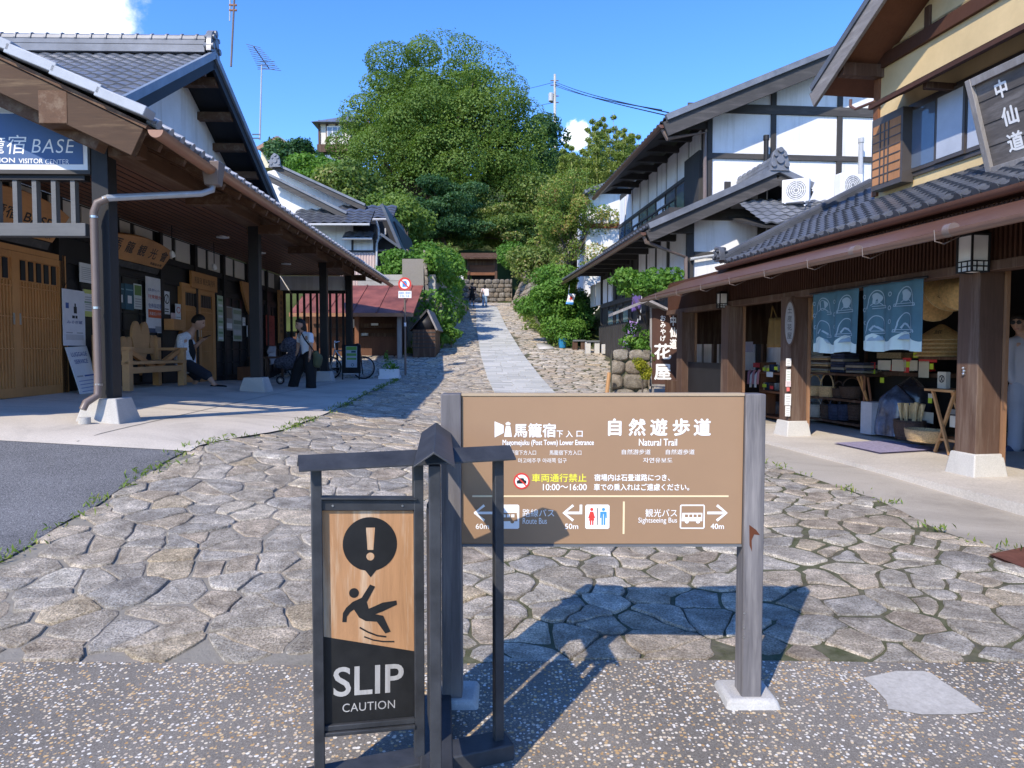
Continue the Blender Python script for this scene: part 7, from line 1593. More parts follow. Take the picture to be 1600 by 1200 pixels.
b = MB(); c = J['hdl']; b.beam(c + Vector((-.04, -.02, .005)), c + Vector((.09, -.02, .05)), .075, .01); tag(b.build('mobile_phone', M['black'], None, bevel=.003), 'dark mobile phone held up in the seated man’s hand', 'phone')
skin_obj('undershirt', [J['chs'] + Vector((.09, -.02, .04)), J['chs'].lerp(J['pel'], .5) + Vector((.12, -.03, 0)), J['pel'] + Vector((.1, -.02, .04))], [(0, 1), (1, 2)], [.07, .1, .09], cl_black, man)
# woman walking with a pushchair
YW = 14.6
J = jts(YW, dict(pel=(480, 553), chs=(478, 531), nek=(472, 519), hed=(469, 508), shl=(469, 524), ell=(466, 538), wrl=(465, 547), hdl=(463, 554), shr=(485, 524), elr=(486, 541), wrr=(484, 556), hdr=(483, 563), hpl=(476, 557), knl=(464, 582), anl=(458, 603), ftl=(447, 607.5), hpr=(484, 557), knr=(486, 584), anr=(486, 607), ftr=(480, 612.5)),
        dict(shl=.1, ell=.12, wrl=.1, hdl=.08, shr=-.12, elr=-.2, wrr=-.2, hdr=-.2, hpl=.08, knl=.1, anl=.1, ftl=.05, hpr=-.08, knr=-.1, anr=-.1, ftr=-.16))
cl_w2 = plain('white_tshirt', (.74, .75, .78), .85, .06)
wo = person('woman in a white T-shirt and wide black trousers walking beside the pushchair', J, (-.75, -.65, -.05), .92, cl_w2, .55, cl_black, .97, sh_black, 'long', 1.38, .82, .0, head=1.15)
bag = skin_obj('shoulder_bag', [at(493, 552, YW - .15), at(497, 560, YW - .15), at(496, 568, YW - .15)], [(0, 1), (1, 2)], [.06, .10, .09], plain('olive_canvas', (.09, .095, .05), .85), None); tag(bag, 'olive shoulder bag hanging at the walking woman’s hip', 'bag')
b = MB(); b.tube([at(471, 520, YW - .17), at(476, 530, YW - .3), at(488, 545, YW - .26), at(493, 553, YW - .16)], .014, 6); b.build('strap', cl_black, bag)
# visitor standing in the shop doorway at the right edge
YP = 8.75
J = jts(YP, dict(pel=(1600, 600), chs=(1600, 548), nek=(1596, 522), hed=(1592, 506), shl=(1582, 535), ell=(1576, 568), wrl=(1582, 596), hdl=(1584, 610), shr=(1620, 535), elr=(1630, 568), wrr=(1624, 596), hdr=(1622, 610), hpl=(1592, 605), knl=(1589, 655), anl=(1587, 697), ftl=(1577, 703), hpr=(1608, 605), knr=(1610, 655), anr=(1610, 699), ftr=(1602, 705)))
cl_l = plain('pale_lilac_shirt', (.42, .41, .46), .85, .08); cl_l2 = plain('pale_blue_grey_trousers', (.36, .38, .46), .85, .1)
vs3 = person('visitor in sunglasses and pale clothes standing inside the shop doorway', J, (-.8, -.6, -.02), 1.0, cl_l, 1.9, cl_l2, .97, plain('blue_shoe', (.05, .07, .14), .6), 'short', 1.1, .95, .05)
b = MB(); f = Vector((-.8, -.6, 0)).normalized(); s_ = Vector((.6, -.8, 0)); c = J['hed'] + f * .098 + Vector((0, 0, .016))
for e_ in (-1, 1): b.lathe([(.026, -.004), (.026, .004)], 14, plane(c + s_ * .032 * e_, s_, (0, 0, 1)))
b.beam(c - s_ * .07, c + s_ * .07, .006, .006); b.build('sunglasses', M['black'], vs3)
# two walkers up the road
def walker(px, y0, y1, Y, label, shirt, pants, plen, hair, k, st):
    f = lambda x, y: (px + x, lerp(y0, y1, y))
    J = jts(Y, dict(pel=f(0, .48), chs=f(0, .27), nek=f(0, .16), hed=f(0, .075), shl=f(-4.3, .21), ell=f(-5.4, .37), wrl=f(-5.2, .49), hdl=f(-5, .54), shr=f(4.3, .21), elr=f(5.4, .37), wrr=f(5.2, .49), hdr=f(5, .54), hpl=f(-1.8, .5), knl=f(-2 - st, .73), anl=f(-2.4 - st, .95), ftl=f(-2.6 - st, .985), hpr=f(1.8, .5), knr=f(2, .73), anr=f(2.2, .95), ftr=f(2.4, .985)), dict(ftl=.14, ftr=.16, knl=.1, anl=.0, anr=.04))
    return person(label, J, (.1, 1, 0), k, shirt, .6, pants, plen, sh_black, hair, 1., .95)
walker(738, 441.5, 478.5, 51, 'man in a dark shirt and dark shorts walking up the stone path', cl_black, cl_black, -.02, 'short', 1.0, 1.2)
w2 = walker(757.5, 445, 479, 51.5, 'woman in a pale top and light blue jeans walking up the stone path', plain('pale_pink_top', (.62, .55, .55), .85), plain('light_blue_jeans', (.25, .38, .52), .85), .97, 'long', .93, .3)
b = MB(); c = at(760.5, 456, 51.2); b.beam(c + Vector((0, 0, .2)), c + Vector((.02, 0, -.3)), .3, .12, (0, 1, 0)); tag(b.build('backpack', M['white'], None, bevel=.03), 'white bag carried on the back of the woman up the road', 'bag')
# ================================================================ things under the porch and along the road
def heart(cx, cy, s):
    pts = []
    for i in range(40):
        a = 2 * math.pi * i / 40; pts.append((cx + s * .0625 * 16 * math.sin(a) ** 3 * .36, cy + s * .0625 * .62 * (13 * math.cos(a) - 5 * math.cos(2 * a) - 2 * math.cos(3 * a) - math.cos(4 * a)) * 1.0))
    return pts[::-1]
# heart bench: seat runs along the wall
bv0, bv1 = gv(186, -1.35), gv(287, -1.25); bu0, bu1 = -1.75, -1.2
bf = lambda v: vfloor(-1.4, v)
hbn = thing('heart_bench', 'pale wooden bench with three heart-shaped back panels against the dark wall', 'bench', vw(-1.5, (bv0 + bv1) / 2, bf(3)))
fb = bf((bv0 + bv1) / 2)
b = MB(V); b.box(bu0, bu1, bv0, bv1, fb + .40, fb + .45); b.build('seat', M['pine'], hbn, bevel=.006)
for vv in (bv0 + .06, bv1 - .06):
    for uu_ in (bu0 + .05, bu1 - .06): b = MB(V); b.box(uu_ - .055, uu_ + .055, vv - .06, vv + .06, fb, fb + (.62 if uu_ > -1.4 else .85)); b.build('leg', M['pine'], hbn, bevel=.006)
    b = MB(V); b.box(bu0, bu1 + .02, vv - .05, vv + .05, fb + .62, fb + .67); b.build('armrest', M['pine'], hbn, bevel=.006)
b = MB(V); b.box(bu1 - .1, bu1 - .03, bv0 + .1, bv1 - .1, fb + .26, fb + .36); b.build('stretcher', M['pine'], hbn, bevel=.005)
vm_ = (bv0 + bv1) / 2; XY = Matrix(((0, 0, 1, 0), (1, 0, 0, 0), (0, 1, 0, 0), (0, 0, 0, 1)))
b = MB(V @ XY); b.prism([(bv0 + .12, fb + .66), (vm_, fb + .36), (bv1 - .12, fb + .66), (bv1 - .12, fb + .58), (vm_, fb + .28), (bv0 + .12, fb + .58)][::-1], bu1 - .12, bu1 - .06); b.build('front_chevron', M['cedar_h'], hbn, smooth=0)
b = MB(V); b.box(bu0, bu0 + .05, bv0 + .05, bv1 - .05, fb + .56, fb + .66); b.build('back_rail', M['pine'], hbn, bevel=.005)
for px, py, s_ in ((197.5, 545, .44), (220, 537, .82), (240, 541, .42)):
    vv = gv(px, bu0 + .03); zc = pz(px, py, bu0 + .03); b = MB(V @ XY); b.prism(heart(vv, zc, s_), bu0 - .0, bu0 + .045); b.build('heart_panel', M['pine'], hbn, bevel=.008)
b = MB(wallrect(257, 275, 499, 516, -1.9)); b.box(0, 1, 0, 1, 0, .18); tag(b.build('leaflet_box', M['cedar_h'], None, bevel=.006), 'small wooden leaflet box on the wall behind the seated man', 'box')
b = MB(wallrect(268, 273, 489, 499, -1.86)); b.box(0, 1, 0, 1, 0, .03); tag(b.build('leaflet', flat('pinkish_leaflet', (.6, .45, .45))), 'pinkish leaflets standing in the wooden box on the wall', 'leaflet')
# pushchair
pc = thing('pushchair', 'dark patterned pushchair standing between the two far porch pillars', 'pushchair', at(455, 598, 15.2)); YC = 15.2
M['pat'] = plain('navy_white_patterned_cloth', (.075, .08, .11), .9, .9, 26)
def pk(x, y, dy=0): return at(x, y, YC + dy)
skin_obj('seat', [pk(437, 567), pk(447, 566), pk(457, 563), pk(463, 548), pk(466, 540)], [(0, 1), (1, 2), (2, 3), (3, 4)], [.12, .16, .17, .15, .1], M['pat'], pc)
skin_obj('hood', [pk(443, 543), pk(452, 539), pk(462, 541)], [(0, 1), (1, 2)], [.10, .17, .14], M['pat'], pc)
for s_ in (-.2, .2):
    b = MB(); b.tube([pk(468, 543, s_), pk(462, 565, s_), pk(456, 590, s_)], .015, 6); b.tube([pk(440, 570, s_), pk(450, 580, s_), pk(462, 598, s_)], .015, 6); b.build('frame_tube', M['black'], pc)
    for px in (438, 460):
        c = pk(px, 594, s_); b = MB(); pts = [c + Vector((.075 * math.cos(R(a)), 0, .075 * math.sin(R(a)))) for a in range(0, 361, 24)]; b.tube(pts, .018, 6); w_ = b.build('wheel', M['black'], pc); b = MB(); b.lathe([(.03, -.02), (.03, .02)], 10, Matrix.Translation(c) @ Matrix.Rotation(R(90), 4, 'X')); b.build('hub', M['steel'], w_)
# white cloth hanging, bench in the far bay
b = MB(wallrect(417.5, 429, 541, 570, -1.8)); b.add([(x, y, .06 * math.sin(x * 9) ) for x, y in ((.1, 1), (.9, 1), (1, .7), (.85, .1), (.6, 0), (.5, .6), (.4, 0), (.15, .15), (0, .7))], [tuple(range(9))]); tag(b.build('hanging_cloth', plain('white_cloth', (.45, .45, .47), .9), None, smooth=0, solid=.02), 'white cloth hung below the red banner in the far bay', 'cloth')
lb_ = thing('low_table', 'low dark wooden table against the wall in the far porch bay', 'table', vw(-1.5, 9.3, vfloor(-1.5, 9)))
v0_, v1_ = gv(406, -1.5), gv(434, -1.5); f_ = vfloor(-1.5, 9); b = MB(V); b.box(-1.8, -1.3, v0_, v1_, f_ + .5, f_ + .55); b.build('tabletop', M['shopwood'], lb_)
for uu_ in (-1.75, -1.36):
    for vv in (v0_ + .06, v1_ - .06): b = MB(V); b.box(uu_ - .03, uu_ + .03, vv - .03, vv + .03, f_, f_ + .5); b.build('leg', M['shopwood'], lb_)
b = MB(); c = vw(-1.6, 9.2, f_ + .0); b.box(c.x - .2, c.x + .2, c.y - .15, c.y + .15, c.z, c.z + .32); tag(b.build('carton', M['redboard'], None, bevel=.01), 'brown carton tucked under the low dark table', 'box')
# bicycle behind the third pillar
bk = thing('bicycle', 'silver bicycle parked behind the far porch pillars with its black wheel showing', 'bicycle', at(545, 596, 19.6)); YB_ = 19.5
g = zg(at(545, 596, YB_).x, YB_) + .02; cx0 = at(516, 590, YB_).x; cx1 = at(568, 590, YB_).x; rw = .30
for cx in (cx0, cx1):
    b = MB(); c = Vector((cx, YB_, g + rw)); b.tube([c + Vector((rw * math.cos(R(a)), 0, rw * math.sin(R(a)))) for a in range(0, 361, 15)], .02, 8); w_ = b.build('wheel', M['black'], bk)
    b = MB(); b.tube([c + Vector(((rw - .03) * math.cos(R(a)), 0, (rw - .03) * math.sin(R(a)))) for a in range(0, 361, 15)], .01, 6)
    for a in range(0, 180, 20): d = Vector((math.cos(R(a)), 0, math.sin(R(a)))) * (rw - .03); b.tube([c - d, c + d], .003, 4)
    b.build('rim', M['steel'], w_)
bb_ = Vector(((cx0 + cx1) / 2 + .05, YB_, g + .3)); st = Vector((cx1 - .25, YB_, g + .78)); hdt = Vector((cx0 + .14, YB_, g + .78))
b = MB()
for p, q in ((bb_, st), (bb_, hdt), (st, hdt + Vector((0, 0, -.02))), (bb_, Vector((cx1, YB_, g + rw))), (st, Vector((cx1, YB_, g + rw))), (hdt, Vector((cx0, YB_, g + rw)))): b.tube([p, q], .018, 8)
b.build('frame', sp, bk)
b = MB(); b.tube([hdt, hdt + Vector((-.02, 0, .2)), hdt + Vector((.06, -.24, .24))], .013, 6); b.tube([hdt + Vector((-.02, 0, .2)), hdt + Vector((.06, .24, .24))], .013, 6); b.build('handlebar', M['steel'], bk)
skin_obj('saddle', [st + Vector((-.12, 0, .12)), st + Vector((.1, 0, .12))], [(0, 1)], [.03, .07], M['black'], bk, 1); b = MB(); b.tube([st, st + Vector((0, 0, .1))], .014, 6); b.build('seat_post', M['steel'], bk)
# A-frame board
YA = 18.9; af = thing('a_frame_board', 'black A-frame board with a green and blue poster by the far pillar', 'sign board', at(548, 596, YA))
AA = pmat(534, 539, 563, 595, YA, YA - .1)
b = MB(AA); b.box(534, 563, -583, -539, -.04, 0); b.build('board_frame', M['black'], af, bevel=.006)
b = MB(AA); b.box(540.5, 558, -574, -541, .001, .004); pp_ = b.build('poster', flat('poster_pale_blue', (.45, .52, .60)), af)
b = MB(AA); b.box(541, 557.5, -547, -541.5, .004, .006); b.box(541.5, 557, -556, -552, .004, .006); b.box(542, 557, -562, -559, .004, .006); b.build('green_print', flat('poster_green', (.18, .40, .10)), pp_)
b = MB(AA); b.box(549, 556, -551, -548, .004, .0065); ring(b, 551, -570, 1.6, 2.4, .003, .006); b.build('dark_print', flat('poster_ink', (.06, .12, .16)), pp_)
b = MB(AA); b.box(534, 560, -585, -583, -.03, .02); b.build('ledge', M['pipeg'], af)
for px in (535.5, 561.5): b = MB(); p = at(px, 583, YA - .02); b.beam(p, p + Vector((0, -.02, -.17)), .03, .03); q = at(px, 541, YA); b.beam(q + Vector((0, .04, 0)), q + Vector((0, .4, -.75)), .025, .03); b.build('leg', M['black'], af)
# road sign
YR = 20.6; g = zg(at(633, 590, YR).x, YR); rsn = thing('road_sign', 'round red-ringed no-entry sign with a white plate on a thin brown post', 'road sign', (at(633, 590, YR).x, YR, g))
b = MB(); p = at(633.5, 590, YR); b.tube([(p.x, YR, g), (p.x, YR, at(633, 437, YR).z)], .03, 8); b.build('post', M['pipe'], rsn)
RM = pmat(600, 400, 640, 500, YR - .05, YR - .05)
b = MB(RM); b.prism(circ(632.5, -443.5, 10.3, 32), -.01, .004); dsc = b.build('sign_disc', M['white'], rsn, smooth=0)
b = MB(RM); ring(b, 632.5, -443.5, 7.6, 10.3, .004, .009); b.prism(stroke([(627, -438), (638, -449)], 2), .007, .010); b.build('red_ring', M['red'], dsc, smooth=0)
b = MB(RM); b.prism([(629, -448), (629, -443), (630.5, -439), (634.5, -439), (636, -443), (636, -448)], .004, .007); b.build('vehicle_symbol', M['blue'], dsc, smooth=0)
b = MB(RM); b.box(622.5, 643, -465.5, -454.5, -.008, .004); pl_ = b.build('plate', M['white'], rsn); b = MB(RM); b.text('自動車・軽車両', None, 632.7, -457.8, 18, 3.6, 0, z=.006); b.text('10-16', None, 632.7, -462.4, 14, 3.4, .0, z=.006); b.build('lettering', M['blue'], pl_, smooth=0)
b = MB(); b.tube([(p.x, YR, at(633, 510, YR).z), (p.x, YR, at(633, 504, YR).z)], .034, 8); b.build('white_band', M['white'], rsn)
# planter with weed
c = at(609, 590, 19.7); c.z = zg(c.x, 19.7); pt = thing('planter', 'white oblong planter with a tall weedy plant at the corner of the porch paving', 'planter', c)
b = MB(); b.frustum(c.x - .27, c.x + .27, c.y - .12, c.y + .12, c.z + .28, c.z, -.0); b.box(c.x - .3, c.x + .3, c.y - .14, c.y + .14, c.z - .0, c.z + .1); b.box(c.x - .2, c.x + .2, c.y - .1, c.y + .1, c.z + .1, c.z + .2); b.build('box', M['white'], pt, bevel=.01)
P, Nn, K = blobpts([((c.x, c.y, c.z + .36), (.22, .18, .2), 160), ((c.x - .08, c.y, c.z + .62), (.08, .08, .16), 60), ((c.x + .14, c.y, c.z + .3), (.14, .12, .12), 90)], 51, .2); leaf_object('plant', P, Nn, .07, LF['bush'], pt, 51, K)
# kerb-side odds and ends beyond the shop
c = at(879, 540, 27.0); c.z = zg(c.x, 27); b = MB(); b.lathe([(.13, 0), (.17, .34), (.185, .36), (.16, .35), (.125, .03)], 18, Matrix.Translation(c)); bu = tag(b.build('bucket', plain('blue_plastic', (.03, .22, .42), .4, .1), None), 'blue plastic bucket beside the shrub at the road edge', 'bucket')
def little_bench(x0, x1, yt, yb, Y, label, legm):
    g_ = at((x0 + x1) / 2, yb, Y).z; q0, q1 = at(x0, yt, Y), at(x1, yt, Y); t = thing('low_bench', label, 'bench', ((q0.x + q1.x) / 2, Y, g_), 'low benches along the dark house wall')
    b = MB(); b.box(q0.x, q1.x, Y - .05, Y + .35, q0.z - .06, q0.z); b.build('seat', M['greywood_h'], t, bevel=.006)
    for x in (lerp(q0.x, q1.x, .15), lerp(q0.x, q1.x, .82)): b = MB(); b.box(x - .09, x + .09, Y, Y + .3, g_ - .15, q0.z - .062); b.build('leg', legm, t, bevel=.01)
little_bench(896, 915, 531, 543, 26.3, 'dark low bench at the end of the shrubs', M['shopwood'])
little_bench(916, 937, 532, 549, 25.2, 'low plank bench on two pale stone blocks by the dark house wall', M['footing'])
b = MB(); q0 = at(941, 549, 24.8); b.box(q0.x, q0.x + .3, 24.8, 25.1, q0.z - .1, at(941, 538, 24.8).z); tag(b.build('stone_block', M['footing'], None, bevel=.02), 'pale squared stone block right of the plank bench', 'stone')
def banner(name, label, pts, Y, mat, deco=None, pole=None):
    f = P3(pts, Y); b = MB(); n = 10; 
    def fn(s, t): return f[3].lerp(f[2], s).lerp(f[0].lerp(f[1], s), t) + Vector((0, .04 * math.sin(t * 7 + s * 3), 0))
    t_ = thing(name, label, 'banner', f[3]); b.grid(fn, 6, n); b.build('cloth', mat, t_, smooth=180, solid=.005)
    if deco: deco(t_, fn)
    if pole: b = MB(); b.tube([at(*pole[0], Y + .03), at(*pole[1], Y + .03)], .015, 6); b.build('pole', M['pipeg'], t_)
M['purple'] = plain('lilac_purple_cloth', (.30, .19, .46), .8, .1)
def dec(t_, fn):
    b = MB()
    for k in range(7): b.add([fn(s, tt) + Vector((0, -.006, 0)) for s, tt in ((.35, .1 + k * .12), (.62, .1 + k * .12), (.62, .16 + k * .12), (.35, .16 + k * .12))], [(0, 1, 2, 3)])
    b.build('white_print', M['norenlight'], t_, smooth=0)
banner('purple_banner', 'lower lilac banner leaning out from the dark doorway', [(984, 501), (997, 504), (988, 541), (972, 543)], 17.4, M['purple'], dec, ((997, 498), (986, 548)))
banner('purple_banner', 'upper deep purple banner half hidden by the young green tree', [(988, 451), (1003, 451), (1000, 484), (987, 487)], 17.8, plain('deep_purple_cloth', (.12, .08, .26), .8, .1), None, ((1004, 446), (1000, 500)))
def dec2(t_, fn):
    b = MB(); b.add([fn(s, tt) + Vector((0, -.012, 0)) for s, tt in ((0, 0), (1, 0), (1, .22), (0, .22))], [(0, 1, 2, 3)]); b.build('blue_hem', M['blue'], t_, smooth=0)
    b = MB(); pts = [(.5 + .32 * math.cos(R(a)) * (1 if k % 2 else .55), .6 + .26 * math.sin(R(a)) * (1 if k % 2 else .55)) for k, a in enumerate(range(0, 360, 30))]; b.add([fn(s, tt) + Vector((0, -.014, 0)) for s, tt in pts], [tuple(range(12))]); b.build('red_mark', M['red'], t_, smooth=0)
banner('ice_flag', 'small white flag with a red splash and blue hem hanging under the eave', [(889, 458.5), (900, 459.5), (895, 476), (884, 475)], 27, M['white'], dec2, ((890, 445), (887, 470)))
# stone stump wall, stick, by the shop end
o_ = at(955, 612, 15.6); A0_ = zg(o_.x, 15.6)
boulders('stone_stump_wall', 'short weathered wall of upright stones left of the tall painted board', (o_.x, 15.5, A0_ - .15), (1, -.1, 0), at(1014, 600, 15.5).x - o_.x, at(980, 547, 15.5).z - A0_ + .12, .02, 15, .42)
b = MB(); b.tube([at(948, 618, 15.2), at(952, 582, 15.2)], [.045, .04], 8); tag(b.build('wooden_stake', M['pine'], None), 'pale wooden stake standing left of the stone stump wall', 'stake')
b = MB(); pts = [gp(*q) for q in ((838, 538), (857, 537), (866, 546), (842, 547))]; b.poly([(p.x, p.y, zg(p.x, p.y) + .03) for p in pts]); tag(b.build('stone_slab', M['footing'], None, solid=.03), 'flat pale stone slab set in the cobbles right of the path', 'slab')
# ================================================================ goods in the shop
M['straw'] = plain('straw', (.64, .42, .18), .8, .25, 30, .2, 0, .4, 60); M['strawp'] = plain('pale_straw', (.62, .46, .24), .8, .2, 30, .2, 0, .4, 60)
M['wicker'] = plain('light_wicker', (.50, .35, .18), .75, .4, 60, .2, 0, .8, 80); M['wickerd'] = plain('dark_wicker', (.075, .05, .038), .7, .45, 60, .2, 0, .8, 80); M['grey_cloth'] = plain('greyish_canvas', (.30, .28, .24), .9, .2)
M['indigo'] = plain('indigo_cloth', (.035, .045, .08), .9, .4, 8); M['tagred'] = flat('red_price_tag', (.62, .05, .05)); M['tagyel'] = flat('lime_price_tag', (.55, .68, .05)); M['tagpap'] = flat('buff_price_paper', (.60, .55, .44))
def SP_(px, py, u): v = sv(px, u); return sw(u, v, sz(px, py, u))
def ubox(b, x0, x1, y0, y1, u, du): # box spanned by photo edges on the plane u, going back du
    va, vb = sv(x0, u), sv(x1, u); xm = (x0 + x1) / 2; b.M = Q; b.box(u, u + du, min(va, vb), max(va, vb), sz(xm, y1, u), sz(xm, y0, u)); return b
# display rack
rk = thing('display_rack', 'dark wooden display rack of bags and baskets at the left of the shop opening', 'rack', SP_(1300, 660, 1.35))
for (y, lab) in ((583, 0), (622, 0), (657, 0)): ubox(MB(), 1255, 1352, y, y + 3.5, 1.3, .5).build('shelf', M['shopwood'], rk)
for x in (1256, 1304, 1350): ubox(MB(), x, x + 2.5, 540, 668, 1.82, .04).build('upright', M['shopwood'], rk)
def stack(label, x0, x1, y0, y1, u, n, cols, name='cloth_stack', cat='folded cloths'):
    va, vb = sv(x0, u), sv(x1, u); z0, z1 = sz((x0 + x1) / 2, y1, u), sz((x0 + x1) / 2, y0, u); t = thing(name, label, cat, sw(u, (va + vb) / 2, z0)); rr = random.Random(int(x0))
    for k in range(n): b = MB(Q); a, c = lerp(z0, z1, k / n), lerp(z0, z1, (k + .9) / n); b.box(u + rr.uniform(0, .03), u + .3, min(va, vb) + rr.uniform(0, .03), max(va, vb) - rr.uniform(0, .03), a, c); b.build('folded_cloth', cols[k % len(cols)], t, bevel=.008)
stack('tall stack of folded brown bags behind the left noren', 1264, 1293, 556, 582, 1.38, 8, [M['wicker'], M['grey_cloth'], M['wickerd']])
stack('stack of folded dark cloths right of the tall brown stack', 1296, 1318, 552, 582, 1.4, 7, [M['indigo'], M['grey_cloth'], M['indigo']])
stack('low stack of folded buff and indigo bags on the rack corner', 1320, 1349, 566, 583, 1.36, 4, [M['grey_cloth'], M['indigo']])
def basket(label, x0, x1, y0, y1, u, mat, hnd=0, shape=1.12, grp=None, name='basket'):
    va, vb = sv(x0, u), sv(x1, u); xm = (x0 + x1) / 2; z0, z1 = sz(xm, y1, u), sz(xm, y0, u); c = sw(u, (va + vb) / 2, z0); r = abs(va - vb) / 2; h = z1 - z0
    t = thing(name, label, 'basket', c, grp); A = Matrix.Translation(c) @ Q.to_3x3().to_4x4(); b = MB(A); n = 22; prf = [(r * .8, 0), (r * .92, h * .3), (r, h * .7), (r * shape * .93, h), (r * shape * .88, h), (r * .86, h * .35), (r * .7, h * .06)]
    vs = []; fs = []
    for q, (rr_, z) in enumerate(prf):
        for k in range(n): a = 2 * math.pi * k / n; wob = 1 + (.012 if (k + q) % 2 else -.012); vs.append((rr_ * .72 * math.cos(a) * wob, rr_ * math.sin(a) * wob, z))
    for i in range(len(prf) - 1):
        for k in range(n): fs.append((i * n + k, i * n + (k + 1) % n, (i + 1) * n + (k + 1) % n, (i + 1) * n + k))
    b.add(vs, fs + [tuple(range(n - 1, -1, -1)), tuple(range((len(prf) - 1) * n, len(prf) * n))]); b.build('body', mat, t)
    b = MB(A)
    for k in range(5): z = h * (k + .5) / 5; rr_ = r * (.84 + .13 * k / 4); b.tube([(rr_ * .735 * math.cos(R(a)), rr_ * 1.02 * math.sin(R(a)), z) for a in range(0, 361, 20)], h * .035, 5)
    for k in range(12): a = R(k * 30); b.tube([(r * .81 * .735 * math.cos(a), r * .82 * math.sin(a), 0), (r * .99 * .735 * math.cos(a), r * 1.0 * math.sin(a), h)], h * .022, 4)
    b.build('weave_bands', mat, t)
    if hnd: b = MB(A); b.tube([(0, r * 1.02 * math.cos(R(a)), h + hnd * math.sin(R(a))) for a in range(0, 181, 15)], .012, 6); b.build('handle', mat, t)
    return t
basket('light open-weave basket with a tall handle at the left end of the rack', 1264, 1284, 603, 621, 1.42, M['wicker'], .2); basket('second light open-weave basket with a tall handle, right of the first', 1284, 1303, 604, 622, 1.42, M['wicker'], .22)
basket('small dark basket right of the two light baskets', 1305, 1319, 607, 622, 1.45, M['wickerd'], .12); basket('big dark basket at the right end of the middle shelf', 1319, 1347, 604, 622, 1.45, M['wickerd'], .14)
basket('pale grey tote at the left of the bottom shelf', 1264, 1284, 632, 656, 1.42, M['grey_cloth'], .12, 1.02); 
for (x0, x1, lab, m_) in ((1286, 1298, 'narrow dark brown basket beside the pale tote on the bottom shelf', 'wickerd'), (1299, 1313, 'black basket in the middle of the bottom shelf', 'indigo'), (1314, 1329, 'second black basket on the bottom shelf, left of the brown one', 'indigo'), (1330, 1348, 'dark brown basket at the right of the bottom shelf', 'wickerd')): basket(lab, x0, x1, 632, 656, 1.42, M[m_], .1, 1.02)
# walking sticks
ws_ = [(1341, 589, 1357, 626), (1346, 588, 1361, 640), (1352, 588, 1352, 632), (1357, 590, 1364, 634)]
for k, q in enumerate(ws_): b = MB(); b.tube([SP_(q[0], q[1], 1.2), SP_(q[2], q[3], 1.15)], .018, 8); tag(b.build('walking_stick', M['cedar'] if k < 2 else M['redboard'], None), 'plain wooden walking sticks leaning together on the rack end', 'walking stick', 'walking sticks by the rack')
# middle counter with papers and price tags
ct = thing('goods_counter', 'dark counter covered with wrapped snacks and price papers in the shop', 'counter', SP_(1420, 680, 1.9)); ubox(MB(), 1368, 1470, 588, 662, 1.75, .6).build('cabinet', M['dark'], ct); ubox(MB(), 1364, 1475, 582, 588, 1.62, .8).build('countertop', M['shopwood'], ct)
ubox(MB(), 1370, 1408, 551, 560, 1.8, .3).build('tray', M['wicker'], ct)
rr = random.Random(31)
for k, (x0, x1, y0, y1, m_, lab) in enumerate(((1372, 1392, 563, 578, 'tagpap', 'leftmost buff price sheet on the counter'), (1394, 1416, 562, 580, 'tagpap', 'wide buff price sheet right of the leftmost one'), (1422, 1434, 563, 579, 'tagpap', 'pale price sheet in the middle of the counter edge'), (1436, 1452, 564, 590, 'tagpap', 'long drooping buff price sheet on the counter edge'), (1411, 1424, 559, 565, 'tagred', 'red price label above the wide buff sheet'), (1412, 1422, 565, 574, 'tagyel', 'lime label under the red label on the counter'), (1413, 1421, 574, 582, 'tagred', 'small red label hanging below the lime label'), (1436, 1464, 558, 566, 'tagred', 'long red label at the right of the counter'), (1453, 1459, 568, 577, 'tagyel', 'small lime label right of the drooping sheet'), (1427, 1434, 551, 559, 'tagyel', 'lime card just under the right noren'), (1362, 1368, 577, 584, 'tagyel', 'lime card at the left end of the counter'), (1361, 1368, 566, 576, 'tagred', 'red card at the left end of the counter'), (1314, 1322, 573, 580, 'tagred', 'red card on the low stack of bags'), (1338, 1352, 574, 580, 'tagred', 'pair of red cards at the rack corner'), (1376, 1382, 590, 598, 'tagyel', 'lime card on the black cover'), (1452, 1459, 615, 622, 'tagpap', 'white card under the folding table edge'), (1452, 1458, 622, 630, 'tagyel', 'lime card below the white card by the folding table'), (1443, 1461, 644, 661, 'tagpap', 'pale blue-green card behind the low basket'), (1510, 1516, 515, 528, 'tagred', 'red square card at the right of the hats'), (1419, 1434, 669, 680, 'tagpap', 'white card on the low basket'))):
    A = ubox(MB(), x0, x1, y0, y1, 1.55 if k < 15 else (1.15 if y0 > 600 else 1.6), .004).build('price_card', M[m_], None); tag(A, lab, 'price card')
# wrapped snack bags on counter
for k in range(7):
    x = 1374 + k * 13; p = SP_(x, 574, 1.72); b = MB(); b.frustum(p.x - .08, p.x + .08, p.y - .06, p.y + .06, p.z - .06, p.z + .07, .03); tag(b.build('snack_packet', (M['paper'], M['indigo'], M['tagred'], M['strawp'])[k % 4], None, bevel=.02), 'wrapped packets lined up along the dark counter', 'packet', 'packets on the counter')
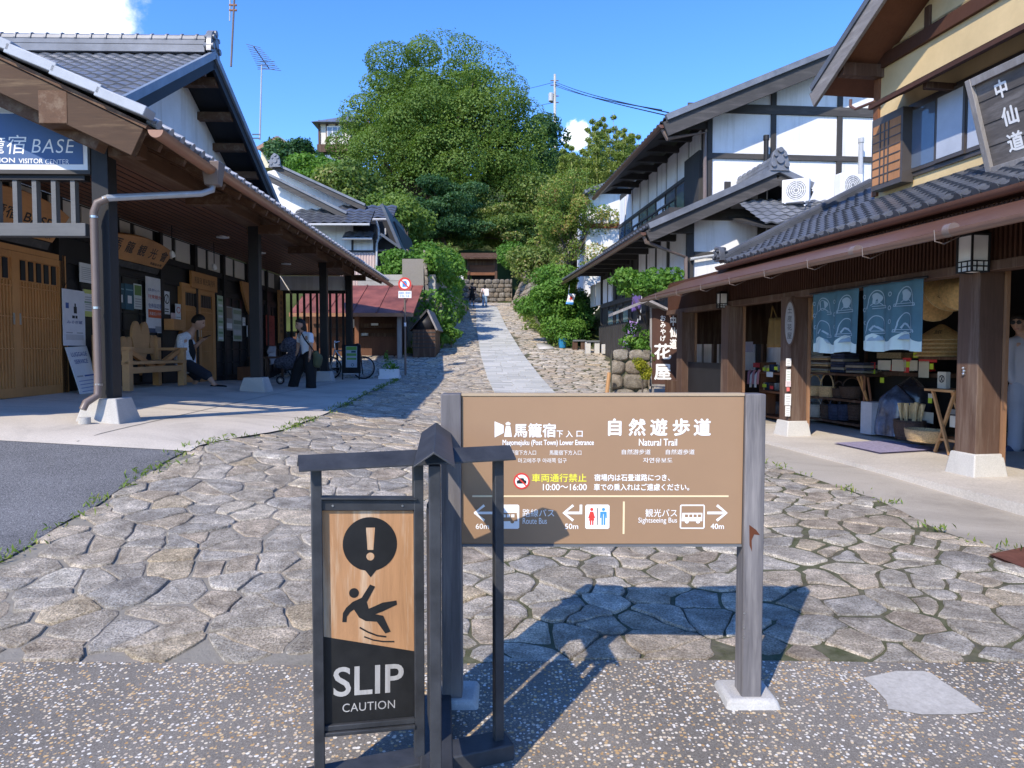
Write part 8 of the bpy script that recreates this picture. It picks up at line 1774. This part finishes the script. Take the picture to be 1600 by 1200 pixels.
# covered heap
tp = thing('covered_heap', 'heap of goods under black and clear bluish plastic sheet', 'covered goods', SP_(1385, 682, 1.0)); rr = random.Random(77)
M['plas'] = plain('bluish_clear_plastic', (.075, .105, .17), .18, .7, 5, .8, 0, .6, 14); M['plask'] = plain('black_plastic_sheet', (.025, .025, .032), .25, .4, 5, .7, 0, .7, 14)
def heap(name, x0, x1, y0, y1, u, mat, seed):
    va, vb = sv(x0, u), sv(x1, u); xm = (x0 + x1) / 2; z0, z1 = sz(xm, y1, u), sz(xm, y0, u); c = sw(u + .25, (va + vb) / 2, z0); r = abs(va - vb) / 2; b = MB(Matrix.Translation(c) @ Q.to_3x3().to_4x4()); n = 36; m_ = 12; vs = []
    for j in range(m_ + 1):
        t = j / m_; rad = (1 - .25 * t - .72 * max(0, t - .72) / .28)
        for k in range(n): a = 2 * math.pi * k / n; f = 1 + .16 * noise.noise((math.cos(a) * 2.2, math.sin(a) * 2.2, t * 2.5 + seed)) + .05 * noise.noise((math.cos(a) * 7, math.sin(a) * 7, t * 6 + seed)); vs.append((r * .7 * rad * f * math.cos(a), r * rad * f * math.sin(a), (z1 - z0) * t))
    b.add(vs, [(j * n + k, j * n + (k + 1) % n, (j + 1) * n + (k + 1) % n, (j + 1) * n + k) for j in range(m_) for k in range(n)] + [tuple(range(m_ * n, (m_ + 1) * n))]); return b.build(name, mat, tp, smooth=50)
heap('clear_sheet', 1354, 1402, 602, 680, .95, M['plas'], 1); heap('black_sheet', 1374, 1430, 588, 668, 1.2, M['plask'], 5)
ubox(MB(), 1347, 1364, 628, 678, .98, .3).build('white_crate', plain('grey_white_plastic', (.42, .43, .47), .5), None); o = COL.objects['white_crate']; tag(o, 'pale grey plastic crate at the left foot of the covered heap', 'crate')
# broom basket
bbk = basket('dark woven basket full of straw hand brooms', 1405, 1444, 656, 687, .95, M['wickerd'], 0, 1.02); rr = random.Random(13)
for k in range(16):
    x = lerp(1408, 1442, k / 15) + rr.uniform(-1, 1); xt = 1425 + (x - 1425) * 1.22; u = 1.0 + rr.uniform(-.08, .16); b = MB(); p = SP_(x, 658, u); q = SP_(xt, 631 + rr.uniform(-3, 4), u); b.tube([p, p.lerp(q, .45), q], [.012, .014, .03], 7); tag(b.build('hand_brush', M['strawp'], None), 'bundle of pale straw hand brooms standing in the dark woven basket', 'broom', 'straw brooms in the dark basket')
basket('low wide open-weave basket in front of the broom basket', 1424, 1473, 671, 690, .72, M['wicker'], 0, 1.08); 
# folding table with box, bottle
ft = thing('folding_table', 'small wooden folding table with crossed legs beside the near pillar', 'table', SP_(1485, 690, .8)); va, vb = sv(1460, .75), sv(1507, .75); zt_ = sz(1483, 608, .75)
b = MB(Q); b.box(.62, 1.0, vb, va, zt_ - .03, zt_); b.build('tabletop', M['pine'], ft, bevel=.004)
for uu_ in (.68, .94):
    b = MB(); b.beam(sw(uu_, va - .08, zt_ - .03), sw(uu_, vb + .1, FZ + .01), .03, .03); b.build('leg', M['pine'], ft); b = MB(); b.beam(sw(uu_ + .032, vb + .08, zt_ - .03), sw(uu_ + .032, va - .1, FZ + .01), .03, .03); b.build('leg', M['pine'], ft)
b = MB(Q); b.box(.70, .98, vb + .05, va - .05, FZ + .16, FZ + .19); b.build('lower_shelf', M['pine'], ft)
A = ubox(MB(), 1466, 1479, 581, 607, .72, .06).build('display_card', flat('cream_display_card', (.55, .52, .44)), None); tag(A, 'cream upright card with a round black emblem on the folding table', 'card')
cB = MB(plane(SP_(1472.5, 592, .715), -QV, (0, 0, 1))); ring(cB, 0, 0, .035, .045, 0, .002, 24); cB.prism(stroke([(-.02, .03), (.02, -.03)], .008), 0, .002); cB.prism(stroke([(.02, .03), (-.02, -.03)], .008), 0, .0022); cB.build('emblem', M['black'], A, smooth=0)
c = SP_(1509, 607, .8); b = MB(); b.lathe([(.045, 0), (.05, .05), (.05, .13), (.02, .19), (.018, .24), (.022, .25)], 16, Matrix.Translation(c)); tag(b.build('glass_jar', plain('jar_glass', (.20, .22, .22), .08, .2, 4, .8), None), 'small glass bottle on the folding table against the pillar', 'bottle')
A = ubox(MB(), 1487, 1502, 650, 668, .74, .05).build('note_sheet', M['tagpap'], None); tag(A, 'greenish note sheet on the lower shelf of the folding table', 'note')
A = ubox(MB(), 1486, 1502, 640, 648, .85, .15).build('flat_box', M['grey_cloth'], None); tag(A, 'flat grey box above the note under the folding table', 'box')
# hats
def cone_hat(label, p, r, h, tilt, grp=None, mark=True, axis='X', yaw=0):
    A = Matrix.Translation(p) @ Matrix.Rotation(yaw, 4, 'Z') @ Matrix.Rotation(tilt, 4, axis); t = thing('straw_hat', label, 'hat', p, grp); b = MB(A); prf = [(r, 0), (r * .985, h * .04), (r * .7, h * .36), (r * .4, h * .68), (r * .12, h * .95), (.004, h)]; n = 30
    vs = [(q[0] * (1 + (.004 if k % 2 else 0)) * math.cos(2 * math.pi * k / n), q[0] * math.sin(2 * math.pi * k / n), q[1]) for q in prf for k in range(n)]; b.add(vs, [(i * n + k, i * n + (k + 1) % n, (i + 1) * n + (k + 1) % n, (i + 1) * n + k) for i in range(len(prf) - 1) for k in range(n)]); b.build('cone', M['straw'], t, smooth=60, solid=.006)
    b = MB(A); b.tube([(r * math.cos(R(a)), r * math.sin(R(a)), 0) for a in range(0, 361, 15)], .008, 6); b.build('rim', M['strawp'], t)
    if mark:
        for qd, c_ in ((-2.3, '旅'), (-.9, '笠')):
            n_ = Vector((math.cos(qd), math.sin(qd), 0)); cpos = n_ * r * .62 + Vector((0, 0, h * .47)); dn = Vector((n_.x * r, n_.y * r, -h)).normalized(); pl_m = plane(cpos + Vector((n_.x * h, n_.y * h, r)).normalized() * .008, dn.cross(Vector((n_.x * h, n_.y * h, r)).normalized()) * -1, -dn); b = MB(A @ pl_m); b.text(c_, None, 0, 0, r * .28, r * .3); b.build('brushed_mark', M['black'], t, smooth=0)
    return t
for k in range(5):
    p = SP_(1470, 556 - k * 6.2, 1.45); cone_hat(('top' if k == 4 else 'lower') + ' conical straw hat ' + ('of the stack, with black brushed marks' if k == 4 else 'in the stack beside the near pillar'), p, .31, .21, 0, 'stacked conical straw hats', k > 2, 'X', math.atan2(QV.x, QV.y) * 0)
b = ubox(MB(), 1436, 1502, 558, 562, 1.2, .55); tag(b.build('hat_shelf', M['shopwood'], None), 'dark shelf board carrying the stack of conical hats', 'shelf')
cone_hat('brown straw hat hanging lowest under the lintel, showing its ribbed face', SP_(1452, 462, .9), .33, .16, R(78), None, False)
cone_hat('pale straw hat with black brushed characters hanging under the lintel', SP_(1478, 449, .72), .30, .16, R(72), None, True)
cone_hat('pale straw hat hanging beside the near pillar, seen edge on', SP_(1503, 450, .6), .25, .16, R(80), None, False, 'X', R(-50))
cone_hat('straw hat half hidden left of the left noren', SP_(1268, 480, .7), .2, .12, R(75), None, False)
A = ubox(MB(), 1508, 1514, 478, 508, .7, .01).build('wooden_tally', M['pine'], None); tag(A, 'narrow wooden tally hanging below the pale hats', 'tag')
# far bay: hanging bag, goods shelf
hb_ = thing('cloth_bag', 'long ochre-brown cloth bag hanging in the far shop bay', 'bag', SP_(1210, 490, .6)); va, vb = sv(1198, .6), sv(1219, .6); za, zb2 = sz(1208, 543, .6), sz(1208, 497, .6)
b = MB(); b.grid(lambda s, t: sw(.6 + .04 * math.sin(s * 14), lerp(lerp(va, vb, .5), va if s < .5 else vb, abs(s - .5) * 2 * lerp(1, .72, t)), lerp(za, zb2, t)), 24, 8); b.build('pouch', plain('ochre_brown_cloth', (.20, .125, .045), .9, .2), hb_, smooth=180, solid=.02)
b = MB(); b.tube([sw(.6, lerp(va, vb, .25), zb2 - .02), sw(.6, lerp(va, vb, .4), sz(1208, 478, .6)), sw(.6, lerp(va, vb, .75), zb2 - .02)], .012, 6); b.build('strap', plain('ochre_strap', (.22, .14, .05), .9), hb_)
gs = thing('goods_shelf', 'small wooden shelf of packets with lime and red price cards in the far bay', 'shelf unit', SP_(1205, 650, .75))
for y in (582, 611, 650): ubox(MB(), 1188, 1221, y, y + 3, .75, .35).build('shelf', M['redboard'], gs)
for x in (1187, 1219): ubox(MB(), x, x + 2.5, 566, 654, .8, .3).build('upright', M['redboard'], gs)
rr = random.Random(3)
for k in range(9): x = 1190 + (k % 5) * 6; y = 581 if k < 5 else 610; A = ubox(MB(), x, x + 5.4, y - 9 - rr.uniform(0, 4), y, .82 + rr.uniform(0, .06), .12).build('packet', (M['grey_cloth'], M['wicker'], M['indigo'], M['wickerd'])[k % 4], None, bevel=.01); tag(A, 'small packets packed side by side on the far bay shelf', 'packet', 'packets on the far bay shelf')
for k, (x0, x1, y0, y1, m_, lab) in enumerate(((1192, 1196, 574, 579, 'tagyel', 'left lime card on the top of the far bay shelf'), (1198, 1202, 575, 580, 'tagyel', 'middle lime card on the top of the far bay shelf'), (1210, 1215, 573, 578, 'tagyel', 'right lime card on the top of the far bay shelf'), (1198, 1208, 581, 589, 'paper', 'white card on the edge of the far bay shelf'), (1204, 1209, 603, 608, 'tagred', 'red card on the second far bay shelf'), (1192, 1198, 600, 605, 'tagyel', 'lime card on the second far bay shelf'), (1177, 1187, 567, 574, 'tagred', 'red card on the wall left of the far bay shelf'))): A = ubox(MB(), x0, x1, y0, y1, .74, .004).build('price_card', M[m_], None); tag(A, lab, 'price card')
cs_ = thing('candy_bundle', 'bundle of pink and white striped packets left of the far bay shelf', 'packets', SP_(1178, 600, .7))
for k in range(5): c = SP_(1170 + k * 3.6, 590 + (k % 2) * 5, .7); b = MB(); b.tube([c + Vector((0, 0, -.12)), c + Vector((.01, 0, .1)), c + Vector((.04, 0, .14))], .025, 8); b.build('packet', (flat('pink_wrap', (.55, .25, .28)), M['paper'])[k % 2], cs_)
A = ubox(MB(), 1160, 1176, 534, 550, .5, .006).build('notice', flat('lilac_grey_notice', (.34, .32, .36)), None); tag(A, 'lilac-grey notice sheet hanging inside the far shop bay', 'notice')
